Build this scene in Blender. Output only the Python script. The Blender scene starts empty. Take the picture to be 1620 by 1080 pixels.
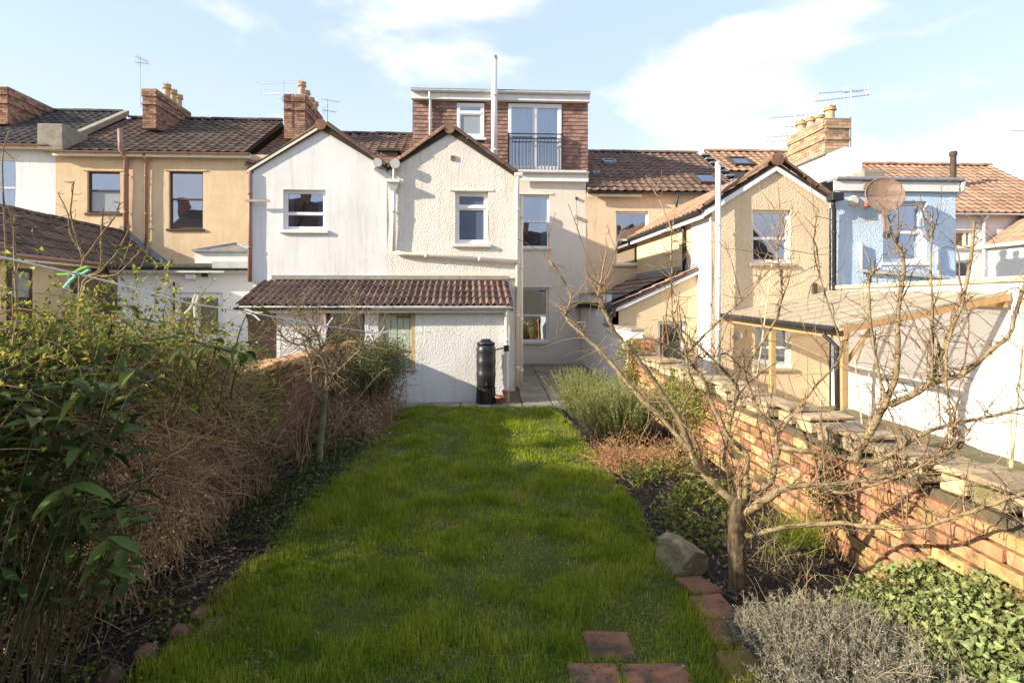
import bpy, bmesh, math, random
import numpy as np
from mathutils import Vector, Matrix, noise

random.seed(11)
rng = np.random.default_rng(11)
SC = bpy.context.scene
COL = SC.collection
R = math.radians

# ------------------------------------------------------------------ camera
F = 900.0            # focal length in photo pixels (photo is 1620 wide)
VX, VY = 788.0, 480.0
CAMZ = 2.0
cd = bpy.data.cameras.new('camera')
cd.sensor_width = 36.0
cd.lens = 36.0 * F / 1620.0
cd.shift_x = (810 - VX) / 1620.0
cd.shift_y = (VY - 540) / 1620.0
cd.clip_start = 0.05
cd.clip_end = 3000
cam = bpy.data.objects.new('camera', cd)
COL.objects.link(cam)
cam.location = (0, 0, CAMZ)
cam.rotation_euler = (R(90), 0, 0)
SC.camera = cam

# ------------------------------------------------------------------ light
SUN_EL, SUN_AZ = R(21.5), R(19.0)       # azimuth measured from -X towards -Y
sun_dir = Vector((-math.cos(SUN_EL) * math.cos(SUN_AZ), -math.cos(SUN_EL) * math.sin(SUN_AZ), math.sin(SUN_EL)))
sl = bpy.data.lights.new('sun', 'SUN')
sl.energy = 5.0
sl.angle = R(0.6)
sl.color = (1.0, 0.89, 0.73)
so = bpy.data.objects.new('sun', sl)
COL.objects.link(so)
so.rotation_euler = sun_dir.to_track_quat('Z', 'Y').to_euler()
so.location = sun_dir * 60

W = bpy.data.worlds.new('World')
SC.world = W
W.use_nodes = True
nt = W.node_tree
nt.nodes.clear()
def wn(t, **k):
    n = nt.nodes.new(t)
    for a, b in k.items(): setattr(n, a, b)
    return n
def wl(a, b): nt.links.new(a, b)
out = wn('ShaderNodeOutputWorld')
bg = wn('ShaderNodeBackground')
sky = wn('ShaderNodeTexSky', sky_type='NISHITA', sun_disc=False)
sky.sun_elevation = SUN_EL
sky.sun_rotation = math.atan2(sun_dir.x, sun_dir.y)
sky.altitude = 50
sky.air_density = 1.0
sky.dust_density = 0.6
sky.ozone_density = 1.6
bg.inputs['Strength'].default_value = 0.15
tc = wn('ShaderNodeTexCoord')
# white cumulus: noise over the sky dome, warped, thicker towards the horizon
mp = wn('ShaderNodeMapping'); mp.inputs['Scale'].default_value = (1.0, 1.0, 2.3); mp.inputs['Location'].default_value = (0.62, 0.0, 0.31)
wl(tc.outputs['Generated'], mp.inputs['Vector'])
n1 = wn('ShaderNodeTexNoise'); n1.inputs['Scale'].default_value = 3.4; n1.inputs['Detail'].default_value = 9; n1.inputs['Roughness'].default_value = 0.52
n1.inputs['Distortion'].default_value = 0.25
wl(mp.outputs['Vector'], n1.inputs['Vector'])
sp = wn('ShaderNodeSeparateXYZ'); wl(tc.outputs['Generated'], sp.inputs[0])
mr = wn('ShaderNodeMapRange'); mr.inputs['From Min'].default_value = 0.0; mr.inputs['From Max'].default_value = 0.45
mr.inputs['To Min'].default_value = 0.10; mr.inputs['To Max'].default_value = -0.02
wl(sp.outputs['Z'], mr.inputs['Value'])
ad = wn('ShaderNodeMath', operation='ADD'); wl(n1.outputs['Fac'], ad.inputs[0]); wl(mr.outputs[0], ad.inputs[1])
last = ad.outputs[0]
# cumulus banks: (azimuth right of +Y, elevation, half width, half height, weight) in degrees
for az_, el_, hw_, hh_, wt_ in ((-5, 25.5, 8.5, 6, .20), (23, 19.5, 12, 4.5, .17), (17, 14.5, 9, 4, .15), (30, 23.5, 8, 3, .12), (45, 19, 7, 6, .13), (40, 10.5, 14, 3, .11), (-9, 15, 3, 3, .10), (-42, 22, 7, 5, .08),
                               (-70, 30, 20, 8, .14), (80, 25, 20, 8, .14), (140, 30, 25, 9, .14), (-140, 35, 25, 9, .12), (180, 22, 20, 6, .13), (10, 55, 25, 10, .12)):
    a_, e_ = R(az_), R(el_); d_ = Vector((math.sin(a_) * math.cos(e_), math.cos(a_) * math.cos(e_), math.sin(e_)))
    s1 = wn('ShaderNodeVectorMath', operation='SUBTRACT'); wl(tc.outputs['Generated'], s1.inputs[0]); s1.inputs[1].default_value = d_
    m1 = wn('ShaderNodeVectorMath', operation='MULTIPLY'); wl(s1.outputs[0], m1.inputs[0]); m1.inputs[1].default_value = (1 / math.sin(R(hw_)), 1 / math.sin(R(hw_)), 1 / math.sin(R(hh_)))
    l1 = wn('ShaderNodeVectorMath', operation='LENGTH'); wl(m1.outputs[0], l1.inputs[0])
    r1_ = wn('ShaderNodeMapRange', interpolation_type='SMOOTHSTEP'); r1_.inputs['From Min'].default_value = 1.5; r1_.inputs['From Max'].default_value = .1; r1_.inputs['To Max'].default_value = wt_; wl(l1.outputs['Value'], r1_.inputs['Value'])
    a1 = wn('ShaderNodeMath', operation='ADD'); wl(last, a1.inputs[0]); wl(r1_.outputs[0], a1.inputs[1]); last = a1.outputs[0]
cr = wn('ShaderNodeValToRGB'); cr.color_ramp.elements[0].position = 0.52; cr.color_ramp.elements[1].position = 0.70
cr.color_ramp.interpolation = 'EASE'
wl(last, cr.inputs['Fac'])
mx = wn('ShaderNodeMix', data_type='RGBA')
wl(cr.outputs['Color'], mx.inputs[0])
# thin high haze whitens the blue everywhere, as in the photograph
hz = wn('ShaderNodeMix', data_type='RGBA'); hz.inputs[0].default_value = 0.6
wl(sky.outputs['Color'], hz.inputs[6]); hz.inputs[7].default_value = (2.95, 3.48, 4.85, 1)
hz2 = wn('ShaderNodeMix', data_type='RGBA')      # paler air towards the horizon
mr2 = wn('ShaderNodeMapRange', interpolation_type='SMOOTHSTEP'); mr2.inputs['From Min'].default_value = .0; mr2.inputs['From Max'].default_value = .46; mr2.inputs['To Min'].default_value = .75; mr2.inputs['To Max'].default_value = 0
wl(sp.outputs['Z'], mr2.inputs['Value']); wl(mr2.outputs[0], hz2.inputs[0]); wl(hz.outputs[2], hz2.inputs[6]); hz2.inputs[7].default_value = (3.15, 3.38, 3.9, 1)
wl(hz2.outputs[2], mx.inputs[6]); mx.inputs[7].default_value = (4.05, 4.1, 4.25, 1)
wl(mx.outputs[2], bg.inputs['Color'])
wl(bg.outputs[0], out.inputs[0])

SC.view_settings.view_transform = 'Standard'
SC.view_settings.look = 'None'
SC.view_settings.exposure = 0.97
SC.view_settings.gamma = 1.0
SC.view_settings.use_curve_mapping = False
SC.render.engine = 'CYCLES'
SC.cycles.max_bounces = 8
SC.cycles.transparent_max_bounces = 16
SC.cycles.use_denoising = True

# ------------------------------------------------------------------ frames
def P(px, py, Y):
    """point seen at photo pixel (px, py) standing Y metres in front of the camera"""
    return Vector(((px - VX) / F * Y, Y, CAMZ + (VY - py) / F * Y))
TH = R(3.0); CT, ST = math.cos(TH), math.sin(TH)
HY = 18.9             # main rear facade of the terrace is the line t = 0
def Wd(s, t, z=0.0): return Vector((s * CT - t * ST, HY + s * ST + t * CT, z))
def hs(px, t):
    u = (px - VX) / F
    return (u * (HY + t * CT) + t * ST) / (CT - u * ST)
def hz_(px, py, t):
    s = hs(px, t)
    return CAMZ + (VY - py) / F * (HY + s * ST + t * CT)
def hrect(x0, x1, y0, y1, t):
    """terrace-frame rectangle (s0, s1, z0, z1) of a photo rectangle on plane t"""
    s0, s1 = hs(x0, t), hs(x1, t)
    xm = (x0 + x1) / 2
    return s0, s1, hz_(xm, y1, t), hz_(xm, y0, t)

# ------------------------------------------------------------------ materials
MATS = {}
def newmat(name):
    m = bpy.data.materials.new(name); m.use_nodes = True
    t = m.node_tree; t.nodes.clear()
    o = t.nodes.new('ShaderNodeOutputMaterial')
    b = t.nodes.new('ShaderNodeBsdfPrincipled')
    t.links.new(b.outputs[0], o.inputs[0])
    MATS[name] = m
    return m, t, b, o
def c4(c): return (c[0], c[1], c[2], 1)
def M(name, c1, c2=None, scale=4.0, rough=0.85, bump=0.0, bscale=40.0, rnd=0.0, isl=False, stretch=(1, 1, 1),
      streak=None, streak_amt=0.0, spec=0.25, transl=0.0, metal=0.0, voro=False, bdist=0.01, patch=None, patch_t=0.58, huer=0.0, detail=6, sheen=0):
    m, t, b, o = newmat(name)
    N = t.nodes.new; L = t.links.new
    tcn = N('ShaderNodeTexCoord')
    src = tcn.outputs['Object']
    rsrc = None
    if rnd or huer or isl:
        if isl:
            g = N('ShaderNodeNewGeometry'); rsrc = g.outputs['Random Per Island']
        else:
            g = N('ShaderNodeObjectInfo'); rsrc = g.outputs['Random']
            mul = N('ShaderNodeMath'); mul.operation = 'MULTIPLY'; mul.inputs[1].default_value = 37.0; L(rsrc, mul.inputs[0])
            va = N('ShaderNodeVectorMath'); va.operation = 'ADD'; L(src, va.inputs[0]); L(mul.outputs[0], va.inputs[1]); src = va.outputs[0]
    mpn = N('ShaderNodeMapping'); mpn.inputs['Scale'].default_value = stretch; L(src, mpn.inputs['Vector'])
    nz = N('ShaderNodeTexNoise'); nz.inputs['Scale'].default_value = scale; nz.inputs['Detail'].default_value = detail; nz.inputs['Roughness'].default_value = 0.6
    L(mpn.outputs[0], nz.inputs['Vector'])
    col = None
    mixn = N('ShaderNodeMix'); mixn.data_type = 'RGBA'
    ramp = N('ShaderNodeMapRange'); ramp.inputs['From Min'].default_value = 0.32; ramp.inputs['From Max'].default_value = 0.68
    L(nz.outputs['Fac'], ramp.inputs['Value']); L(ramp.outputs[0], mixn.inputs[0])
    mixn.inputs[6].default_value = c4(c1); mixn.inputs[7].default_value = c4(c2 or c1)
    col = mixn.outputs[2]
    if patch:
        pn = N('ShaderNodeTexNoise'); pn.inputs['Scale'].default_value = scale * 0.45; pn.inputs['Detail'].default_value = 8; pn.inputs['Roughness'].default_value = 0.65
        L(mpn.outputs[0], pn.inputs['Vector'])
        pr = N('ShaderNodeMapRange'); pr.inputs['From Min'].default_value = patch_t; pr.inputs['From Max'].default_value = patch_t + 0.12; L(pn.outputs['Fac'], pr.inputs['Value'])
        pm = N('ShaderNodeMix'); pm.data_type = 'RGBA'; L(pr.outputs[0], pm.inputs[0]); L(col, pm.inputs[6]); pm.inputs[7].default_value = c4(patch); col = pm.outputs[2]
    if streak:
        ms = N('ShaderNodeMapping'); ms.inputs['Scale'].default_value = (3.0, 3.0, 0.35); L(src, ms.inputs['Vector'])
        sn = N('ShaderNodeTexNoise'); sn.inputs['Scale'].default_value = 2.2; sn.inputs['Detail'].default_value = 7; sn.inputs['Roughness'].default_value = 0.7; L(ms.outputs[0], sn.inputs['Vector'])
        sr = N('ShaderNodeMapRange'); sr.inputs['From Min'].default_value = 0.5; sr.inputs['From Max'].default_value = 0.78; sr.inputs['To Max'].default_value = streak_amt; L(sn.outputs['Fac'], sr.inputs['Value'])
        sm = N('ShaderNodeMix'); sm.data_type = 'RGBA'; L(sr.outputs[0], sm.inputs[0]); L(col, sm.inputs[6]); sm.inputs[7].default_value = c4(streak); col = sm.outputs[2]
    if (rnd or huer) and rsrc is not None:
        hsv = N('ShaderNodeHueSaturation'); L(col, hsv.inputs['Color'])
        vr = N('ShaderNodeMapRange'); vr.inputs['To Min'].default_value = 1 - rnd; vr.inputs['To Max'].default_value = 1 + rnd; L(rsrc, vr.inputs['Value']); L(vr.outputs[0], hsv.inputs['Value'])
        if huer:
            m2 = N('ShaderNodeMath'); m2.operation = 'MULTIPLY'; m2.inputs[1].default_value = 7.31; L(rsrc, m2.inputs[0])
            f2 = N('ShaderNodeMath'); f2.operation = 'FRACT'; L(m2.outputs[0], f2.inputs[0])
            hr = N('ShaderNodeMapRange'); hr.inputs['To Min'].default_value = 0.5 - huer; hr.inputs['To Max'].default_value = 0.5 + huer; L(f2.outputs[0], hr.inputs['Value']); L(hr.outputs[0], hsv.inputs['Hue'])
        col = hsv.outputs[0]
    L(col, b.inputs['Base Color'])
    b.inputs['Roughness'].default_value = rough
    b.inputs['Specular IOR Level'].default_value = spec
    b.inputs['Metallic'].default_value = metal
    if bump:
        if voro:
            bn = N('ShaderNodeTexVoronoi'); bn.inputs['Scale'].default_value = bscale; bo = bn.outputs['Distance']
            b2 = N('ShaderNodeTexNoise'); b2.inputs['Scale'].default_value = bscale * 0.6; b2.inputs['Detail'].default_value = 4; L(src, b2.inputs['Vector'])
            am = N('ShaderNodeMath'); am.operation = 'ADD'; L(bo, am.inputs[0]); L(b2.outputs['Fac'], am.inputs[1]); bo2 = am.outputs[0]
        else:
            bn = N('ShaderNodeTexNoise'); bn.inputs['Scale'].default_value = bscale; bn.inputs['Detail'].default_value = 5; bo2 = bn.outputs['Fac']
        L(src, bn.inputs['Vector'])
        bp = N('ShaderNodeBump'); bp.inputs['Strength'].default_value = bump; bp.inputs['Distance'].default_value = bdist
        L(bo2, bp.inputs['Height']); L(bp.outputs[0], b.inputs['Normal'])
    if transl:
        tr = N('ShaderNodeBsdfTranslucent'); L(col, tr.inputs['Color'])
        ms_ = N('ShaderNodeMixShader'); ms_.inputs[0].default_value = transl
        L(b.outputs[0], ms_.inputs[1]); L(tr.outputs[0], ms_.inputs[2]); L(ms_.outputs[0], o.inputs[0])
    return m

# render coats
M('tan_dash', (0.64, 0.47, 0.28), (0.74, 0.57, 0.36), 1.6, bump=0.55, bscale=52, voro=True, bdist=0.012, streak=(0.33, 0.25, 0.16), streak_amt=0.35, rough=0.95, patch=(0.55, 0.41, 0.25), patch_t=0.58)
M('tan_rough', (0.72, 0.55, 0.36), (0.80, 0.63, 0.43), 1.3, bump=0.6, bscale=38, voro=True, bdist=0.02, streak=(0.36, 0.28, 0.18), streak_amt=0.3, rough=0.95, patch=(0.64, 0.49, 0.32), patch_t=0.58)
M('tan_smooth', (0.66, 0.50, 0.30), (0.72, 0.56, 0.35), 1.3, bump=0.15, bscale=60, streak=(0.4, 0.3, 0.2), streak_amt=0.3, rough=0.9)
M('cream_rough', (0.76, 0.71, 0.61), (0.82, 0.78, 0.69), 1.0, bump=0.7, bscale=48, voro=True, bdist=0.017, streak=(0.48, 0.38, 0.24), streak_amt=0.55, rough=0.95, patch=(0.68, 0.60, 0.47), patch_t=0.58)
M('cream_main', (0.72, 0.65, 0.54), (0.78, 0.71, 0.60), 1.2, bump=0.5, bscale=55, voro=True, bdist=0.009, streak=(0.5, 0.42, 0.30), streak_amt=0.3, rough=0.95)
M('white_smooth', (0.70, 0.69, 0.67), (0.78, 0.77, 0.75), 1.5, bump=0.25, bscale=22, bdist=0.010, streak=(0.42, 0.41, 0.38), streak_amt=0.55, rough=0.9, patch=(0.60, 0.58, 0.54), patch_t=0.58)
M('white_dash', (0.72, 0.69, 0.62), (0.80, 0.78, 0.72), 1.4, bump=0.45, bscale=42, voro=True, bdist=0.018, streak=(0.45, 0.42, 0.34), streak_amt=0.4, rough=0.95, patch=(0.62, 0.59, 0.51), patch_t=0.58)
M('blue_rough', (0.54, 0.67, 0.81), (0.62, 0.74, 0.87), 1.4, bump=0.55, bscale=36, voro=True, bdist=0.022, streak=(0.30, 0.38, 0.44), streak_amt=0.4, rough=0.9, patch=(0.70, 0.77, 0.83), patch_t=0.62)
M('white_wall', (0.80, 0.78, 0.76), (0.84, 0.83, 0.81), 1.5, bump=0.15, bscale=30, streak=(0.6, 0.58, 0.52), streak_amt=0.3, rough=0.9)
M('concrete', (0.24, 0.21, 0.165), (0.36, 0.32, 0.25), 5, bump=0.3, bscale=50, rough=0.95, patch=(0.25, 0.24, 0.16))
M('sill', (0.66, 0.60, 0.48), (0.74, 0.69, 0.58), 6, bump=0.15, bscale=60, rough=0.9)
M('stone_sill', (0.40, 0.34, 0.24), (0.50, 0.43, 0.31), 6, bump=0.2, bscale=60, rough=0.9)
# joinery, metal, plastic
M('upvc', (0.80, 0.80, 0.80), (0.76, 0.76, 0.75), 3, rough=0.35, spec=0.45)
M('brown_frame', (0.060, 0.030, 0.022), (0.085, 0.045, 0.032), 6, rough=0.45, spec=0.4)
M('white_paint', (0.74, 0.72, 0.68), (0.80, 0.79, 0.76), 5, rough=0.6, streak=(0.45, 0.42, 0.36), streak_amt=0.35)
M('cream_paint', (0.72, 0.66, 0.52), (0.78, 0.72, 0.58), 5, rough=0.6, streak=(0.45, 0.38, 0.25), streak_amt=0.3)
M('white_pipe', (0.78, 0.78, 0.77), (0.72, 0.71, 0.69), 5, rough=0.4, spec=0.4, streak=(0.5, 0.46, 0.4), streak_amt=0.25)
M('brown_pipe', (0.27, 0.145, 0.105), (0.33, 0.19, 0.14), 5, rough=0.55, spec=0.4)
M('black_pipe', (0.018, 0.018, 0.02), (0.03, 0.03, 0.03), 5, rough=0.45, spec=0.4)
M('grey_pipe', (0.42, 0.42, 0.40), (0.5, 0.5, 0.47), 5, rough=0.5, spec=0.4)
M('dark_gutter', (0.06, 0.045, 0.035), (0.09, 0.07, 0.05), 8, rough=0.7)
M('lead', (0.20, 0.21, 0.23), (0.30, 0.31, 0.33), 6, rough=0.6, bump=0.1, bscale=30)
M('iron', (0.025, 0.028, 0.035), (0.04, 0.04, 0.05), 8, rough=0.5)
M('galv', (0.45, 0.46, 0.48), (0.55, 0.56, 0.58), 8, rough=0.4, metal=0.6)
M('rust', (0.22, 0.10, 0.05), (0.34, 0.17, 0.09), 18, rough=0.85, bump=0.2)
M('interior', (0.030, 0.030, 0.032), (0.045, 0.042, 0.04), 2, rough=0.9)
M('net', (0.62, 0.63, 0.65), (0.50, 0.52, 0.55), 1.0, rough=0.9, stretch=(14, 14, 0.4))
M('blind', (0.30, 0.27, 0.23), (0.36, 0.32, 0.27), 3, rough=0.7)
M('brown_inside', (0.18, 0.10, 0.05), (0.34, 0.20, 0.10), 2.5, rough=0.8)
M('door_dark', (0.035, 0.02, 0.015), (0.05, 0.03, 0.02), 6, rough=0.6)
# roofs
M('tile_brown', (0.085, 0.058, 0.043), (0.135, 0.094, 0.067), 9, rough=0.9, bump=0.25, bscale=70, rnd=0.3, huer=0.008, patch=(0.15, 0.135, 0.075), patch_t=0.62)
M('tile_grey', (0.06, 0.05, 0.046), (0.10, 0.082, 0.073), 9, rough=0.9, bump=0.25, bscale=70, rnd=0.3, huer=0.008, patch=(0.13, 0.12, 0.08), patch_t=0.6)
M('tile_dark', (0.11, 0.072, 0.055), (0.165, 0.11, 0.082), 9, rough=0.9, bump=0.2, bscale=70, rnd=0.22, huer=0.01)
M('tile_orange', (0.31, 0.18, 0.115), (0.42, 0.265, 0.17), 8, rough=0.9, bump=0.2, bscale=70, rnd=0.25, huer=0.01, patch=(0.24, 0.17, 0.11), patch_t=0.62)
M('tile_house', (0.13, 0.085, 0.066), (0.20, 0.125, 0.09), 9, rough=0.9, bump=0.3, bscale=60, rnd=0.28, huer=0.012, patch=(0.24, 0.20, 0.15), patch_t=0.6)
M('ridge_tile', (0.16, 0.09, 0.06), (0.27, 0.16, 0.10), 7, rough=0.9, bump=0.3, bscale=50, rnd=0.25, huer=0.01, patch=(0.26, 0.21, 0.15), patch_t=0.58)
M('hung_tile', (0.25, 0.145, 0.115), (0.33, 0.20, 0.16), 4, rough=0.8, rnd=0.3, isl=True, huer=0.012)
M('roof_deck', (0.05, 0.04, 0.035), (0.06, 0.05, 0.04), 5, rough=0.95)
M('slate', (0.12, 0.088, 0.074), (0.20, 0.14, 0.11), 6, rough=0.6, rnd=0.3, bump=0.2, bscale=40)
M('flat_roof', (0.07, 0.075, 0.05), (0.13, 0.13, 0.09), 7, rough=0.95, bump=0.3, bscale=30)
M('brick_chim', (0.25, 0.135, 0.09), (0.36, 0.21, 0.14), 6, rough=0.95, bump=0.3, bscale=40, rnd=0.45, isl=True, huer=0.015)
M('brick_tan', (0.36, 0.235, 0.15), (0.46, 0.32, 0.20), 6, rough=0.95, bump=0.3, bscale=40, rnd=0.35, isl=True, huer=0.015)
M('mortar', (0.36, 0.33, 0.28), (0.26, 0.24, 0.20), 8, rough=0.98, bump=0.4, bscale=40)
M('mortar_moss', (0.085, 0.068, 0.042), (0.15, 0.12, 0.072), 8, rough=0.98, bump=0.6, bscale=30, patch=(0.10, 0.11, 0.035), patch_t=0.55)
M('pot_clay', (0.44, 0.30, 0.175), (0.54, 0.39, 0.24), 8, rough=0.9, bump=0.2, bscale=40, patch=(0.30, 0.22, 0.14), patch_t=0.6)
M('terracotta', (0.40, 0.17, 0.09), (0.48, 0.23, 0.13), 8, rough=0.9)
# garden
M('brick_red', (0.42, 0.20, 0.092), (0.57, 0.325, 0.16), 9, rough=0.95, bump=0.5, bscale=45, rnd=0.4, huer=0.022, patch=(0.14, 0.095, 0.05), patch_t=0.51)
M('brick_stain', (0.10, 0.055, 0.035), (0.17, 0.10, 0.06), 12, rough=0.95, bump=0.5, bscale=40, rnd=0.3)
M('tile_mid', (0.14, 0.088, 0.064), (0.21, 0.135, 0.095), 9, rough=0.9, bump=0.2, bscale=70, rnd=0.22, huer=0.01)
M('brick_old', (0.13, 0.065, 0.04), (0.20, 0.11, 0.065), 9, rough=0.95, bump=0.4, bscale=45, rnd=0.3, isl=True, huer=0.014)
M('brick_red_far', (0.42, 0.20, 0.092), (0.57, 0.32, 0.16), 9, rough=0.95, bump=0.4, bscale=45, rnd=0.28, isl=True, huer=0.014)
M('coping_block', (0.44, 0.33, 0.19), (0.55, 0.43, 0.26), 7, rough=0.97, bump=0.6, bscale=28, rnd=0.25, patch=(0.20, 0.17, 0.07), patch_t=0.56, bdist=0.02)
M('coping', (0.31, 0.225, 0.13), (0.46, 0.345, 0.205), 7, rough=0.97, bump=0.6, bscale=28, rnd=0.25, patch=(0.15, 0.145, 0.055), patch_t=0.56, bdist=0.02)
M('quarry', (0.20, 0.085, 0.046), (0.29, 0.14, 0.08), 11, rough=0.95, bump=0.5, bscale=40, rnd=0.2, patch=(0.085, 0.062, 0.034), patch_t=0.50)
M('rock', (0.15, 0.122, 0.066), (0.28, 0.235, 0.14), 5, rough=0.95, bump=0.6, bscale=18, bdist=0.03, patch=(0.13, 0.14, 0.05))
M('paving', (0.20, 0.175, 0.13), (0.29, 0.255, 0.19), 3, rough=0.9, bump=0.3, bscale=25, rnd=0.18, patch=(0.13, 0.12, 0.08), patch_t=0.58)
M('soil', (0.018, 0.013, 0.010), (0.045, 0.034, 0.026), 9, rough=1.0, bump=1.0, bscale=22, bdist=0.04)
M('crumb', (0.030, 0.022, 0.016), (0.085, 0.066, 0.048), 6, rough=1.0, rnd=0.6, isl=True)
M('turf', (0.045, 0.062, 0.008), (0.085, 0.09, 0.018), 3, rough=1.0, bump=0.8, bscale=40, bdist=0.03)
M('earth_far', (0.10, 0.10, 0.05), (0.17, 0.14, 0.09), 2, rough=1.0, bump=0.5, bscale=10)
M('grass_blade', (0.155, 0.24, 0.010), (0.37, 0.40, 0.035), 3.0, patch=(0.46, 0.41, 0.08), patch_t=0.56, rough=0.55, rnd=0.45, isl=True, huer=0.02, transl=0.5, spec=0.25)
M('grass_dry', (0.34, 0.27, 0.12), (0.46, 0.38, 0.20), 3, rough=0.8, rnd=0.35, isl=True, transl=0.2)
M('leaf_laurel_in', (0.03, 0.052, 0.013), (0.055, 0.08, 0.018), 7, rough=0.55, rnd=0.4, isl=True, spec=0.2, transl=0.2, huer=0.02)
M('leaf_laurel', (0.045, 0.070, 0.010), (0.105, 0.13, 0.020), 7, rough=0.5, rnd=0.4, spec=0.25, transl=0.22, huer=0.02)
M('leaf_bud', (0.30, 0.31, 0.035), (0.42, 0.40, 0.06), 4, rough=0.6, rnd=0.4, isl=True, transl=0.45, huer=0.02)
M('leaf_honey', (0.11, 0.14, 0.025), (0.20, 0.23, 0.04), 4, rough=0.6, rnd=0.45, isl=True, transl=0.4, huer=0.025)
M('leaf_privet', (0.040, 0.072, 0.016), (0.085, 0.12, 0.028), 4, rough=0.45, rnd=0.45, isl=True, transl=0.3, huer=0.02)
M('leaf_yellow', (0.26, 0.27, 0.04), (0.20, 0.25, 0.05), 4, rough=0.5, rnd=0.4, isl=True, transl=0.4, huer=0.02)
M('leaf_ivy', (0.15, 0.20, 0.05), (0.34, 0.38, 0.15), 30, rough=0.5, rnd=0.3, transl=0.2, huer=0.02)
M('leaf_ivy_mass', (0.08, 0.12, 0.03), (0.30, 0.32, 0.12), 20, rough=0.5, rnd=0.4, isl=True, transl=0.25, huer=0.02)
M('leaf_rosemary', (0.19, 0.22, 0.055), (0.33, 0.34, 0.10), 3, rough=0.7, rnd=0.4, isl=True, transl=0.15, huer=0.02)
M('leaf_lavender', (0.22, 0.20, 0.145), (0.34, 0.31, 0.22), 3, rough=0.85, rnd=0.35, isl=True, transl=0.1)
M('leaf_dead', (0.20, 0.125, 0.075), (0.34, 0.24, 0.16), 5, rough=0.85, rnd=0.5, isl=True, transl=0.1, huer=0.015)
M('fern_dead', (0.40, 0.20, 0.09), (0.54, 0.34, 0.17), 4, rough=0.85, rnd=0.4, isl=True, transl=0.2)
M('twig_brown', (0.23, 0.145, 0.07), (0.40, 0.275, 0.145), 5, rough=0.85, rnd=0.45, isl=True)
M('twig_red', (0.20, 0.115, 0.075), (0.32, 0.20, 0.12), 5, rough=0.7, rnd=0.3, isl=True)
M('bark', (0.18, 0.13, 0.068), (0.36, 0.275, 0.15), 22, rough=0.95, bump=0.9, bscale=55, stretch=(1, 1, 0.6), patch=(0.11, 0.075, 0.04), patch_t=0.52)
M('bark_trunk', (0.045, 0.033, 0.022), (0.18, 0.125, 0.07), 16, rough=0.95, bump=0.9, bscale=30, stretch=(2.5, 2.5, 0.35), bdist=0.02)
M('stem_dark', (0.05, 0.045, 0.022), (0.09, 0.075, 0.035), 10, rough=0.9)
M('bark_green', (0.15, 0.15, 0.075), (0.23, 0.22, 0.12), 14, rough=0.9, bump=0.4, bscale=40)
M('fence_wood', (0.105, 0.105, 0.045), (0.155, 0.145, 0.07), 5, rough=0.9, bump=0.3, bscale=30, stretch=(4, 4, 0.5), rnd=0.2)
M('pine', (0.46, 0.28, 0.12), (0.58, 0.37, 0.18), 4, rough=0.8, bump=0.2, bscale=30, stretch=(5, 5, 0.6))
M('cane', (0.56, 0.44, 0.24), (0.64, 0.52, 0.32), 6, rough=0.6, stretch=(1, 1, 3))
M('trellis_wood', (0.50, 0.34, 0.18), (0.58, 0.42, 0.24), 8, rough=0.85)
M('peg_wood', (0.66, 0.58, 0.45), (0.74, 0.67, 0.55), 10, rough=0.7)
M('peg_white', (0.72, 0.74, 0.76), (0.78, 0.78, 0.78), 8, rough=0.4)
M('peg_pink', (0.72, 0.30, 0.34), (0.78, 0.42, 0.45), 8, rough=0.4)
M('peg_green', (0.30, 0.62, 0.10), (0.38, 0.70, 0.16), 8, rough=0.35, transl=0.2)
M('peg_mint', (0.42, 0.74, 0.55), (0.50, 0.80, 0.62), 8, rough=0.35, transl=0.2)
M('line_white', (0.66, 0.65, 0.60), (0.70, 0.70, 0.66), 8, rough=0.6)
M('butt_plastic', (0.012, 0.012, 0.013), (0.020, 0.020, 0.021), 6, rough=0.38, spec=0.45, streak=(0.07, 0.065, 0.055), streak_amt=0.35)
M('door_green', (0.42, 0.49, 0.34), (0.49, 0.55, 0.40), 6, rough=0.8, stretch=(5, 5, 0.6), patch=(0.34, 0.24, 0.11), patch_t=0.57)
M('tarp', (0.34, 0.29, 0.20), (0.42, 0.37, 0.27), 3, rough=0.7, bump=0.3, bscale=8, bdist=0.05)
M('log', (0.34, 0.22, 0.13), (0.46, 0.32, 0.20), 10, rough=0.9, bump=0.4, bscale=30, rnd=0.2)
M('dish_mesh', (0.24, 0.15, 0.10), (0.34, 0.23, 0.16), 8, rough=0.7, metal=0.2)

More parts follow.
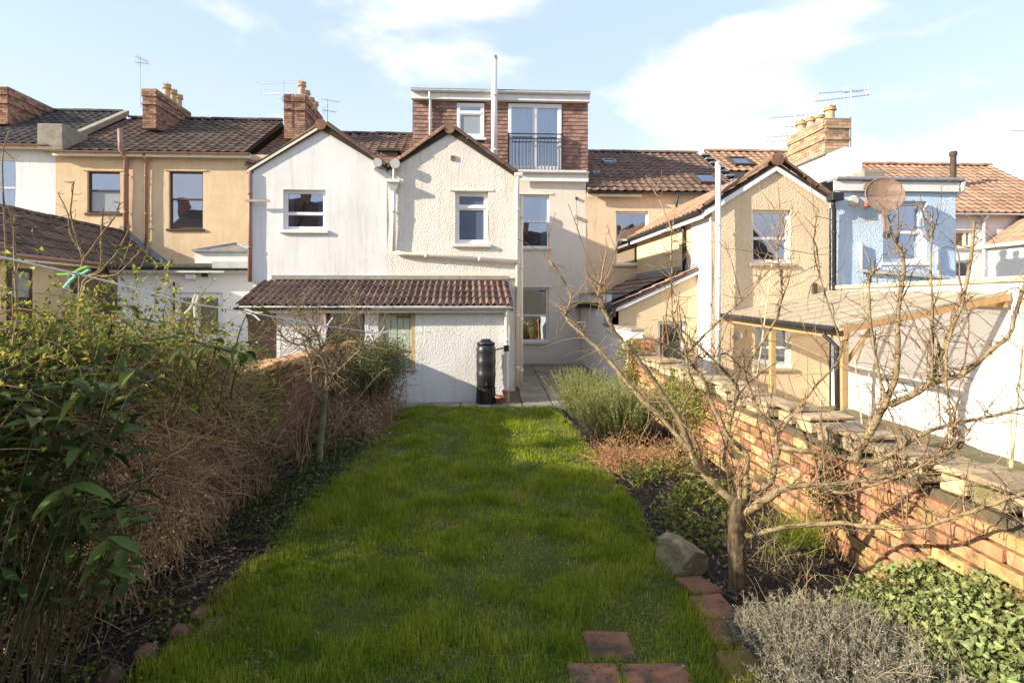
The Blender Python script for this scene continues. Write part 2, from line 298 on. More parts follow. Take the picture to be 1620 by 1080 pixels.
def glass_mat(name, tint=(0.9, 0.93, 0.95), refl=0.16, dens=0.0):
    m, t, b, o = newmat(name)
    N = t.nodes.new; L = t.links.new
    t.nodes.remove(b)
    gl = N('ShaderNodeBsdfGlossy'); gl.inputs['Roughness'].default_value = 0.015; gl.inputs['Color'].default_value = (0.95, 0.97, 1, 1)
    tr = N('ShaderNodeBsdfTransparent'); tr.inputs['Color'].default_value = c4(tint)
    fr = N('ShaderNodeFresnel'); fr.inputs['IOR'].default_value = 1.5
    ad_ = N('ShaderNodeMath'); ad_.operation = 'ADD'; ad_.inputs[1].default_value = refl; ad_.use_clamp = True
    L(fr.outputs[0], ad_.inputs[0])
    mxs = N('ShaderNodeMixShader'); L(ad_.outputs[0], mxs.inputs[0]); L(tr.outputs[0], mxs.inputs[1]); L(gl.outputs[0], mxs.inputs[2])
    tcn = N('ShaderNodeTexCoord'); bn = N('ShaderNodeTexNoise'); bn.inputs['Scale'].default_value = 1.4; L(tcn.outputs['Object'], bn.inputs['Vector'])
    bp = N('ShaderNodeBump'); bp.inputs['Strength'].default_value = 0.04; bp.inputs['Distance'].default_value = 0.05; L(bn.outputs['Fac'], bp.inputs['Height']); L(bp.outputs[0], gl.inputs['Normal'])
    last = mxs.outputs[0]
    L(last, o.inputs[0])
    return m
glass_mat('glass')
glass_mat('glass_blue', (0.75, 0.8, 0.9), 0.22)
def frosted(name, c):
    m, t, b, o = newmat(name)
    b.inputs['Base Color'].default_value = c4(c); b.inputs['Roughness'].default_value = 0.12; b.inputs['Specular IOR Level'].default_value = 0.7
    n = t.nodes.new('ShaderNodeTexNoise'); n.inputs['Scale'].default_value = 60; bp = t.nodes.new('ShaderNodeBump'); bp.inputs['Strength'].default_value = 0.08
    t.links.new(n.outputs['Fac'], bp.inputs['Height']); t.links.new(bp.outputs[0], b.inputs['Normal'])
frosted('glass_frosted', (0.10, 0.13, 0.19))
frosted('glass_privacy', (0.30, 0.33, 0.34))
def poly_mat():
    m, t, b, o = newmat('polycarb')
    N = t.nodes.new; L = t.links.new
    b.inputs['Base Color'].default_value = (0.76, 0.65, 0.49, 1); b.inputs['Roughness'].default_value = 0.4
    tr = N('ShaderNodeBsdfTranslucent'); tr.inputs['Color'].default_value = (0.82, 0.72, 0.58, 1)
    ms_ = N('ShaderNodeMixShader'); ms_.inputs[0].default_value = 0.45; L(b.outputs[0], ms_.inputs[1]); L(tr.outputs[0], ms_.inputs[2])
    tp = N('ShaderNodeBsdfTransparent'); m3 = N('ShaderNodeMixShader'); m3.inputs[0].default_value = 0.22; L(ms_.outputs[0], m3.inputs[1]); L(tp.outputs[0], m3.inputs[2])
    L(m3.outputs[0], o.inputs[0])
poly_mat()

# ------------------------------------------------------------------ objects
OFF = {}
def tag(o, label=None, cat=None, group=None, kind=None):
    if label: o['label'] = label
    if cat: o['category'] = cat
    if group: o['group'] = group
    if kind: o['kind'] = kind
    return o
def root(name, label, cat, loc=(0, 0, 0), rz=0.0, group=None):
    o = bpy.data.objects.new(name, None)
    o.empty_display_size = 0.2
    COL.objects.link(o); o.location = loc; o.rotation_euler = (0, 0, rz)
    OFF[o.name] = Vector(loc)
    return tag(o, label, cat, group)
def hroot(name, label, cat, s0, t0, z0=0.0, group=None):
    """a thing of the terrace: built in (s, t, z), rooted at its own base"""
    o = root(name, label, cat, Wd(s0, t0, z0), TH, group)
    OFF[o.name] = Vector((s0, t0, z0))
    return o
def off_of(p):
    while p is not None:
        if p.parent is None: return OFF.get(p.name, Vector((0, 0, 0)))
        p = p.parent
    return Vector((0, 0, 0))
def link(name, me, mat, parent=None, kind=None, off=None):
    if mat is not None and not me.materials: me.materials.append(MATS[mat])
    o = bpy.data.objects.new(name, me)
    COL.objects.link(o)
    if parent is not None: o.parent = parent
    if kind: o['kind'] = kind
    return o
def np_mesh(verts, faces, smooth=False):
    verts = np.asarray(verts, dtype=np.float32)
    me = bpy.data.meshes.new('m')
    if not isinstance(faces, list): faces = [faces]
    faces = [np.asarray(f, dtype=np.int32) for f in faces if len(f)]
    me.vertices.add(len(verts)); me.vertices.foreach_set('co', verts.ravel())
    idx = np.concatenate([f.ravel() for f in faces]); tot = np.concatenate([np.full(len(f), f.shape[1], np.int32) for f in faces])
    st = np.concatenate([[0], np.cumsum(tot)[:-1]]).astype(np.int32)
    me.loops.add(len(idx)); me.loops.foreach_set('vertex_index', idx)
    me.polygons.add(len(tot)); me.polygons.foreach_set('loop_start', st)
    if smooth: me.polygons.foreach_set('use_smooth', np.ones(len(tot), dtype=bool))
    me.update(calc_edges=True)
    return me
class MB:
    def __init__(s): s.v = []; s.f = []
    def add(s, vs, fs):
        b = len(s.v); s.v += [tuple(v) for v in vs]; s.f += [tuple(i + b for i in f) for f in fs]; return s
    def box(s, x0, x1, y0, y1, z0, z1):
        return s.add([(x0, y0, z0), (x1, y0, z0), (x1, y1, z0), (x0, y1, z0), (x0, y0, z1), (x1, y0, z1), (x1, y1, z1), (x0, y1, z1)],
                     [(0, 3, 2, 1), (4, 5, 6, 7), (0, 1, 5, 4), (1, 2, 6, 5), (2, 3, 7, 6), (3, 0, 4, 7)])
    def bar(s, a, b, w, h, up=(0, 0, 1)):
        a = Vector(a); b = Vector(b); d = (b - a).normalized(); u = Vector(up)
        x = d.cross(u)
        if x.length < 1e-4: x = d.cross(Vector((0, 1, 0)))
        x.normalize(); y = x.cross(d)
        vs = []
        for p in (a, b):
            for sx, sy in ((-1, -1), (1, -1), (1, 1), (-1, 1)): vs.append(p + x * (sx * w / 2) + y * (sy * h / 2))
        return s.add(vs, [(0, 1, 2, 3), (7, 6, 5, 4), (0, 4, 5, 1), (1, 5, 6, 2), (2, 6, 7, 3), (3, 7, 4, 0)])
    def prism(s, pts, y0, y1):
        """polygon in (x, z), counter-clockwise seen from -y, extruded from y0 to y1"""
        n = len(pts)
        vs = [(p[0], y0, p[1]) for p in pts] + [(p[0], y1, p[1]) for p in pts]
        fs = [tuple(range(n)), tuple(range(2 * n - 1, n - 1, -1))] + [(i, i + n, (i + 1) % n + n, (i + 1) % n) for i in range(n)]
        return s.add(vs, fs)
    def prism_x(s, pts, x0, x1):
        """polygon in (y, z) extruded along x"""
        n = len(pts)
        vs = [(x0, p[0], p[1]) for p in pts] + [(x1, p[0], p[1]) for p in pts]
        fs = [tuple(range(n - 1, -1, -1)), tuple(range(n, 2 * n))] + [(i, (i + 1) % n, (i + 1) % n + n, i + n) for i in range(n)]
        return s.add(vs, fs)
    def tube(s, pts, r, n=8, cap=True):
        pts = [Vector(p) for p in pts]; K = len(pts)
        rs = r if isinstance(r, (list, tuple)) else [r] * K
        b = len(s.v); prev = None
        for i, p in enumerate(pts):
            d = (pts[min(i + 1, K - 1)] - pts[max(i - 1, 0)]).normalized()
            if prev is None:
                u = d.cross(Vector((0, 0, 1)))
                if u.length < 0.1: u = d.cross(Vector((0, 1, 0)))
            else:
                u = prev - d * prev.dot(d)
            u.normalize(); prev = u; w = d.cross(u)
            for k in range(n):
                a = 2 * math.pi * k / n
                s.v.append(tuple(p + (u * math.cos(a) + w * math.sin(a)) * rs[i]))
        for i in range(K - 1):
            for k in range(n):
                k2 = (k + 1) % n
                s.f.append((b + i * n + k, b + i * n + k2, b + (i + 1) * n + k2, b + (i + 1) * n + k))
        if cap:
            s.f.append(tuple(b + k for k in range(n - 1, -1, -1))); s.f.append(tuple(b + (K - 1) * n + k for k in range(n)))
        return s
    def lathe(s, cx, cy, prof, n=16):
        b = len(s.v)
        for r, z in prof:
            for k in range(n):
                a = 2 * math.pi * k / n; s.v.append((cx + r * math.cos(a), cy + r * math.sin(a), z))
        for i in range(len(prof) - 1):
            for k in range(n):
                k2 = (k + 1) % n
                s.f.append((b + i * n + k, b + i * n + k2, b + (i + 1) * n + k2, b + (i + 1) * n + k))
        s.f.append(tuple(b + k for k in range(n - 1, -1, -1))); s.f.append(tuple(b + (len(prof) - 1) * n + k for k in range(n)))
        return s
    def build(s, name, mat, parent=None, kind=None, smooth=False, bevel=0.0, off=None):
        o_ = off if off is not None else off_of(parent)
        me = bpy.data.meshes.new(name)
        me.from_pydata([(v[0] - o_[0], v[1] - o_[1], v[2] - o_[2]) for v in s.v], [], s.f)
        if bevel:
            bm = bmesh.new(); bm.from_mesh(me)
            bmesh.ops.bevel(bm, geom=bm.edges[:], offset=bevel, segments=1, affect='EDGES', profile=0.5)
            bm.to_mesh(me); bm.free()
        if smooth:
            for p in me.polygons: p.use_smooth = len(p.vertices) < 6
        me.update()
        return link(name, me, mat, parent, kind)
# ------------------------------------------------------------------ building kit (terrace frame s, t, z)
def und_fn(amp, seed):
    if not amp: return lambda s, z: 0.0
    return lambda s, z: amp * (noise.noise(Vector((s * 0.55 + seed, z * 0.55, seed * 1.7))) + 0.45 * noise.noise(Vector((s * 1.7, z * 1.7 + seed, seed))))
def panel(parent, name, mat, s0, s1, zb, top, ops, t, und=0.0, step=0.22, reveal=0.13, seed=0.0):
    """front wall facing -t with a sloping or gabled top, real openings with reveals and a slightly uneven surface"""
    fn = und_fn(und, seed)
    def topz(s):
        for (a, za), (b, zb_) in zip(top, top[1:]):
            if a - 1e-6 <= s <= b + 1e-6: return za + (zb_ - za) * (s - a) / max(b - a, 1e-9)
        return top[-1][1]
    ss = set(np.round(np.linspace(s0, s1, max(2, int((s1 - s0) / step) + 1)), 4)) | {round(p[0], 4) for p in top}
    zt = max(p[1] for p in top)
    zs = set(np.round(np.linspace(zb, zt, max(2, int((zt - zb) / step) + 1)), 4))
    for o in ops: ss |= {round(o[0], 4), round(o[1], 4)}; zs |= {round(o[2], 4), round(o[3], 4)}
    ss = sorted(x for x in ss if s0 - 1e-4 <= x <= s1 + 1e-4); zs = sorted(zs)
    m = MB(); ids = {}
    def vid(s, z):
        k = (round(s, 4), round(z, 4))
        if k not in ids: ids[k] = len(m.v); m.v.append((s, t + fn(s, z), z))
        return ids[k]
    for a, b in zip(ss, ss[1:]):
        ta, tb = topz(a), topz(b); lo = min(ta, tb)
        col = [z for z in zs if z < lo - 0.02]
        for c, d in zip(col, col[1:]):
            sm, zm = (a + b) / 2, (c + d) / 2
            if any(o[0] < sm < o[1] and o[2] < zm < o[3] for o in ops): continue
            m.f.append((vid(a, c), vid(b, c), vid(b, d), vid(a, d)))
        if col:
            c = col[-1]; m.f.append((vid(a, c), vid(b, c), vid(b, tb), vid(a, ta)))
    for o in ops:
        a, b, c, d = o[:4]
        q = [(a, c), (b, c), (b, d), (a, d)]
        for (p, r_) in zip(q, q[1:] + q[:1]):
            m.add([(p[0], t + fn(*p), p[1]), (r_[0], t + fn(*r_), r_[1]), (r_[0], t + reveal, r_[1]), (p[0], t + reveal, p[1])], [(0, 3, 2, 1)])
    # back skin gives the wall its thickness
    m.prism([(s0, zb)] + [(s1, zb)] + [(p[0], p[1] - 0.005) for p in reversed(top)], t + reveal + 0.30, t + reveal + 0.34) if not ops else None
    return m.build(name, mat, parent, smooth=False)

def window(parent, r, t, fm='upvc', fw=0.055, trans=(0.5,), mull=(), glass='glass', sill='sill', back=None, rec=0.09, sproj=0.07, lintel=None, sash=False, room='interior', glasses=None):
    s0, s1, z0, z1 = r
    f0 = t + rec; f1 = f0 + 0.06
    m = MB()
    m.box(s0, s0 + fw, f0, f1, z0, z1); m.box(s1 - fw, s1, f0, f1, z0, z1)
    m.box(s0 + fw, s1 - fw, f0, f1, z0, z0 + fw * 1.2); m.box(s0 + fw, s1 - fw, f0, f1, z1 - fw, z1)
    zc = [z0 + fw * 1.2] + [z0 + f * (z1 - z0) for f in trans] + [z1 - fw]
    sc = [s0 + fw] + [s0 + f * (s1 - s0) for f in mull] + [s1 - fw]
    for z in zc[1:-1]: m.box(s0 + fw, s1 - fw, f0 - 0.012, f1 - 0.002, z - fw * 0.45, z + fw * 0.45)
    for s in sc[1:-1]: m.box(s - fw * 0.5, s + fw * 0.5, f0 - 0.005, f1 - 0.004, z0 + fw, z1 - fw)
    w = m.build('window', fm, parent, bevel=0.004)
    k = 0
    for i in range(len(zc) - 1):
        for j in range(len(sc) - 1):
            a = sc[j] + (fw * 0.5 if j else 0); b = sc[j + 1] - (fw * 0.5 if j < len(sc) - 2 else 0)
            c = zc[i] + (fw * 0.45 if i else 0); d = zc[i + 1] - (fw * 0.45 if i < len(zc) - 2 else 0)
            g = glasses[k] if glasses else glass; k += 1
            if sash:
                q = MB(); e = 0.035
                q.box(a, a + e, f0 + 0.012, f1 - 0.008, c, d).box(b - e, b, f0 + 0.012, f1 - 0.008, c, d).box(a + e, b - e, f0 + 0.012, f1 - 0.008, c, c + e).box(a + e, b - e, f0 + 0.012, f1 - 0.008, d - e, d)
                q.build('sash', fm, w)
                a += e; b -= e; c += e; d -= e
            dt = f0 + 0.03 + (0.012 if i % 2 == 0 else 0)
            MB().box(a - 0.003, b + 0.003, dt, dt + 0.008, c - 0.003, d + 0.003).build('pane', g, w)
    q = MB(); b0 = f1 + 0.02; b1 = f1 + 1.0; e = 0.02
    q.add([(s0 + e, b0, z0 + e), (s1 - e, b0, z0 + e), (s1 - e, b0, z1 - e), (s0 + e, b0, z1 - e), (s0 - .3, b1, z0 - .3), (s1 + .3, b1, z0 - .3), (s1 + .3, b1, z1 + .2), (s0 - .3, b1, z1 + .2)],
          [(4, 5, 6, 7), (0, 1, 5, 4), (1, 2, 6, 5), (2, 3, 7, 6), (3, 0, 4, 7)])
    q.build('room_interior', room, w)
    if sill:
        MB().box(s0 - 0.07, s1 + 0.07, t - sproj, t + rec + 0.02, z0 - 0.075, z0 - 0.002).build('sill', sill, w, bevel=0.008)
    if lintel:
        MB().box(s0 - 0.13, s1 + 0.13, t - 0.028, t + 0.02, z1 + 0.003, z1 + lintel[1]).build('lintel', lintel[0], w, bevel=0.006)
    if back:
        bt = f1 + 0.07
        if back == 'net':
            curtain(w, s0 + fw, s1 - fw, z0 + fw, z1 - fw, bt, 'net')
        elif back == 'side':
            wd = (s1 - s0)
            curtain(w, s1 - fw - wd * 0.16, s1 - fw, z0 + fw, z1 - fw, bt, 'net')
            curtain(w, s0 + fw, s0 + fw + wd * 0.10, z0 + fw, z1 - fw, bt, 'net')
        elif back == 'blind':
            z = z0 + fw
            zt = z0 + trans[0] * (z1 - z0) if trans else z1
            q = MB()
            while z < zt - 0.02:
                q.box(s0 + fw, s1 - fw, bt, bt + 0.025, z, z + 0.018); z += 0.045
            q.build('slatted_blind', 'blind', w, kind='stuff')
    return w
def curtain(w, a, b, c, d, t, mat):
    n = max(8, int((b - a) / 0.025)); m = MB()
    for i in range(n + 1):
        s = a + (b - a) * i / n; dt = 0.018 * math.sin(i * 1.7) + 0.008 * math.sin(i * 0.6 + 2)
        m.v += [(s, t + dt, c), (s, t + dt, d)]
    m.f = [(2 * i, 2 * i + 2, 2 * i + 3, 2 * i + 1) for i in range(n)]
    return m.build('curtain', mat, w, smooth=True)

TILES = {}
def tile_mesh(w, e, mat, rolls=1, hgt=0.035):
    k = (w, e, mat, rolls)
    if k in TILES: return TILES[k]
    n = 6 * rolls + 1; vs = []; fs = []
    def prof(u):
        x = (u * rolls) % 1.0 if u < 1 else 1.0
        return hgt * (math.sin(math.pi * min(1, x / 0.55)) ** 1.2 if x < 0.55 else -0.12 * math.sin(math.pi * (x - 0.55) / 0.45))
    for j, (y, lift) in enumerate(((0, 0.042), (e * 1.18, 0.012))):
        for i in range(n):
            u = i / (n - 1); vs.append((u * w * 1.01, y, lift + prof(u)))
    for i in range(n):
        u = i / (n - 1); vs.append((u * w * 1.01, 0.004, 0.014 + prof(u)))
    for i in range(n - 1):
        fs.append((i, i + 1, n + i + 1, n + i)); fs.append((2 * n + i, 2 * n + i + 1, i + 1, i))
    b = len(vs)
    vs += [(w * 1.01, 0, 0.0), (w * 1.01, e * 1.18, 0.0)]
    me = bpy.data.meshes.new('tile'); me.from_pydata(vs, [], fs); me.materials.append(MATS[mat]); me.update()
    for p in me.polygons: p.use_smooth = False
    TILES[k] = me
    return me
def lay_tiles(deck, org, along, up, nc, nr, w, e, mat, rolls=1, keep=None, name='tile', hgt=0.035):
    off = off_of(deck); X = Vector(along).normalized(); Y = Vector(up).normalized(); Z = X.cross(Y)
    me = tile_mesh(w, e, mat, rolls, hgt)
    rot = Matrix((X, Y, Z)).transposed().to_4x4()
    rr = random.Random(int(abs(org[0] * 100)) + nc)
    for j in range(nr):
        for i in range(nc):
            p = Vector(org) + X * (i * w + rr.uniform(-.004, .004)) + Y * (j * e + rr.uniform(-.006, .006)) + Z * rr.uniform(0, 0.006)
            if keep and not keep(p): continue
            o = bpy.data.objects.new(name, me); COL.objects.link(o); o.parent = deck
            o.matrix_local = Matrix.Translation(p - off) @ rot @ Matrix.Rotation(rr.gauss(0, .014), 4, 'Z') @ Matrix.Rotation(rr.gauss(0, .008), 4, 'X')
RID = {}
def halfround(rad, ln, mat):
    k = (rad, ln, mat)
    if k in RID: return RID[k]
    m = MB(); n = 8
    for x, s in ((0, 1.0), (ln * 0.97, 0.93)):
        for i in range(n + 1):
            a = math.pi * i / n; m.v.append((x, -math.cos(a) * rad * s, math.sin(a) * rad * s * 0.95))
    for x, s in ((0, 1.0), (ln * 0.97, 0.93)):
        for i in range(n + 1):
            a = math.pi * i / n; m.v.append((x, -math.cos(a) * rad * s * .8, math.sin(a) * rad * s * 0.75))
    N = n + 1
    for i in range(n):
        m.f.append((i, i + 1, N + i + 1, N + i)); m.f.append((2 * N + i, 2 * N + i + 1, i + 1, i)); m.f.append((N + i, N + i + 1, 3 * N + i + 1, 3 * N + i))
    me = bpy.data.meshes.new('ridge'); me.from_pydata(m.v, [], m.f); me.materials.append(MATS[mat]); me.update()
    RID[k] = me
    return me
def ridge_run(deck, a, b, rad, ln, mat='ridge_tile', name='ridge_tile', upv=(0, 0, 1)):
    """a run of half-round tiles from a to b (terrace frame)"""
    off = off_of(deck); a = Vector(a); b = Vector(b); X = (b - a).normalized()
    Y = Vector(upv).cross(X).normalized(); Z = X.cross(Y)
    n = max(1, round((b - a).length / ln)); L = (b - a).length / n
    me = halfround(rad, ln, mat); rot = Matrix((X, Y, Z)).transposed().to_4x4()
    for i in range(n):
        o = bpy.data.objects.new(name, me); COL.objects.link(o); o.parent = deck
        o.matrix_local = Matrix.Translation(a + X * (i * L) - off + Z * random.uniform(-.004, .008)) @ rot @ Matrix.Diagonal((L / ln, 1, 1, 1)) @ Matrix.Rotation(random.uniform(-.02, .02), 4, 'Z')
def main_roof(parent, s0, s1, ze, zr, mat, te=-0.22, tr=3.6, keep=None, w=0.30, e=0.33, ridge=True, rolls=1):
    m = MB(); m.prism_x([(te, ze - 0.06), (tr, zr - 0.06), (2 * tr - te, ze - 0.06), (2 * tr - te, ze - 0.16), (tr, zr - 0.2), (te, ze - 0.12)][::-1], s0, s1)
    d = m.build('roof', 'roof_deck', parent)
    up = Vector((0, tr - te, zr - ze)); nr = int(up.length / e + 0.3); nc = int((s1 - s0) / w + 0.5); w2 = (s1 - s0) / nc; e2 = (up.length - 0.05) / nr
    n_ = Vector((0, -up.z, up.y)).normalized()
    lay_tiles(d, Vector((s0, te - 0.02, ze)) - n_ * 0.045, (1, 0, 0), up, nc, nr, round(w2, 4), round(e2, 4), mat, rolls, keep)
    if ridge: ridge_run(d, (s0, tr, zr - 0.02), (s1, tr, zr - 0.02), 0.12, 0.45, mat)
    return d
def gutter(parent, s0, s1, t, z, mat, r=0.055, fascia=None, fh=0.16):
    m = MB(); n = 8
    for s in (s0, s1):
        for i in range(n + 1):
            a = math.pi + math.pi * i / n; m.v.append((s, t - r - 0.01 + math.cos(a) * r, z + math.sin(a) * r))
    for i in range(n): m.f.append((i, i + 1, n + 1 + i + 1, n + 1 + i))
    m.f.append(tuple(range(n + 1))); m.f.append(tuple(range(2 * n + 1, n, -1)))
    s = s0 + 0.4
    while s < s1:
        m.box(s - 0.012, s + 0.012, t - 2 * r - 0.018, t - 0.005, z - 0.012, z + 0.004); m.box(s - 0.014, s + 0.014, t - 1.5 * r, t - 0.5 * r, z - r - 0.012, z - r * .8); s += 0.95
    g = m.build('gutter', mat, parent)
    if fascia: MB().box(s0, s1, t - 0.008, t + 0.03, z - fh, z + 0.01).build('fascia', fascia, parent)
    return g
def pipe(parent, pts, r, mat, name='downpipe', clips=True):
    m = MB(); m.tube(pts, r, 10)
    p = [Vector(q) for q in pts]
    if clips:
        for a, b in zip(p, p[1:]):
            L = (b - a).length; d = (b - a).normalized(); x = 0.5
            while x < L - 0.2:
                q = a + d * x; m.tube([q - d * 0.03, q + d * 0.03], r * 1.18, 10); x += 1.2
    return m.build(name, mat, parent, smooth=True)
def brick_block(m, x0, x1, y0, y1, z0, z1, bl=0.225, bh=0.075, proud=0.012, jit=0.004, faces='flr', corbel=()):
    """courses of separate bricks round a block: front (f, at y0), left (l, at x0), right (r, at x1)"""
    rr = random.Random(int(abs(x0 * 77 + z0 * 31)))
    nz = max(1, round((z1 - z0) / bh)); h = (z1 - z0) / nz
    for k in range(nz):
        za = z0 + k * h + 0.005; zb = z0 + (k + 1) * h - 0.005
        ex = proud + (0.04 if (nz - 1 - k) in corbel else 0)
        if 'f' in faces:
            x = x0 - (bl / 2 if k % 2 else 0)
            while x < x1:
                a, b = max(x, x0 - ex * .5), min(x + bl - 0.01, x1 + ex * .5)
                if b - a > 0.03: p = ex + rr.uniform(-jit, jit); m.box(a, b, y0 - p, y0 + 0.05, za, zb)
                x += bl
        for fc, xx, sg in (('l', x0, -1), ('r', x1, 1)):
            if fc not in faces: continue
            y = y0 - (bl / 2 if k % 2 == 0 else 0)
            while y < y1:
                a, b = max(y, y0), min(y + bl - 0.01, y1)
                if b - a > 0.03:
                    p = ex + rr.uniform(-jit, jit)
                    m.box(min(xx, xx + sg * p) - (0.05 if sg > 0 else 0), max(xx, xx + sg * p) + (0.05 if sg < 0 else 0), a, b, za, zb)
                y += bl
def pot(parent, s, t, z, h, r=0.13, crown=True, mat='pot_clay'):
    m = MB(); h *= .8
    prof = [(r, z - 0.02), (r * 1.05, z + 0.05), (r * 0.86, z + h * 0.2), (r * 0.84, z + h * 0.62), (r * 1.22, z + h * 0.66), (r * 1.22, z + h * 0.72), (r * 0.95, z + h * 0.75), (r * 1.1, z + h * 0.84), (r * 1.1, z + h * 0.88)]
    if crown: prof += [(r * 0.9, z + h * 0.92), (r * 0.45, z + h * 0.98), (r * 0.15, z + h * 1.04)]
    else: prof += [(r * 0.95, z + h * 0.9), (r * 0.8, z + h * 0.9), (r * 0.75, z + h * 0.6)]
    m.lathe(s, t, prof, 14)
    if crown:
        for k in range(6):
            a = k * math.pi / 3; x, y = s + math.cos(a) * r * 0.95, t + math.sin(a) * r * 0.95
            m.add([(x - .03, y - .03, z + h * .86), (x + .03, y - .03, z + h * .86), (x + .03, y + .03, z + h * .86), (x - .03, y + .03, z + h * .86), (x, y, z + h * 1.02)], [(0, 1, 4), (1, 2, 4), (2, 3, 4), (3, 0, 4)])
    return m.build('chimney_pot', mat, parent, smooth=False)
def chimney(parent, s0, s1, t0, t1, z0, z1, pots, mat='brick_chim', faces='flr', cap=True):
    c = MB().box(s0, s1, t0, t1, z0, z1 - 0.02).build('chimney', 'mortar', parent)
    m = MB(); brick_block(m, s0, s1, t0, t1, z0, z1 - 0.03, faces=faces, corbel=(0, 1, 2, 6))
    m.build('brickwork', mat, c, kind='stuff')
    if cap: MB().box(s0 - 0.03, s1 + 0.03, t0 - 0.03, t1 + 0.03, z1 - 0.03, z1 + 0.02).build('flaunching', 'mortar', c, bevel=0.015)
    for p in pots: pot(c, *p)
    return c
def roof_window(deck, org_s, org_v, ws, wv, te, ze, tr, zr, mat='dark_gutter', glass='glass_blue'):
    """flat rooflight lying on a front slope"""
    off = off_of(deck); up = Vector((0, tr - te, zr - ze)).normalized(); Z = Vector((1, 0, 0)).cross(up)
    o = Vector((org_s, te, ze)) + up * org_v + Z * 0.03
    def box(a, b, c, d, h0, h1):
        vs = []
        for h in (h0, h1):
            for x, y in ((a, c), (b, c), (b, d), (a, d)): vs.append(o + Vector((x, 0, 0)) + up * y + Z * h)
        return vs
    FS = [(0, 3, 2, 1), (4, 5, 6, 7), (0, 1, 5, 4), (1, 2, 6, 5), (2, 3, 7, 6), (3, 0, 4, 7)]
    m = MB(); f = 0.07
    for q in ((0, f, 0, wv), (ws - f, ws, 0, wv), (f, ws - f, 0, f), (f, ws - f, wv - f, wv)): m.add(box(*q, -0.02, 0.075), FS)
    w = m.build('roof_window', mat, deck)
    MB().add(box(f, ws - f, f, wv - f, 0.02, 0.045), FS).build('pane', glass, w)
def verge(parent, a, b, t, rad=0.095, ln=0.36, mat='ridge_tile'):
    ridge_run(parent, (a[0], t, a[1]), (b[0], t, b[1]), rad, ln, mat, 'verge_tile', upv=(0, 0, 1))

# ------------------------------------------------------------------ the terrace
TO = -5.9                                   # front plane of the two-storey outriggers
sAB = hs(88, 0); sC = hs(612, TO); sBC = sC - 5.35; sCE = hs(927, 0); sEF = sCE + 5.45; sFG = sEF + 5.45
BASE = -0.9

# --- far-left white house
A = hroot('terraced_house', 'white rendered house at the far left edge with mossy brown roof', 'house', sAB - 2.5, 0, BASE, 'terraced houses')
zeA = hz_(40, 229, 0); zrA = hz_(130, 176, 3.6)
wA = hrect(-14, 24, 250, 330, 0)
panel(A, 'wall', 'white_smooth', sAB - 5.0, sAB, BASE, [(sAB - 5.0, zeA - .05), (sAB, zeA - .05)], [wA], 0, und=0.012, seed=3)
window(A, wA, 0, trans=(0.42,), back='net', lintel=('sill', 0.1))
rA = main_roof(A, sAB - 5.0, sAB - 0.02, zeA, zrA, 'tile_grey')
gutter(A, sAB - 5.0, sAB - 0.02, -0.22, zeA - 0.06, 'brown_pipe', fascia='cream_paint', fh=0.12)
chimney(A, hs(-34, 1.4), hs(12, 1.4), 1.4, 3.9, zrA - 1.2, hz_(10, 138, 1.4), [])
MB().box(sAB - 0.35, sAB + 0.42, -0.30, 0.9, hz_(110, 238, -0.3), hz_(110, 196, -0.3)).build('parapet_block', 'concrete', A, bevel=0.02)
pm = MB(); pm.prism_x([(-0.2, zeA - 0.15), (3.6, zrA - 0.15), (3.6, zrA + 0.06), (-0.2, zeA + 0.06)][::-1], sAB - 0.02, sAB + 0.20); pm.build('party_parapet', 'concrete', A)

# --- tan pebbledash house with brown windows
Bh = hroot('terraced_house', 'tan pebbledashed house with brown window frames and brown downpipes', 'house', (sAB + sBC) / 2, 0, BASE, 'terraced houses')
zeB = hz_(245, 241, 0); zrB = hz_(390, 190, 3.6)
w1 = hrect(138, 190, 271, 337, 0); w2 = hrect(267, 321, 271, 362, 0)
panel(Bh, 'wall', 'tan_dash', sAB + .003, sBC + 2.4, BASE, [(sAB + .003, zeB - .03), (sBC + 2.4, zeB - .03)], [w1, w2], 0, und=0.014, seed=9)
window(Bh, w1, 0, 'brown_frame', trans=(0.55,), sill='brown_frame', glasses=['glass_privacy', 'glass_blue'], lintel=('tan_dash', 0.05), sproj=0.05)
window(Bh, w2, 0, 'brown_frame', trans=(0.52,), sill='brown_frame', back='blind', glass='glass_blue', lintel=('tan_dash', 0.05), sproj=0.05)
rB = main_roof(Bh, sAB + 0.22, sBC, zeB, zrB, 'tile_brown')
gutter(Bh, sAB + 0.05, sBC + 0.2, -0.22, zeB - 0.06, 'brown_pipe', fascia='cream_paint', fh=0.14)
x_ = hs(200, -.1); pipe(Bh, [(hs(197, -.1), -.33, hz_(200, 208, -.1)), (hs(198, -.1), -.33, hz_(200, 240, -.1)), (x_, -.12, hz_(200, 252, -.1)), (x_, -.12, hz_(200, 385, -.1))], 0.075, 'brown_pipe', 'soil_pipe')
x_ = hs(231, -.1); pipe(Bh, [(x_, -.24, zeB - .1), (x_, -.09, zeB - .3), (x_, -.09, hz_(231, 410, -.1))], 0.05, 'brown_pipe')
zc = hz_(236, 143, 1.6)
chimney(Bh, hs(226, 1.5), hs(247, 1.5), 1.5, 3.9, zrB - 1.0, zc, [(hs(247, 1.5) - .2, 2.6, zc, 0.8), (hs(247, 1.5) - .2, 3.05, zc, 0.75), (hs(247, 1.5) - .22, 3.5, zc, 0.72)])
zc = hz_(466, 150, 1.8)
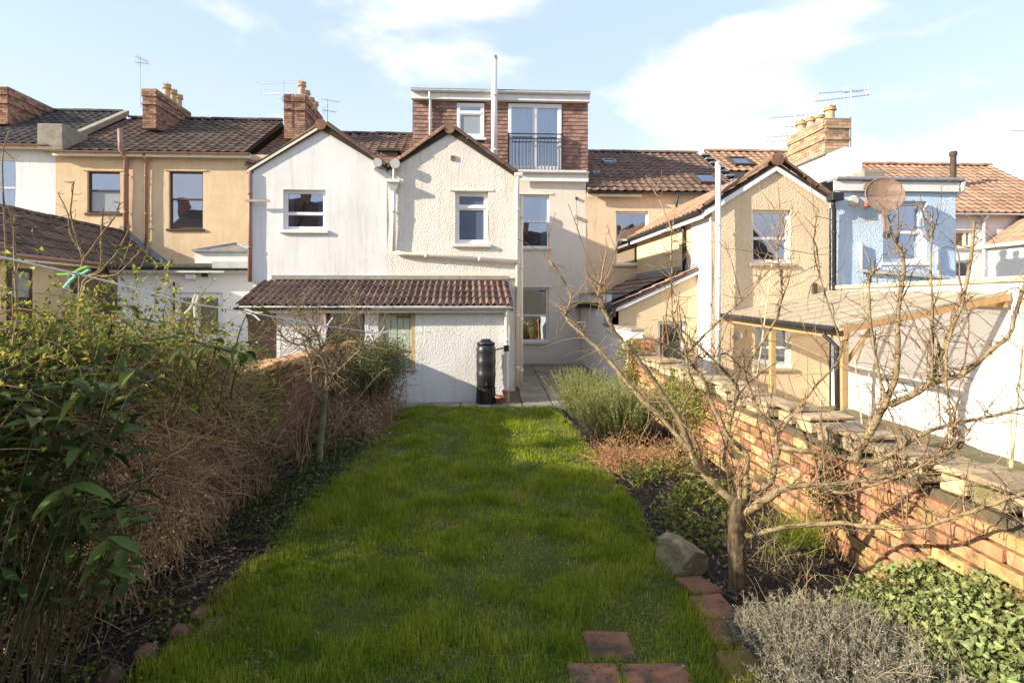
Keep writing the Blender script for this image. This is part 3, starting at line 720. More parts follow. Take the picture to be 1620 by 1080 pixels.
chimney(Bh, hs(450, 1.8), hs(482, 1.8), 1.8, 4.2, zrB - 1.2, zc, [(hs(482, 1.8) - .18, 2.1, zc, 0.78), (hs(482, 1.8) - .2, 2.7, zc, 0.66, 0.14, False), (hs(482, 1.8) - .2, 3.3, zc, 0.6, 0.14, False), (hs(482, 1.8) - .2, 3.9, zc, 0.66)])

# --- single-storey tan outbuilding wing of that house (slope faces the garden)
Bw = hroot('rear_wing', 'single storey tan wing with sloping brown tiled roof at left edge', 'house wing', -12.0, -4.0, BASE)
se = -10.75; zeW = 3.15; sr = -12.15; zrW = 4.33
wd = MB().box(-16.5, se - .12, -7.5, -0.02, BASE, zeW - .12)
wd.build('wall', 'tan_dash', Bw)
dk = MB(); dk.prism([(se + .12, zeW - .14), (sr, zrW - .06), (sr - 1.5, zeW - .1), (sr - 1.5, zeW - .2), (sr, zrW - .16), (se + .12, zeW - .2)], -7.5, -0.01); dW = dk.build('roof', 'roof_deck', Bw)
upw = Vector((sr - se - .12, 0, zrW - zeW + .05))
lay_tiles(dW, (se + .14, -7.5, zeW - .10), (0, 1, 0), upw, 25, 5, 0.30, upw.length / 5.05, 'tile_brown', keep=lambda p: p.y < -0.25)
ridge_run(dW, (sr, -7.5, zrW - .05), (sr, -.02, zrW - .05), 0.11, 0.45, 'tile_brown')
MB().bar((se + .25, -.04, zeW + .0), (sr, -.04, zrW + .1), 0.03, 0.16).build('flashing', 'lead', dW)
mw = MB(); mw.box(se + .14, se + .17, -7.5, -.02, zeW - .24, zeW - .12); mw.build('fascia', 'cream_paint', Bw)
mw = MB(); mw.tube([(se + .22, -7.5, zeW - .13), (se + .22, -.05, zeW - .13)], 0.05, 8); mw.build('gutter', 'brown_pipe', Bw)
def side_t(px, s):      # t of a point on a wall of constant s seen at photo column px
    u = (px - VX) / F
    return (s * CT - u * HY - u * s * ST) / (ST + u * CT)
def side_z(px, py, s):
    t = side_t(px, s); return CAMZ + (VY - py) / F * (HY + s * ST + t * CT)
sw = se - .12
ta, tb = side_t(10, sw), side_t(50, sw)
dm = MB().box(sw - .02, sw + .02, ta, tb, BASE, side_z(30, 424, sw)).build('door', 'brown_frame', Bw)
MB().box(sw + .02, sw + .028, ta + .12, tb - .12, side_z(30, 470, sw), side_z(30, 430, sw)).build('pane', 'glass_privacy', dm)
ta, tb = side_t(104, sw), side_t(126, sw)
dm = MB().box(sw - .02, sw + .03, ta, tb, side_z(115, 466, sw), side_z(115, 432, sw)).build('window', 'upvc', Bw)
MB().box(sw + .03, sw + .036, ta + .1, tb - .1, side_z(115, 464, sw), side_z(115, 439, sw)).build('pane', 'glass_blue', dm)
MB().box(sw, sw + .03, side_t(77, sw), side_t(86, sw), side_z(81, 425, sw), side_z(81, 416, sw)).build('vent', 'sill', Bw)
tr_ = root('trellis', 'small diamond wooden trellis on the tan wing wall', 'trellis', Wd(sw + .05, side_t(150, sw), 2.1), TH); OFF[tr_.name] = Vector((sw + .05, side_t(150, sw), 2.1))
t0_, t1_ = side_t(108, sw), side_t(187, sw); z0_, z1_ = side_z(150, 467, sw), side_z(150, 436, sw)
hgt = z1_ - z0_
for k in range(-4, 14):
    for sg in (1, -1):
        a = t0_ + k * 0.28; b = a + hgt * 0.7
        A0, B0 = (a, b) if sg > 0 else (b, a)
        if min(a, b) < t0_ or max(a, b) > t1_: continue
        MB().bar((sw + .05 + (.012 if sg > 0 else 0), A0, z0_), (sw + .05 + (.012 if sg > 0 else 0), B0, z1_), 0.012, 0.03, (1, 0, 0)).build('lath', 'trellis_wood', tr_)

# --- white flat-roofed extension with a glass roof lantern
Ex = hroot('rear_extension', 'white flat roofed extension with glass roof lantern beside tan house', 'extension', hs(300, -4), -4.0, BASE)
xt = -4.0; e0, e1 = hs(186, xt), hs(420, xt); zt = hz_(300, 428, xt)
dr = hrect(274, 352, 463, 520, xt)
dr = (dr[0], dr[1], dr[2] - .3, dr[3])
panel(Ex, 'wall', 'white_wall', e0, e1, BASE, [(e0, zt), (e1, zt)], [dr], xt, und=0.006, seed=5)
window(Ex, dr, xt, trans=(), mull=(0.46,), sill=None, fw=0.13, rec=0.05)
MB().box(e1 - .2, e1, xt + .02, 0, BASE, zt - .01).build('side_wall', 'white_wall', Ex)
r0 = hs(163, xt - .3); r1 = hs(421, xt - .3)
MB().box(r0, r1, xt - .28, -0.03, zt + .05, zt + .17).build('flat_roof', 'flat_roof', Ex, bevel=0.02)
MB().box(r0 + .1, r1 - .02, xt - .22, xt - .17, zt - .07, zt + .05).build('fascia', 'white_paint', Ex)
gutter(Ex, r0, r1, xt - .28, zt + .04, 'black_pipe', r=0.05)
pipe(Ex, [(r1 - .25, xt - .3, zt), (r1 - .25, xt - .3, zt - .18), (r1 - .12, xt - .1, zt - .3), (r1 - .12, xt - .08, 1.2)], 0.045, 'black_pipe')
mw = MB(); mw.box(hs(345, xt) , r1 + .02, xt - .34, xt - .29, zt + .03, zt + .21); mw.build('edge_trim', 'grey_pipe', Ex)
lt = MB(); l0, l1 = hs(308, -3), hs(402, -3); lz = zt + .17
lt.box(l0, l1, -3.0, -1.4, lz, hz_(350, 397, -3)); ln_ = lt.build('roof_lantern', 'white_paint', Ex)
q = MB(); za = hz_(350, 397, -3) + .004; zb_ = hz_(350, 384, -2.4)
q.add([(l0 - .04, -3.05, za), (l1 + .04, -3.05, za), (l1 + .04, -1.35, za), (l0 - .04, -1.35, za), (l0 + .75, -2.2, zb_), (l1 - .75, -2.2, zb_)], [(0, 1, 5, 4), (1, 2, 5), (2, 3, 4, 5), (3, 0, 4)])
q.build('pane', 'glass_blue', ln_)
q = MB()
for a, b in (((l0 - .04, -3.05, za), (l0 + .75, -2.2, zb_)), ((l1 + .04, -3.05, za), (l1 - .75, -2.2, zb_)), ((l0 + .75, -2.2, zb_), (l1 - .75, -2.2, zb_)), ((l0 - .04, -3.06, za), (l1 + .04, -3.06, za)), ((l1 + .04, -3.06, za), (l1 + .04, -1.4, za))): q.bar(a, b, 0.06, 0.06)
q.build('glazing_bars', 'lead', ln_)
q = MB(); q.box(hs(297, xt), hs(312, xt), xt - .16, xt - .02, hz_(303, 442, xt), hz_(303, 434, xt)); q.build('security_lamp', 'upvc', Ex, bevel=0.02)
q = MB(); q.box(hs(322, xt), hs(329, xt), xt - .12, xt - .01, hz_(325, 438, xt), hz_(325, 432, xt)); q.build('sensor', 'black_pipe', Ex)
q = MB(); q.box(hs(201, xt), hs(216, xt), xt - .07, xt - .01, hz_(208, 460, xt), hz_(208, 449, xt)); q.build('vent_cover', 'upvc', Ex, bevel=0.01)
pipe(Ex, [(hs(277, xt), xt - .06, hz_(277, 500, xt)), (hs(277, xt), xt - .06, hz_(277, 446, xt))], 0.022, 'black_pipe', 'lamp_bracket', False)

# --- white house with the smooth gabled outrigger
C1 = hroot('terraced_house', 'white smooth rendered gabled house beside the cream house', 'house', hs(508, TO), TO, BASE, 'terraced houses')
gl_, gr_ = hs(401, TO), sC
ap = (hs(509, TO), hz_(509, 200, TO)); zL = hz_(401, 268, TO); zR = hz_(612, 264, TO)
w = hrect(448, 515, 300, 364, TO)
panel(C1, 'gable_wall', 'white_smooth', gl_, gr_, BASE, [(gl_, zL), ap, (gr_, zR)], [w], TO, und=0.016, seed=21)
window(C1, w, TO, trans=(0.42,), back='side', glass='glass_blue', sill='white_paint', fw=0.075)
MB().box(gl_, gl_ + .2, TO + .02, 0, BASE, zL - .05).build('side_wall', 'white_smooth', C1)
dk = MB(); dk.prism([(gl_ - .12, zL - .1), (ap[0], ap[1] - .08), (gr_, zR - .05), (gr_, zR + .05), (ap[0], ap[1] + .05), (gl_ - .12, zL + .02)], TO - .06, 3.0); d1 = dk.build('roof', 'roof_deck', C1)
verge(d1, (ap[0] + .10, ap[1] + .02), (gr_ - .03, zR + .0), TO - .02, rad=.105)
verge(d1, (ap[0] - .10, ap[1] + .02), (gl_ - .10, zL + .0), TO + .10, rad=.075, mat='tile_dark')
MB().bar((ap[0], TO - .05, ap[1] - .02), (gl_ - .12, TO - .05, zL - .06), 0.03, 0.05).build('verge_board', 'cream_paint', d1)
q = MB(); q.tube([(ap[0], TO - .10, ap[1] + .02), (ap[0], TO + .3, ap[1] + .02)], .125, 14); q.build('apex_cap', 'ridge_tile', d1, bevel=0)
zeC1 = hz_(600, 262, 0); zrC1 = hz_(600, 212, 3.6)
rC1 = main_roof(C1, sBC + .02, sC - .003, zeC1, zrC1, 'tile_house', keep=None)
MB().box(sBC, sC, 0.02, .25, BASE, zeC1 - .1).build('main_wall', 'white_smooth', C1)
x_ = hs(399, TO) - .03; pipe(C1, [(x_, TO - .05, zL - .05), (x_, TO - .06, hz_(399, 446, TO))], .045, 'brown_pipe')
MB().box(hs(400, TO) - .1, hs(404, TO), TO - .03, TO - .002, hz_(400, 445, TO), zL - .1).build('corner_board', 'white_paint', C1)
MB().box(hs(392, TO), hs(430, TO), TO - .16, TO - .12, hz_(410, 321, TO), hz_(410, 318, TO)).build('wall_bracket', 'stone_sill', C1)

# --- cream roughcast house with gabled outrigger and tile-hung dormer
Ch = hroot('terraced_house', 'cream roughcast gabled house with tile hung roof dormer', 'house', hs(712, TO), TO, BASE, 'terraced houses')
cl, cr_ = sC, hs(815, TO); ap = (hs(711, TO), hz_(711, 206, TO)); zL = hz_(612, 268, TO); zR = hz_(815, 277, TO)
w = hrect(720, 772, 303, 386, TO)
panel(Ch, 'gable_wall', 'cream_rough', cl + .003, cr_, BASE, [(cl + .003, zL), ap, (cr_, zR)], [w], TO, und=0.022, seed=31, step=.16)
window(Ch, w, TO, trans=(0.71,), glasses=['glass_frosted', 'glass_frosted'], fw=0.06, lintel=('cream_rough', 0.05), sash=True)
MB().box(cr_ - .2, cr_, TO + .02, 0, BASE, zR - .03).build('side_wall', 'cream_main', Ch)
dk = MB(); dk.prism([(cl, zL - .05), (ap[0], ap[1] - .08), (cr_ + .06, zR - .08), (cr_ + .06, zR + .03), (ap[0], ap[1] + .05), (cl, zL + .05)][::1], TO - .05, 0.5); d2 = dk.build('roof', 'roof_deck', Ch)
verge(d2, (ap[0] + .10, ap[1] + .01), (cr_ + .03, zR - .0), TO - .02, rad=.105)
verge(d2, (ap[0] - .10, ap[1] + .01), (cl + .03, zL - .0), TO - .02, rad=.105)
q = MB(); q.tube([(ap[0], TO - .10, ap[1] + .02), (ap[0], TO + .3, ap[1] + .02)], .125, 14); q.build('apex_cap', 'ridge_tile', d2)
q = MB(); q.box(hs(712, TO), hs(720, TO), TO - .05, TO + .01, hz_(716, 254, TO), hz_(716, 246, TO)); vb = q.build('wall_vent', 'stone_sill', Ch, bevel=0.01)
MB().tube([(hs(716, TO), TO - .055, hz_(716, 250, TO)), (hs(716, TO), TO - .048, hz_(716, 250, TO))], .035, 10).build('vent_grille', 'dark_gutter', vb)
# hopper heads, valley outlet and waste pipes between the two gables
q = MB(); hx = hs(623, TO); hzv = hz_(623, 300, TO)
q.add([(hx - .13, TO - .2, hzv + .14), (hx + .13, TO - .2, hzv + .14), (hx + .13, TO - .01, hzv + .14), (hx - .13, TO - .01, hzv + .14), (hx - .05, TO - .12, hzv - .05), (hx + .05, TO - .12, hzv - .05), (hx + .05, TO - .02, hzv - .05), (hx - .05, TO - .02, hzv - .05)],
      [(3, 2, 1, 0), (4, 5, 6, 7), (0, 1, 5, 4), (1, 2, 6, 5), (2, 3, 7, 6), (3, 0, 4, 7)][0:1] + [(0, 4, 5, 1), (1, 5, 6, 2), (2, 6, 7, 3), (3, 7, 4, 0), (7, 6, 5, 4)])
q.box(hx - .15, hx + .15, TO - .22, TO, hzv + .13, hzv + .2)
q.build('hopper_head', 'white_pipe', Ch)
pipe(Ch, [(hx, TO - .07, hzv), (hx, TO - .07, hz_(623, 398, TO))], .05, 'white_pipe')
pipe(Ch, [(hx + .02, TO - .09, hzv + .16), (hx + .02, TO - .09, hz_(624, 262, TO))], .04, 'grey_pipe', 'waste_pipe', False)
q = MB(); q.tube([(hx + .05, TO - .2, hz_(624, 262, TO)), (hx + .05, TO + .3, hz_(624, 262, TO))], .11, 12); q.build('gutter_end', 'grey_pipe', Ch)
q = MB(); q.tube([(hs(599, TO), TO - .18, hz_(599, 260, TO)), (hs(599, TO), TO + .3, hz_(599, 260, TO))], .10, 12); q.build('gutter_end', 'grey_pipe', C1)
MB().bar((hs(594, TO), TO - .04, hz_(594, 266, TO)), (hs(622, TO), TO - .04, hz_(622, 286, TO)), .05, .10).build('valley_lead', 'lead', Ch)
q = MB(); q.box(hs(601, -4.5), hs(628, -4.5), -4.5, -3.9, hz_(615, 275, -4.5), hz_(615, 240, -4.5)); st = q.build('chimney', 'mortar', Ch)
q = MB(); brick_block(q, hs(601, -4.5), hs(628, -4.5), -4.5, -3.9, hz_(615, 268, -4.5), hz_(615, 244, -4.5)); q.build('brickwork', 'brick_chim', st, kind='stuff')
MB().box(hs(597, -4.5), hs(633, -4.5), -4.6, -3.8, hz_(615, 240, -4.5), hz_(615, 236, -4.5)).build('cap_slab', 'dark_gutter', st)
# long sloping waste pipe below the window, boxed ledge over the outhouse, corner pipes
pipe(Ch, [(hs(623, TO), TO - .07, hz_(623, 399, TO)), (hs(640, TO), TO - .08, hz_(640, 402, TO)), (hs(817, TO), TO - .08, hz_(817, 414, TO))], .045, 'cream_paint', 'waste_pipe')
MB().box(cl + .01, cr_, TO - .05, TO - .025, hz_(700, 440, TO), hz_(700, 433, TO)).build('ledge', 'cream_paint', Ch)
pipe(Ch, [(cr_ + .05, TO - .1, zR - .05), (cr_ + .05, TO - .04, zR - .3), (cr_ + .05, TO - .03, 0.1)], .045, 'cream_paint')
pipe(Ch, [(cr_ + .16, TO + .35, zR - .4), (cr_ + .16, TO + .35, 0.12)], .055, 'cream_paint', 'soil_pipe')
q = MB(); q.tube([(cr_ - .02, TO - .08, zR - .02), (cr_ + .16, TO - .08, zR - .02)], .06, 10); q.build('gutter_end', 'cream_paint', Ch)
# main wall of the side return
zeC = hz_(872, 283, 0)
wu = hrect(806, 869, 308, 392, 0); wl_ = hrect(806, 868, 455, 541, 0)
panel(Ch, 'wall', 'cream_main', cr_ - .1, sCE, BASE, [(cr_ - .1, zeC + .3), (sCE, zeC + .3)], [wu, wl_], 0, und=0.015, seed=41)
window(Ch, wu, 0, trans=(0.5,), glass='glass_blue', back='side', lintel=('cream_main', 0.05), fw=.06)
window(Ch, wl_, 0, trans=(0.49,), glass='glass_blue', lintel=('cream_main', 0.05), fw=.07)
zg = hz_(875, 272, -.2)
gutter(Ch, hs(818, -.2), sCE + .05, -.16, zg, 'white_pipe', fascia='white_paint', fh=.3, r=.06)
q = MB(); q.tube([(hs(912, 0), -.06, hz_(912, 314, 0)), (hs(912, 0), .02, hz_(912, 314, 0))], .05, 10); q.build('vent_cowl', 'dark_gutter', Ch)
q = MB(); q.tube([(hs(910, 0), -.1, hz_(910, 343, 0)), (hs(910, 0), .02, hz_(910, 343, 0))], .07, 10); q.build('vent_cowl', 'grey_pipe', Ch)
q = MB(); q.tube([(hs(819, -.4), -.4, hz_(819, 324, -.4)), (hs(819, -.4), -.32, hz_(819, 324, -.4))], .16, 14); q.build('small_dish', 'grey_pipe', Ch)
# dormer
dt = 0.22; D0, D1 = hs(654, dt), hs(930, dt); zd0 = hz_(790, 271, dt); zd1 = hz_(790, 160, dt)
wv = hrect(723, 766, 164, 219, dt); fd = hrect(804, 888, 165, 270, dt)
dm = MB(); dm.box(D0, D1, dt + .02, 4.6, zd0 - .3, zd1 + .1)
dmo = panel(Ch, 'dormer', 'roof_deck', D0, D1, zd0 - .25, [(D0, zd1 + .1), (D1, zd1 + .1)], [wv, fd], dt, step=.5)
MB().box(D0, D0 + .1, dt + .02, 4.6, zd0 - 1.0, zd1 + .1).build('dormer_cheek', 'hung_tile', dmo)
MB().box(D1 - .1, D1, dt + .02, 4.6, zd0 - 1.0, zd1 + .1).build('dormer_cheek', 'hung_tile', dmo)
q = MB(); z = zd0 - .22; k = 0; rr = random.Random(4)
while z < zd1 - .02:
    s = D0 - (0.085 if k % 2 else 0)
    while s < D1:
        a, b = max(s, D0), min(s + .164, D1); zz = (z + .06)
        sm = (a + b) / 2
        if b - a > .02:
            for o in (wv, fd):
                if o[2] - .10 < zz < o[3] + .05:
                    if a >= o[0] - .01 and b <= o[1] + .01: break
                    if a < o[0] < b: b = o[0] - .004
                    elif a < o[1] < b: a = o[1] + .004
            else:
                j = rr.uniform(-.006, .006); p = rr.uniform(0, .006)
                q.add([(a, dt - .038 - p, z + j), (b, dt - .038 - p, z + j), (b, dt - .014, z + .15), (a, dt - .014, z + .15), (a, dt - .02 - p, z + j), (b, dt - .02 - p, z + j)], [(0, 1, 2, 3), (4, 5, 1, 0)])
        s += .17
    z += .128; k += 1
q.build('hung_tiles', 'hung_tile', dmo, kind='stuff')
q = MB(); rr = random.Random(5)
z = zd0 - .22
while z < zd1 - .02:
    t_ = dt + .02
    while t_ < 3.4: q.box(D0 - .03 - rr.uniform(0, .006), D0 - .005, t_, t_ + .164, z, z + .12); t_ += .17
    z += .128
q.build('side_tiles', 'hung_tile', dmo, kind='stuff')
fz = hz_(790, 161, dt); fz1 = hz_(790, 148, dt)
MB().box(D0 - .06, D1 + .04, dt - .25, 4.7, fz1 - .03, fz1 + .05).build('dormer_roof', 'lead', dmo)
MB().box(D0 - .05, D1 + .03, dt - .22, dt - .03, fz - .02, fz1 - .032).build('fascia', 'white_paint', dmo)
gutter(Ch, D0 - .05, D1 + .03, dt - .225, fz1 - .03, 'white_pipe', r=.06)
window(dmo, wv, dt, trans=(0.72,), fw=.09, rec=-.05, sill='upvc', sproj=.11, sash=True, glasses=['glass_privacy', 'glass'])
dz = (fd[2], fd[3])
fw_ = window(dmo, fd, dt, trans=(), mull=(0.5,), fw=.10, rec=-.05, sill=None, sash=True, back='net')
pipe(dmo, [(hs(680, dt), dt - .29, fz1 - .08), (hs(681, dt), dt - .1, fz - .15), (hs(681, dt), dt - .1, zd0 - .2)], .045, 'white_pipe')
q = MB(); q.tube([(hs(693, dt), dt - .1, hz_(693, 171, dt)), (hs(693, dt), dt, hz_(693, 171, dt))], .075, 12); q.build('vent_cowl', 'dark_gutter', dmo)
pipe(dmo, [(hs(782, dt - .35), dt - .35, hz_(782, 262, dt - .35)), (hs(782, dt - .35), dt - .35, hz_(782, 175, dt - .35)), (hs(782, dt - .35), dt - .35, hz_(782, 92, dt - .35))], .10, 'white_pipe', 'boiler_flue')
q = MB(); xx = hs(782, dt - .35); zz = hz_(782, 92, dt - .35); q.lathe(xx, dt - .35, [(.105, zz - .05), (.105, zz + .05), (.07, zz + .1), (.02, zz + .13)], 12); q.build('flue_cap', 'grey_pipe', dmo)
ra = root('balcony_railing', 'black metal railing across the dormer french doors', 'railing', Wd((fd[0] + fd[1]) / 2, dt - .2, fd[2]), TH); OFF[ra.name] = Vector(((fd[0] + fd[1]) / 2, dt - .2, fd[2]))
rt = dt - .2; rz1 = hz_(846, 212, rt); rz0 = hz_(846, 269, rt); a_, b_ = fd[0] + .0, fd[1] + .0
for z in (rz1, rz1 - .16, rz0): MB().box(a_, b_, rt - .015, rt + .015, z - .016, z + .016).build('rail', 'iron', ra)
for x in (a_, b_): MB().box(x - .02, x + .02, rt - .02, rt + .16, rz0 - .03, rz1 + .02).build('post', 'iron', ra)
for k in range(1, 15):
    x = a_ + (b_ - a_) * k / 15
    MB().box(x - .007, x + .007, rt - .007, rt + .007, rz0, rz1 - .16).build('bar', 'iron', ra)

# --- tan roughcast house with gabled outrigger and side infill
Eh = hroot('terraced_house', 'tan roughcast gabled house with orange tiles and tall white flue', 'house', hs(1217, TO), TO, BASE, 'terraced houses')
el, er = hs(1126, TO), hs(1312, TO); ap = (hs(1226, TO), hz_(1226, 259, TO)); zL = hz_(1126, 321, TO); zR = hz_(1312, 312, TO)
w = hrect(1190, 1251, 332, 416, TO); wlo = hrect(1194, 1251, 514, 582, TO)
panel(Eh, 'gable_wall', 'tan_rough', el, er, BASE, [(el, zL), ap, (er, zR)], [w, wlo], TO, und=0.022, seed=57, step=.16)
window(Eh, w, TO, trans=(0.47,), glass='glass_blue', sill='stone_sill', back='side', fw=.07)
window(Eh, wlo, TO, trans=(0.47,), glass='glass', sill='stone_sill', back='net', fw=.06)
MB().box(el, el + .2, TO + .02, 0, BASE, zL + .0).build('side_wall', 'tan_smooth', Eh)
zl0 = zL - .14
dk = MB(); dk.prism([(el - .25, zl0 - .08), (ap[0], ap[1] - .06), (er + .0, zR - .1), (er + .0, zR - .02), (ap[0], ap[1] + .02), (el - .25, zl0 + .0)], TO - .08, .5); d3 = dk.build('roof', 'roof_deck', Eh)
upe = Vector((ap[0] - el + .27, 0, ap[1] - zl0 + .03)); n_r = 6
lay_tiles(d3, Vector((el - .27, 0.5, zl0 - .03)), (0, -1, 0), upe, 22, n_r, 0.295, (upe.length - .05) / n_r, 'tile_orange')
verge(d3, (ap[0] + .12, ap[1] + .06), (er - .02, zR + .03), TO - .03, rad=.10)
verge(d3, (ap[0] - .12, ap[1] + .06), (el - .2, zl0 + .05), TO - .03, rad=.09)
q = MB(); q.tube([(ap[0], TO - .14, ap[1] + .08), (ap[0], TO + .3, ap[1] + .08)], .15, 16); q.build('apex_cap', 'ridge_tile', d3)
for a, b in (((ap[0], ap[1] - .03), (er - .02, zR - .08)), ((ap[0], ap[1] - .03), (el - .2, zl0 - .07))):
    MB().bar((a[0], TO - .06, a[1]), (b[0], TO - .06, b[1]), .05, .13, (0, 1, 0)).build('barge_board', 'upvc', d3) if False else MB().prism([(a[0], a[1] - .15), (b[0], b[1] - .12), (b[0], b[1] + .03), (a[0], a[1] + .02)] if b[0] > a[0] else [(b[0], b[1] - .12), (a[0], a[1] - .15), (a[0], a[1] + .02), (b[0], b[1] + .03)], TO - .075, TO - .04).build('barge_board', 'upvc', d3)
q = MB(); q.tube([(el - .28, TO, zl0 - .06), (el - .28, 0.0, zl0 - .06)], .055, 8); q.build('gutter', 'black_pipe', Eh)
MB().box(el - .22, el - .19, TO, 0, zl0 - .22, zl0 - .04).build('fascia', 'white_paint', Eh)
MB().box(el - .03, el - .005, TO - .0, TO + 1.15, BASE, zl0 - .2).build('sunlit_band', 'white_wall', Eh)  # sunlight on the side wall's front corner, painted as a white strip
pipe(Eh, [(el - .1, side_t(1080, el - .1), zl0 - .15), (el - .06, side_t(1082, el - .06), zl0 - .4), (el - .06, side_t(1082, el - .06), 2.6)], .045, 'black_pipe')
fx = hs(1136, TO - .2); pipe(Eh, [(fx, TO - .2, -.3), (fx, TO - .2, hz_(1136, 262, TO - .2))], .062, 'white_pipe', 'boiler_flue')
q = MB(); q.lathe(fx, TO - .2, [(.066, hz_(1136, 262, TO - .2)), (.07, hz_(1136, 258, TO - .2)), (.03, hz_(1136, 255, TO - .2))], 10); q.build('flue_cap', 'grey_pipe', Eh)
q = MB(); q.box(er - .12, er + .16, TO - .3, TO - .02, zR - .12, zR + .06); q.build('hopper_head', 'black_pipe', Eh, bevel=.01)
px_ = er + .04; pipe(Eh, [(px_ - .05, TO - .15, zR - .12), (px_ - .05, TO - .15, zR - .22), (px_ + .02, TO - .09, zR - .34), (px_ + .02, TO - .09, 1.5)], .045, 'black_pipe')
q = MB(); q.tube([(hs(1167, TO), TO - .1, hz_(1167, 530, TO)), (hs(1167, TO), TO, hz_(1167, 530, TO))], .075, 12); q.build('vent_cowl', 'grey_pipe', Eh)
q = MB(); q.box(hs(1284, TO), hs(1290, TO), TO - .08, TO, hz_(1287, 472, TO), hz_(1287, 448, TO)); q.build('cable_box', 'dark_gutter', Eh)
# main rear wall
zeE = hz_(1000, 306, 0); wm = hrect(974, 1026, 334, 419, 0)
panel(Eh, 'wall', 'tan_rough', sCE + .003, sEF - .1, BASE, [(sCE + .003, zeE), (sEF - .1, zeE)], [wm], 0, und=.018, seed=61)
window(Eh, wm, 0, trans=(0.47,), glass='glass_blue', sill='stone_sill', fw=.07)
zrE = hz_(1000, 241, 3.6)
rE = main_roof(Eh, sCE + .02, sEF - .15, zeE + .06, zrE, 'tile_mid')
gutter(Eh, sCE + .0, el + .1, -.22, zeE - .02, 'black_pipe', fascia='cream_paint', fh=.13, r=.05)
pipe(Eh, [(hs(1072, -.2), -.28, zeE - .05), (hs(1072, -.2), -.1, zeE - .4), (hs(1072, -.2), -.1, 4.3)], .04, 'black_pipe')
def rw(deck, px, py, ws, wv_, ze, zr, te=-.22, tr=3.6, **k):
    # v along the slope from the photo row
    best = None
    for i in range(200):
        v = i / 200; t_ = te + (tr - te) * v; z_ = ze + (zr - ze) * v
        e_ = abs(hz_(px, py, t_) - z_)
        if best is None or e_ < best[0]: best = (e_, v, t_)
    L = math.hypot(tr - te, zr - ze)
    roof_window(deck, hs(px, best[2]), best[1] * L, ws, wv_, te, ze, tr, zr, **k)
rw(rE, 955, 260, .5, .42, zeE + .06, zrE, mat='lead'); rw(rE, 938, 277, .26, .2, zeE + .06, zrE, mat='lead'); rw(rE, 1108, 292, .78, .98, zeE + .06, zrE)
for k in range(9): MB().box(sEF - .15, sEF + .15, -.2 + k * .42, -.2 + k * .42 + .36, zeE + .1 + k * .42 * (zrE - zeE) / 3.82, zeE + .16 + k * .42 * (zrE - zeE) / 3.82).build('lead_flashing', 'lead', Eh)
# side infill with slate roof, its front set back
it = side_t(1105, el); i0, i1 = sCE + .05, el - .002
zi0 = hz_(985, 482, it); zi1 = hz_(1105, 431, it)
si = hs(985, it)
wi = hrect(1041, 1086, 508, 575, it)
panel(Eh, 'infill_wall', 'tan_smooth', si - .1, i1, BASE, [(si - .1, zi0 - .1), (i1, zi1 - .03)], [wi], it, und=.006, seed=66)
window(Eh, wi, it, trans=(), glass='glass_blue', sill='upvc', fw=.08)
MB().prism([(si - .22, zi0 - .18), (i1, zi1 - .02), (i1, zi1 + .11), (si - .22, zi0 - .03)], it - .10, it - .05).build('barge_board', 'upvc', Eh)
dk = MB(); dk.prism([(si - .25, zi0 - .10), (i1, zi1 + .06), (i1, zi1 + .10), (si - .25, zi0 - .04)], it - .12, -.02); d4 = dk.build('infill_roof', 'roof_deck', Eh)
upi = Vector((i1 - si + .25, 0, zi1 - zi0 + .14)); ms_ = None
lay_tiles(d4, Vector((si - .25, -.05, zi0 - .02)), (0, -1, 0), upi, 14, 6, .30, (upi.length - .08) / 6, 'slate', hgt=.006)
lay_tiles(d4, Vector((si - .25, it + .18, zi0 - .02)), (0, -1, 0), upi, 1, 6, .30, (upi.length - .08) / 6, 'tile_orange', hgt=.01, name='verge_tile')
MB().bar((i1 - .03, it - .05, zi1 + .16), (i1 - .03, -.1, zi1 + .16), .03, .14).build('flashing', 'lead', d4)
q = MB(); q.box(si - .42, si - .2, it - .16, it + .1, zi0 - .3, zi0 - .05); q.build('hopper_head', 'black_pipe', Eh, bevel=.02)

# --- pale blue house with flat parapet, and its tall stack on the party wall
Fh = hroot('terraced_house', 'pale blue roughcast house with flat parapet and large chimney', 'house', hs(1413, TO), TO, BASE, 'terraced houses')
fl, fr_ = er + .04, hs(1511, TO); zF = hz_(1413, 303, TO)
w = hrect(1397, 1466, 318, 415, TO)
panel(Fh, 'wall', 'blue_rough', fl, fr_, BASE, [(fl, zF), (fr_, zF)], [w], TO, und=.024, seed=73, step=.16, reveal=.22)
window(Fh, w, TO, trans=(0.5,), glass='glass_blue', sill='upvc', back='side', rec=.15, fw=.08, sproj=.02, room='brown_inside')
MB().box(fr_ - .2, fr_, TO + .02, 0, BASE, zF).build('side_wall', 'white_smooth', Fh)
MB().box(fl + .02, fr_ + .02, TO - .09, TO - .05, zF - .01, hz_(1413, 288, TO)).build('fascia', 'white_paint', Fh, bevel=.004)
MB().box(fl + .04, fr_ + .12, TO - .16, 0, hz_(1413, 288, TO) + .004, hz_(1413, 282, TO)).build('parapet_roof', 'lead', Fh, bevel=.02)
q = MB(); q.tube([(fr_ + .1, TO - .1, hz_(1515, 290, TO)), (fr_ + .14, TO - .05, hz_(1515, 300, TO)), (fr_ + .03, TO + .1, hz_(1515, 312, TO)), (fr_ + .03, TO + .1, 2.6)], .06, 10); q.build('downpipe', 'white_pipe', Fh)
L0 = hs(1362, TO - .06); zz = hz_(1362, 427, TO - .06)
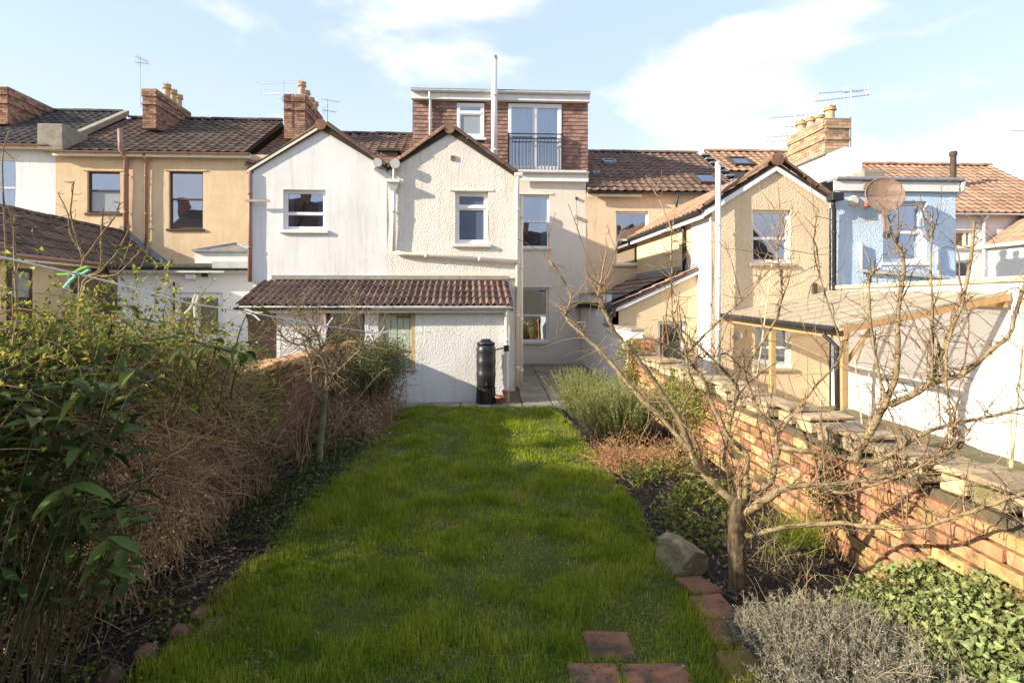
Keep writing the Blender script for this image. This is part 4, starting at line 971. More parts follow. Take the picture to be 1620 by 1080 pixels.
pipe(Fh, [(L0, TO - .06, hz_(1362, 385, TO - .06)), (L0, TO - .06, zz), (hs(1490, TO - .06), TO - .06, hz_(1490, 438, TO - .06)), (hs(1500, TO - .06), TO - .1, hz_(1500, 444, TO - .06))], .05, 'grey_pipe', 'waste_pipe', False)
pipe(Fh, [(hs(1483, TO), TO - .03, hz_(1483, 395, TO)), (hs(1483, TO), TO - .03, hz_(1483, 436, TO))], .03, 'white_pipe', 'waste_pipe', False)
q = MB(); q.lathe(0, 0, [(.11, 0), (.13, .03), (.09, .06)], 12)
q.v = [(hs(1350, TO) + a, TO - c, hz_(1350, 318, TO) + b) for a, b, c in q.v]; q.build('vent_cowl', 'sill', Fh)
MB().box(hs(1366, TO), hs(1374, TO), TO - .12, TO, hz_(1370, 328, TO), hz_(1370, 320, TO)).build('dish_bracket', 'rust', Fh, bevel=.01)
# main roof, stack
zrF = hz_(1200, 240, 3.6); zeF = zrF - 2.33
rF = main_roof(Fh, sEF + .15, sFG, zeF, zrF, 'tile_orange', keep=lambda p: p.z > zeF + .9)
rw(rF, 1163, 263, .78, .9, zeF, zrF); rw(rF, 1254, 262, .78, .7, zeF, zrF)
MB().box(sEF, sFG, .02, .25, BASE, zeF - .1).build('main_wall', 'white_smooth', Fh)
ct = -4.6; c0, c1_ = hs(1305, ct), hs(1343, ct); zc = hz_(1323, 188, ct)
ck = chimney(Fh, c0, c1_, ct, -2.9, hz_(1323, 240, ct), zc, [(c0 + .3, -4.35, zc, .55, .13), (c0 + .28, -3.95, zc, .42, .12, False), (c0 + .28, -3.55, zc, .5, .12), (c0 + .28, -3.1, zc, .58, .14)], mat='brick_tan')
MB().box(c0 - .06, c1_ + .02, ct - .05, -2.85, hz_(1323, 245, ct), hz_(1323, 238, ct)).build('string_course', 'concrete', ck, bevel=.015)
q = MB(); q.box(c0 + .03, c1_ - .18, TO + .55, -2.0, 4.0, hz_(1323, 245, ct) - .003); q.build('party_wall', 'white_wall', Fh)
q = MB(); q.prism_x([(-2.0, 5.0), (0.2, 5.4), (0.2, 6.2), (-2.0, hz_(1323, 245, ct))][::-1], c0 + .05, c1_ - .2); q.build('party_wall_upstand', 'white_wall', Fh)
MB().box(c0 + .02, c1_ - .1, TO - .12, TO + .55, zF + .02, hz_(1318, 270, TO)).build('kneeler', 'concrete', Fh, bevel=.02) 

# --- far-right house with the orange roof
Gh = hroot('terraced_house', 'orange tiled house at far right behind the blue house', 'house', sFG + 2.7, 0, BASE, 'terraced houses')
zeG = hz_(1565, 337, 0); zrG = hz_(1500, 261, 3.6)
wg = hrect(1500, 1540, 364, 392, 0); wg2 = hrect(1500, 1540, 412, 440, 0)
panel(Gh, 'wall', 'white_smooth', sFG, sFG + 6.8, BASE, [(sFG, zeG - .05), (sFG + 6.8, zeG - .05)], [wg, wg2], 0, und=.01, seed=80)
window(Gh, wg, 0, fm='cream_paint', trans=(), mull=(.75,), sill='cream_paint', fw=.08, back='blind'); window(Gh, wg2, 0, trans=(), sill=None, fw=.07)
rG = main_roof(Gh, sFG + .0, sFG + 6.8, zeG, zrG, 'tile_orange')
gutter(Gh, sFG, sFG + 6.8, -.22, zeG - .06, 'white_pipe', r=.055)
pipe(Gh, [(hs(1557, -.1), -.25, zeG - .1), (hs(1557, -.1), -.1, zeG - .25), (hs(1557, -.1), -.1, 2.5)], .055, 'white_pipe')
q = MB(); vx = hs(1508, 1.6); vz = hz_(1508, 270, 1.6); q.lathe(vx, 1.6, [(.1, vz - .4), (.1, vz + .55), (.13, vz + .56), (.13, vz + .68), (.1, vz + .72)], 12); q.build('vent_pipe', 'dark_gutter', rG)
gs = hs(1562, -.1); gz = hz_(1562, 387, -.1)
q = MB(); q.box(gs, gs + 3, -6.5, -.02, BASE, gz - .05); q.build('wing_wall', 'white_wall', Gh)
dk = MB(); dk.prism([(gs - .15, gz - .12), (gs + 1.9, gz + 1.25), (gs + 1.9, gz + 1.33), (gs - .15, gz - .04)], -6.5, -.01); d5 = dk.build('wing_roof', 'roof_deck', Gh)
upg = Vector((2.05, 0, 1.37)); lay_tiles(d5, Vector((gs - .17, -.1, gz - .06)), (0, -1, 0), upg, 21, 7, .30, (upg.length - .05) / 7, 'tile_orange')
MB().box(gs - .22, gs - .17, -6.5, -.02, gz - .14, gz - .02).build('gutter', 'cream_paint', Gh)
# ------------------------------------------------------------------ outhouse under the two gables
OT = -7.3
Oh = hroot('outhouse', 'low white outhouse with brown tiled lean-to roof and green door', 'outhouse', hs(700, OT), OT, 0.0)
o0, o1 = hs(444, OT), hs(806, OT); om = hs(598, OT); zo = hz_(700, 482, OT)
dr = hrect(598.5, 657, 484, 583, OT); wn_ = hrect(515, 577, 486, 548, OT)
panel(Oh, 'wall', 'white_dash', om, o1, -.1, [(om, zo), (o1, zo)], [dr], OT, und=.016, seed=90, step=.16, reveal=.1)
panel(Oh, 'wall', 'white_smooth', o0, om - .003, -.1, [(o0, zo + .03), (om - .003, zo + .03)], [wn_], OT, und=.01, seed=92, reveal=.1)
window(Oh, wn_, OT, fm='dark_gutter', trans=(), mull=(.55,), glass='glass', sill='stone_sill', fw=.05)
MB().box(o1 - .15, o1 - .003, OT + .11, TO - .01, -.1, zo + .05).build('side_wall', 'white_dash', Oh)
MB().box(o0 - 1.0, o0, -6.35, -6.2, -.1, 2.2).build('store_back', 'door_dark', Oh)
MB().box(o0 - .08, o0 - .003, OT, -6.2, -.1, zo).build('store_side', 'white_smooth', Oh)
# plank door with peeling pale green paint
a, b, c, d = dr
dn = 6; pw = (b - a) / dn
do = MB().box(a + .02, b - .02, OT + .085, OT + .1, c + .01, d - .01).build('door', 'door_dark', Oh)
for k in range(dn):
    MB().box(a + k * pw + .004, a + (k + 1) * pw - .004, OT + .05 + random.uniform(0, .006), OT + .083, c + .01 + random.uniform(0, .02), d - .012).build('plank', 'door_green', do, bevel=.004)
for z in (d - .22, c + .35):
    MB().box(b - .36, b - .02, OT + .038, OT + .048, z - .02, z + .02).build('hinge', 'rust', do)
MB().box(b - .075, b - .002, OT + .012, OT + .05, c, d).build('door_frame', 'trellis_wood', do)
MB().box(a - .03, b + .03, OT - .03, OT + .08, c - .05, c - .003).build('door_sill', 'stone_sill', do)
# roof
g0, g1 = hs(372, OT - .15), hs(812, OT - .15); zg0 = hz_(700, 479, OT - .15); zg1 = hz_(700, 441, TO)
dk = MB(); dk.prism_x([(OT - .12, zg0 - .09), (TO - .01, zg1 - .09), (TO - .01, zg1 - .16), (OT - .12, zg0 - .16)][::-1], g0, g1); rO = dk.build('roof', 'roof_deck', Oh)
upo = Vector((0, TO - OT + .15, zg1 - zg0)); no = Vector((0, -upo.z, upo.y)).normalized()
nc = 20; wdt = (g1 - g0) / nc
lay_tiles(rO, Vector((g0, OT - .16, zg0)) - no * .075, (1, 0, 0), upo, nc, 4, round(wdt, 4), round((upo.length) / 4.15, 4), 'tile_house', 2, hgt=.045)
MB().box(g0 + .2, g1, TO - .06, TO - .008, zg1 - .02, zg1 + .07).build('abutment', 'mortar', rO)
gutter(Oh, hs(588, OT - .2), g1 - .02, OT - .14, zg0 - .08, 'grey_pipe', r=.055)
gutter(Oh, g0, hs(588, OT - .2) - .004, OT - .14, zg0 - .09, 'black_pipe', r=.05)
MB().box(g0 + .05, g1 - .05, OT - .13, OT - .105, zg0 - .2, zg0 - .06).build('fascia', 'white_paint', Oh)
px_ = hs(801.5, OT - .12); pipe(Oh, [(px_, OT - .18, zg0 - .12), (px_, OT - .1, zg0 - .25), (px_, OT - .1, .3), (px_, OT - .1, .08)], .04, 'white_pipe')

# water butt on its stand, fed from that downpipe
bx, bt_ = hs(769, OT - .35), OT - .30
Bu = hroot('water_butt', 'slim black plastic water butt on stand against white outhouse', 'water butt', bx, bt_, 0.02)
m = MB(); r = .19
m.lathe(bx, bt_, [(r * .92, .36), (r * .96, .40), (r, .55), (r * 1.03, .62), (r * .99, .64), (r * 1.0, .80), (r * 1.04, .87), (r * 1.0, .89), (r, 1.05), (r * 1.02, 1.10), (r * .95, 1.13), (r * .88, 1.20)], 28); m.build('barrel', 'butt_plastic', Bu, smooth=True)
m = MB(); m.lathe(bx, bt_, [(r * .95, 1.19), (r * .97, 1.225), (r * .6, 1.26), (r * .5, 1.29), (r * .3, 1.30)], 28); m.build('lid', 'butt_plastic', Bu, smooth=True)
m = MB(); m.lathe(bx, bt_, [(r * .98, .02), (r * .94, .2), (r * .90, .33), (r * .95, .36)], 28)
for k in range(8):
    an = k * math.pi / 4; m.bar((bx + math.cos(an) * r * .97, bt_ + math.sin(an) * r * .97, .02), (bx + math.cos(an) * r * .90, bt_ + math.sin(an) * r * .90, .34), .045, .03)
m.build('stand', 'butt_plastic', Bu)
m = MB(); m.tube([(bx + r * .9, bt_ + .02, 1.08), (bx + .3, bt_ + .08, 1.10), (px_, OT - .1, 1.11)], .014, 8); m.tube([(px_, OT - .1, 1.04), (px_, OT - .1, 1.16)], .055, 12); m.build('diverter_hose', 'black_pipe', Bu)
m = MB(); m.tube([(bx, bt_ - r, .45), (bx, bt_ - r - .06, .45), (bx, bt_ - r - .07, .41)], .014, 8); m.build('tap', 'black_pipe', Bu)
tpx, tpt = hs(790, OT - .35), OT - .42
Tp = hroot('plant_pot', 'small terracotta plant pot beside the black water butt', 'plant pot', tpx, tpt, 0.02)
m = MB(); m.lathe(tpx, tpt, [(.055, .02), (.085, .15), (.096, .152), (.098, .19), (.085, .19), (.075, .14)], 18); m.build('pot', 'terracotta', Tp, smooth=True)
MB().lathe(tpx, tpt, [(.07, .14), (.01, .155)], 12).build('compost', 'soil', Tp)
tpx = hs(801, OT - .35)
Tp = hroot('clay_gully', 'clay gully pot under the white downpipe at outhouse corner', 'gully', tpx, OT - .14, 0.02)
MB().lathe(tpx, OT - .14, [(.05, .02), (.06, .1), (.055, .11), (.055, .2), (.07, .21), (.07, .26), (.05, .26)], 14).build('collar', 'terracotta', Tp)

# ------------------------------------------------------------------ aerials, dishes
def aerial(px, t, py0, py1, booms, label, mast_r=.014, group='roof aerials'):
    s = hs(px, t); z0 = hz_(px, py0, t); z1 = hz_(px, py1, t)
    o = hroot('television_aerial', label, 'aerial', s, t, z0, group)
    MB().tube([(s, t, z0), (s, t, z1)], mast_r, 6).build('mast', 'galv', o)
    for (f, L, ang, tilt, nel, el_) in booms:
        z = z0 + (z1 - z0) * f; dx, dy = math.cos(ang) * L, math.sin(ang) * L
        a = Vector((s - dx * .35, t - dy * .35, z - tilt * .35 * L)); b = Vector((s + dx * .65, t + dy * .65, z + tilt * .65 * L))
        MB().tube([a, b], .009, 5).build('boom', 'galv', o)
        m = MB(); per = Vector((-math.sin(ang), math.cos(ang), 0))
        for k in range(nel):
            p = a.lerp(b, k / (nel - 1)); m.tube([p - per * el_ / 2, p + per * el_ / 2], .005, 4)
            if k < 2: m.tube([p - Vector((0, 0, .14)), p + Vector((0, 0, .14))], .006, 4)
        m.build('elements', 'galv', o, kind='stuff')
    return o
aerial(222, 2.2, 170, 90, [(.97, .5, 1.3, .0, 6, .30), (.88, .4, .4, .02, 6, .26)], 'tall thin aerial on the leftmost small chimney')
aerial(449, 1.7, 195, 127, [(.95, 1.5, 2.9, .05, 12, .3), (.70, 1.3, 2.85, .06, 12, .28), (.55, .4, .3, 0, 5, .2)], 'bushy aerial left of the chimney above white gable')
aerial(518, 3.4, 205, 156, [(.95, .7, .5, 0, 8, .3), (.6, .5, .4, 0, 8, .3)], 'small aerial right of the chimney above white gable')
aerial(1258, -2.9, 238, 182, [(.97, 1.1, math.pi - .15, -.06, 12, .22), (.66, .9, .12, 0, 10, .22), (.42, 1.3, math.pi - .1, -.05, 12, .22), (.3, 1.2, math.pi - .2, -.05, 8, .2)], 'many armed aerial left of the chimney on blue house')
aerial(1346, -4.2, 250, 143, [(.99, 1.5, math.pi + .12, -.13, 16, .22), (.90, 1.6, math.pi + .08, -.16, 16, .22), (.97, .55, .05, .12, 6, .2)], 'long armed aerial right of the chimney on blue house')
aerial(1640, -1.0, 250, 206, [(.97, 1.4, math.pi, .0, 12, .22)], 'aerial arm reaching in at the right edge of the sky')
# mesh satellite dish on the blue wall
sx, szz = hs(1400, TO - .45), hz_(1400, 309, TO - .45)
Di = hroot('satellite_dish', 'round rusty mesh satellite dish on the pale blue wall', 'satellite dish', hs(1370, TO), TO, hz_(1370, 324, TO))
m = MB(); rd = .40; rings = 7; seg = 36
def dp(r_, a):
    x = r_ * math.cos(a); y = r_ * math.sin(a); dep = .5 * (r_ ** 2)
    n_ = Vector((-.25, -.94, .22)).normalized(); u_ = Vector((0, 0, 1)).cross(n_).normalized(); v_ = n_.cross(u_)
    return Vector((sx, TO - .40, szz)) + u_ * x + v_ * y + n_ * dep
mm = MB()
for k in range(40):          # fine mesh as crossed thin strips on the bowl
    for ax in (0, 1):
        c_ = -rd + (k + .5) * 2 * rd / 40; h_ = math.sqrt(max(0, rd * rd - c_ * c_)); n_ = 10; pr = None
        for i in range(n_ + 1):
            d_ = -h_ + 2 * h_ * i / n_
            x, y = (c_, d_) if ax == 0 else (d_, c_)
            def q_(x, y): return dp(math.hypot(x, y), math.atan2(y, x))
            w_ = .0062
            A_, B_ = (q_(x - w_, y), q_(x + w_, y)) if ax == 0 else (q_(x, y - w_), q_(x, y + w_))
            mm.v += [tuple(A_), tuple(B_)]
            if i: b_ = len(mm.v); mm.f.append((b_ - 4, b_ - 3, b_ - 1, b_ - 2))
mm.build('mesh_bowl', 'dish_mesh', Di, kind='stuff')
m = MB(); m.tube([dp(rd, 2 * math.pi * k / seg) for k in range(seg + 1)], .014, 6, cap=False); m.build('rim', 'dish_mesh', Di)
for k in range(6):
    MB().tube([dp(.03, k * math.pi / 3), dp(.2, k * math.pi / 3), dp(rd, k * math.pi / 3)], .007, 4).build('rib', 'dish_mesh', Di)
foc = dp(0, 0) + Vector((-.25, -.94, .22)).normalized() * .38
MB().tube([dp(rd, -1.75), (hs(1396, TO - .5), TO - .55, hz_(1396, 345, TO - .5)), (hs(1398, TO - .5), TO - .55, hz_(1398, 366, TO - .5))], .025, 6).build('feed_arm', 'rust', Di)
MB().box(hs(1396, TO - .5), hs(1404, TO - .5), TO - .6, TO - .5, hz_(1400, 377, TO - .5), hz_(1400, 367, TO - .5)).build('receiver', 'dark_gutter', Di, bevel=.01)
MB().tube([(hs(1370, TO), TO - .04, hz_(1370, 324, TO)), (hs(1390, TO - .3), TO - .3, hz_(1390, 316, TO - .3)), dp(.05, 0)], .03, 8).build('mount', 'rust', Di)

# ------------------------------------------------------------------ ground
def sheet(name, mat, x0, x1, y0, y1, z, step=None, amp=0, sc=1.0, seed=0, kind='structure'):
    if step:
        nx, ny = max(1, int((x1 - x0) / step)), max(1, int((y1 - y0) / step))
    else: nx = ny = 1
    xs = np.linspace(x0, x1, nx + 1); ys = np.linspace(y0, y1, ny + 1)
    V = [(x, y, z + (amp * (noise.noise(Vector((x * sc, y * sc, seed))) + .5 * noise.noise(Vector((x * sc * 3, y * sc * 3, seed + 5)))) if amp else 0)) for y in ys for x in xs]
    Fq = [(j * (nx + 1) + i, j * (nx + 1) + i + 1, (j + 1) * (nx + 1) + i + 1, (j + 1) * (nx + 1) + i) for j in range(ny) for i in range(nx)]
    me = np_mesh(V, np.array(Fq)); o = link(name, me, mat); o['kind'] = kind
    return o
sheet('ground', 'earth_far', -900, 900, -300, 1500, -0.92)
sheet('neighbour_garden', 'earth_far', 3.02, 9.5, 0.5, 13.2, -0.38, .3, .05, 1.2, 4)
MB().box(-14, -2.86, -1.0, 15.0, -.9, .25).build('upper_garden', 'earth_far')['kind'] = 'structure'
sheet('garden_soil', 'soil', -2.75, 2.75, 0.3, 11.0, 0.0, .05, .022, 3.0, 7)
MB().box(-2.75, 3.0, 0.3, 18.95, -.9, -.06).build('garden_terrace', 'soil')['kind'] = 'structure'
def lawn_edges(y):
    l = -1.84 + .05 * noise.noise(Vector((y * 1.7, 1, 0))) + .03 * noise.noise(Vector((y * 6, 2, 0))) + (.12 if y > 6 else 0) * min(1, (y - 6) / 4); r_ = 1.27 + .05 * noise.noise(Vector((y * 1.5, 5, 0))) + .03 * noise.noise(Vector((y * 6, 7, 0))) - max(0, (y - 6) * .05)
    return l, r_
# lawn
V = []; Fq = []; ny = 150; nx = 40
for j in range(ny + 1):
    y = .6 + (10.72 - .6) * j / ny; l, r_ = lawn_edges(y)
    for i in range(nx + 1):
        x = l + (r_ - l) * i / nx; e = min(i, nx - i) / nx
        V.append((x, y, .018 + .03 * min(1, e * 8) + .016 * noise.noise(Vector((x * 1.5, y * 1.5, 3)))))
for j in range(ny):
    for i in range(nx): b_ = j * (nx + 1) + i; Fq.append((b_, b_ + 1, b_ + nx + 2, b_ + nx + 1))
lawn = link('lawn', np_mesh(V, np.array(Fq), True), 'turf'); lawn['kind'] = 'structure'
def lawn_z(x, y):
    l, r_ = lawn_edges(y); e = min(x - l, r_ - x) / (r_ - l); return .018 + .03 * min(1, max(0, e * 8)) + .016 * noise.noise(Vector((x * 1.5, y * 1.5, 3)))
# patio of worn slabs: side return and the strip before the outhouse
pa = link('patio', bpy.data.meshes.new('patio'), None)
mb = MB().box(-2.6, 2.72, 10.72, 18.85, -.06, 0.0)
pa.data.from_pydata(mb.v, [], mb.f); pa.data.materials.append(MATS['mortar_moss']); pa['kind'] = 'structure'
SL = [bpy.data.meshes.new('slab') for _ in range(3)]
def slab_mesh(me, lx, ly, h, mat, bev=.008):
    bm = bmesh.new(); bmesh.ops.create_cube(bm, size=1); bmesh.ops.scale(bm, vec=(lx, ly, h), verts=bm.verts)
    for v in bm.verts: v.co += Vector((random.uniform(-.006, .006), random.uniform(-.006, .006), random.uniform(-.003, .003)))
    bmesh.ops.bevel(bm, geom=bm.edges[:], offset=bev, segments=1, affect='EDGES'); bm.to_mesh(me); bm.free(); me.materials.append(MATS[mat])
for me in SL: slab_mesh(me, .585, .585, .05, 'paving')
for j in range(13):
    for i in range(9):
        x = -2.25 + i * .60 + .02; y = 11.05 + j * .60
        if (y > 11.5 and x < .6): continue
        if x > 2.7: continue
        o = link('paving_slab', SL[(i * 7 + j * 3) % 3], None, pa); o.location = (x, y, .002 + random.uniform(-.004, .006)); o.rotation_euler = (random.uniform(-.006, .006), random.uniform(-.006, .006), math.pi * random.choice((0, 1)) + random.uniform(-.008, .008))

# ------------------------------------------------------------------ garden walls
def brick_mesh(l, h, d, mat, seed, bev=.007):
    rr = random.Random(seed); me = bpy.data.meshes.new('brick'); bm = bmesh.new(); bmesh.ops.create_cube(bm, size=1)
    for v in bm.verts: v.co = Vector((v.co.x * d, v.co.y * l, v.co.z * h)) + Vector((rr.uniform(-.006, .006), rr.uniform(-.006, .006), rr.uniform(-.003, .003)))
    bmesh.ops.bevel(bm, geom=bm.edges[:], offset=bev, segments=1, affect='EDGES'); bm.to_mesh(me); bm.free(); me.materials.append(MATS[mat]); return me
def brick_wall(rt_, xf, sg, y0, y1, z0, z1, bl, bh, mat, matf, limit=290, skip=.0, seed=1):
    """face at x = xf looking along sg*x; near bricks are single pieces, the far rest one mesh"""
    rr = random.Random(seed); ms = [brick_mesh(bl - .02, bh - .02, .10, mat, seed * 10 + k) for k in range(5)]; mh = brick_mesh(bl * .5 - .012, bh - .012, .10, mat, seed * 10 + 7)
    L = []
    nz = int((z1 - z0) / bh + .01)
    for k in range(nz):
        y = y0 - (bl / 2 if k % 2 else 0)
        while y < y1:
            L.append((y + bl / 2, z0 + (k + .5) * bh)); y += bl
    L.sort(key=lambda p: p[0])
    off = Vector(rt_.location); mb = MB()
    n = 0
    for (y, z) in L:
        if rr.random() < skip: continue
        x = xf - sg * (.05 - rr.uniform(.0, .012))
        if n < limit and z > .0:
            o = link('brick', ms[rr.randrange(5)], None, rt_); o.location = Vector((x, y + rr.uniform(-.004, .004), z + rr.uniform(-.003, .003))) - off
            o.rotation_euler = (rr.uniform(-.012, .012), 0, rr.uniform(-.02, .02)); n += 1
        else:
            mb.box(x - .05, x + .05, y - bl / 2 + .006, y + bl / 2 - .006, z - bh / 2 + .006, z + bh / 2 - .006)
    if mb.v: mb.build('far_bricks', matf, rt_, kind='stuff')
WX = 2.71
Wr = root('brick_wall', 'sunlit orange brick garden wall with rough coping blocks on the right', 'garden wall', (WX + .16, 6.0, 0))
MB().box(WX + .036, WX + .33, 1.2, 11.3, -.5, .84).build('wall_core', 'mortar_moss', Wr)
brick_wall(Wr, WX, -1, 1.9, 11.25, -.06, .86, .255, .094, 'brick_red', 'brick_red_far', 297, .02, 3)
cop = [brick_mesh(.25, .042, .40, 'coping', 60 + k, .012) for k in range(5)]; cob = [brick_mesh(.22, .10, .36, 'coping_block', 70 + k, .014) for k in range(5)]
y = 1.3
while y < 11.2:
    ll = random.choice((.25, .25, .22, .28)); dz = random.uniform(-.02, .035); xo = random.uniform(-.03, .04); rz = random.uniform(-.16, .16)
    o = link('coping_block', random.choice(cob), None, Wr); o.location = Vector((WX + .165 + xo, y + ll / 2, .905 + dz * .5)) - Vector(Wr.location); o.scale = (1, ll / .25 * .9, 1); o.rotation_euler = (0, 0, rz)
    o = link('coping_stone', random.choice(cop), None, Wr)
    o.location = Vector((WX + .165 + xo + random.uniform(-.015, .015), y + ll / 2, .978 + dz)) - Vector(Wr.location); o.scale = (random.uniform(.92, 1.08), ll / .25, random.uniform(.8, 1.2))
    o.rotation_euler = (random.uniform(-.05, .05), random.uniform(-.04, .04), rz); y += ll + random.choice((.03, .05, .08, .13))
# end pier by the white wall
m = MB(); m.box(WX - .02, WX + .40, 11.3, 11.72, -.4, 1.28); pr = m.build('end_pier', 'mortar_moss', Wr)
q = MB(); brick_block(q, WX - .02, WX + .40, 11.3, 11.72, 0.0, 1.28, .235, .085); q.build('pier_bricks', 'brick_red_far', Wr, kind='stuff')
Ll = root('brick_wall', 'dark brick boundary wall behind the bushes on the left', 'garden wall', (-2.85, 7.5, 0))
MB().box(-3.0, -2.735, 4.3, 11.4, -.3, 1.19).build('wall_core', 'mortar_moss', Ll)
brick_wall(Ll, -2.72, 1, 4.3, 11.35, .1, 1.21, .235, .085, 'brick_red', 'brick_old', 0, .0, 5)
q = MB(); brick_block(q, -3.0, -2.735, 4.3, 4.4, .1, 1.19, .235, .085, faces='f'); q.build('end_bricks', 'brick_old', Ll, kind='stuff')
cop2 = [brick_mesh(.215, .07, .30, 'brick_red', 80 + k, .01) for k in range(4)]
y = 4.35
while y < 11.3:
    o = link('coping_brick', cop2[random.randrange(4)], None, Ll); o.location = Vector((-2.86 + random.uniform(-.02, .03), y + .11, 1.235 + random.uniform(-.01, .02))) - Vector(Ll.location)
    o.rotation_euler = (random.uniform(-.06, .06), random.uniform(-.05, .05), random.uniform(-.12, .12)); y += .235
# white rendered wall between the side returns
Wm = root('rendered_wall', 'white rendered boundary wall beside the paved side return', 'garden wall', (2.86, 15.0, 0))
MB().box(2.76, 2.98, 14.9, 19.0, -.5, 2.26).build('wall', 'white_wall', Wm)
MB().box(2.76, 2.98, 11.725, 14.897, -.5, 1.42).build('low_wall', 'white_wall', Wm)
MB().box(2.72, 3.02, 14.85, 19.0, 2.263, 2.33).build('coping', 'concrete', Wm, bevel=.01)
MB().box(2.73, 3.01, 11.71, 14.84, 1.423, 1.48).build('coping', 'concrete', Wm, bevel=.01)
# bright white wall beyond the canopy
Wf = root('rendered_wall', 'bright sunlit white wall on the far right under the canopy', 'garden wall', (8.0, 11.0, -.38))
MB().box(7.92, 8.16, 8.55, 13.75, -.9, 2.33).build('wall', 'white_wall', Wf, bevel=.01)
MB().box(7.86, 8.22, 8.5, 13.75, 2.332, 2.42).build('coping', 'tan_smooth', Wf, bevel=.012)
MB().box(7.86, 8.22, 8.30, 8.548, -.9, 2.36).build('end_pier', 'tan_smooth', Wf, bevel=.01)
MB().box(7.90, 7.917, 8.8, 13.7, -.5, .30).build('plinth', 'white_paint', Wf)

# ------------------------------------------------------------------ polycarbonate canopy
Cn = root('canopy', 'lean-to canopy with ribbed polycarbonate roof on timber posts', 'canopy', (6.4, 11.0, -.38))
cy0, cy1 = 8.75, 13.45; xl, xh = 5.35, 7.86
def cz(x, y): f = (x - xl) / (xh - xl); return (1.60 + (y - cy0) * .028) * (1 - f) + (2.10 + (y - cy0) * .03) * f
nsh = 8
for k in range(nsh):
    a = cy0 + (cy1 - cy0) * k / nsh + .012; b = cy0 + (cy1 - cy0) * (k + 1) / nsh - .012
    m = MB(); nr_ = 6
    for i in range(nr_ + 1):
        yy = a + (b - a) * i / nr_; h_ = .012 if i % 2 else 0
        for x in (xl - .12, xh): m.v += [(x, yy, cz(x, yy) + .07 + h_), ]
    for i in range(nr_): m.f.append((2 * i, 2 * i + 1, 2 * i + 3, 2 * i + 2))
    m.build('roof_sheet', 'polycarb', Cn)
for k in range(nsh + 1):
    yy = cy0 + (cy1 - cy0) * k / nsh
    MB().bar((xl - .12, yy, cz(xl - .12, yy) + .085), (xh, yy, cz(xh, yy) + .085), .045, .03).build('glazing_bar', 'stone_sill', Cn)
    if k % 4 == 0: MB().bar((xl - .05, yy, cz(xl - .05, yy) + .0), (xh, yy, cz(xh, yy) + .0), .045, .10).build('rafter', 'pine', Cn)
MB().bar((xl, cy0 - .02, cz(xl, cy0) - .09), (xl, cy1, cz(xl, cy1) - .09), .07, .12).build('eaves_beam', 'pine', Cn)
MB().bar((xh - .04, cy0, cz(xh, cy0) - .09), (xh - .04, cy1, cz(xh, cy1) - .09), .05, .14).build('wall_plate', 'pine', Cn)
m = MB(); m.tube([(xl - .19, cy0 - .05, cz(xl, cy0) + .0), (xl - .19, cy1, cz(xl, cy1) + .0)], .05, 8); m.build('gutter', 'black_pipe', Cn)
for yy in (cy0 + .06, (cy0 + cy1) / 2, cy1 - .1):
    MB().box(xl - .05, xl + .05, yy - .05, yy + .05, -.45, cz(xl, yy) - .14).build('post', 'pine', Cn, bevel=.006)
MB().bar((xl + .05, cy0 + .06, cz(xl, cy0) - .5), (xl + .42, cy0 + .06, cz(xl + .42, cy0) - .08), .05, .05).build('brace', 'pine', Cn)
m = MB(); m.tube([(xl - .19, cy0 + .25, cz(xl, cy0) - .03), (xl - .19, cy0 + .25, cz(xl, cy0) - .10), (xl - .09, cy0 + .1, cz(xl, cy0) - .26), (xl - .09, cy0 + .07, -.4)],   .032, 8); m.build('downpipe', 'black_pipe', Cn, smooth=True)
# things in the neighbouring garden: rolled tarpaulin on logs, bamboo canes
Tr = root('rolled_tarpaulin', 'bundle of folded tarpaulin lying behind the brick wall', 'tarpaulin', (4.2, 8.0, .0))
for k, (yy, zz, r_) in enumerate(((8.2, .55, .17), (8.6, .62, .14), (7.9, .42, .18))):
    m = MB(); pts = [Vector((3.5 + i * .25, yy + .05 * math.sin(i * 1.3 + k), zz - .38 + .03 * math.sin(i * 2 + k))) for i in range(8)]
    m.tube(pts, [r_ * (.85 + .15 * math.sin(i * 1.9 + k)) for i in range(8)], 12); m.build('roll', 'tarp', Tr, smooth=True)
Lg = root('log_pile', 'stack of cut timber lengths behind the brick wall coping', 'log pile', (4.1, 7.0, -.35))
for k in range(9):
    r_ = random.uniform(.07, .10); row = k // 5; yy = 6.4 + (k % 5) * .22 + row * .11; zz = .05 + row * .18
    m = MB(); m.tube([(3.5 + random.uniform(-.1, .1), yy, zz), (4.9 + random.uniform(-.2, .2), yy + .05, zz)], r_, 10); m.build('log', 'log', Lg)
CANES = ((1222, 412, 1190, 660, 7.6, 'thin'), (1300, 605, 1296, 680, 7.3, ''), (1352, 565, 1366, 690, 6.6, ''), (1375, 590, 1376, 690, 6.9, ''), (1510, 640, 1490, 780, 5.2, ''), (1600, 640, 1597, 785, 5.0, ''), (1618, 545, 1597, 780, 4.9, ''))
cl_ = ['tallest bamboo cane leaning before the lower tan window', 'short bamboo cane left of the canopy post', 'bamboo cane just right of the canopy post', 'thin bamboo cane before the folded white wall base', 'leaning bamboo cane in front of bright white wall', 'upright bamboo cane near the right edge', 'pale bamboo cane leaning at the extreme right edge']
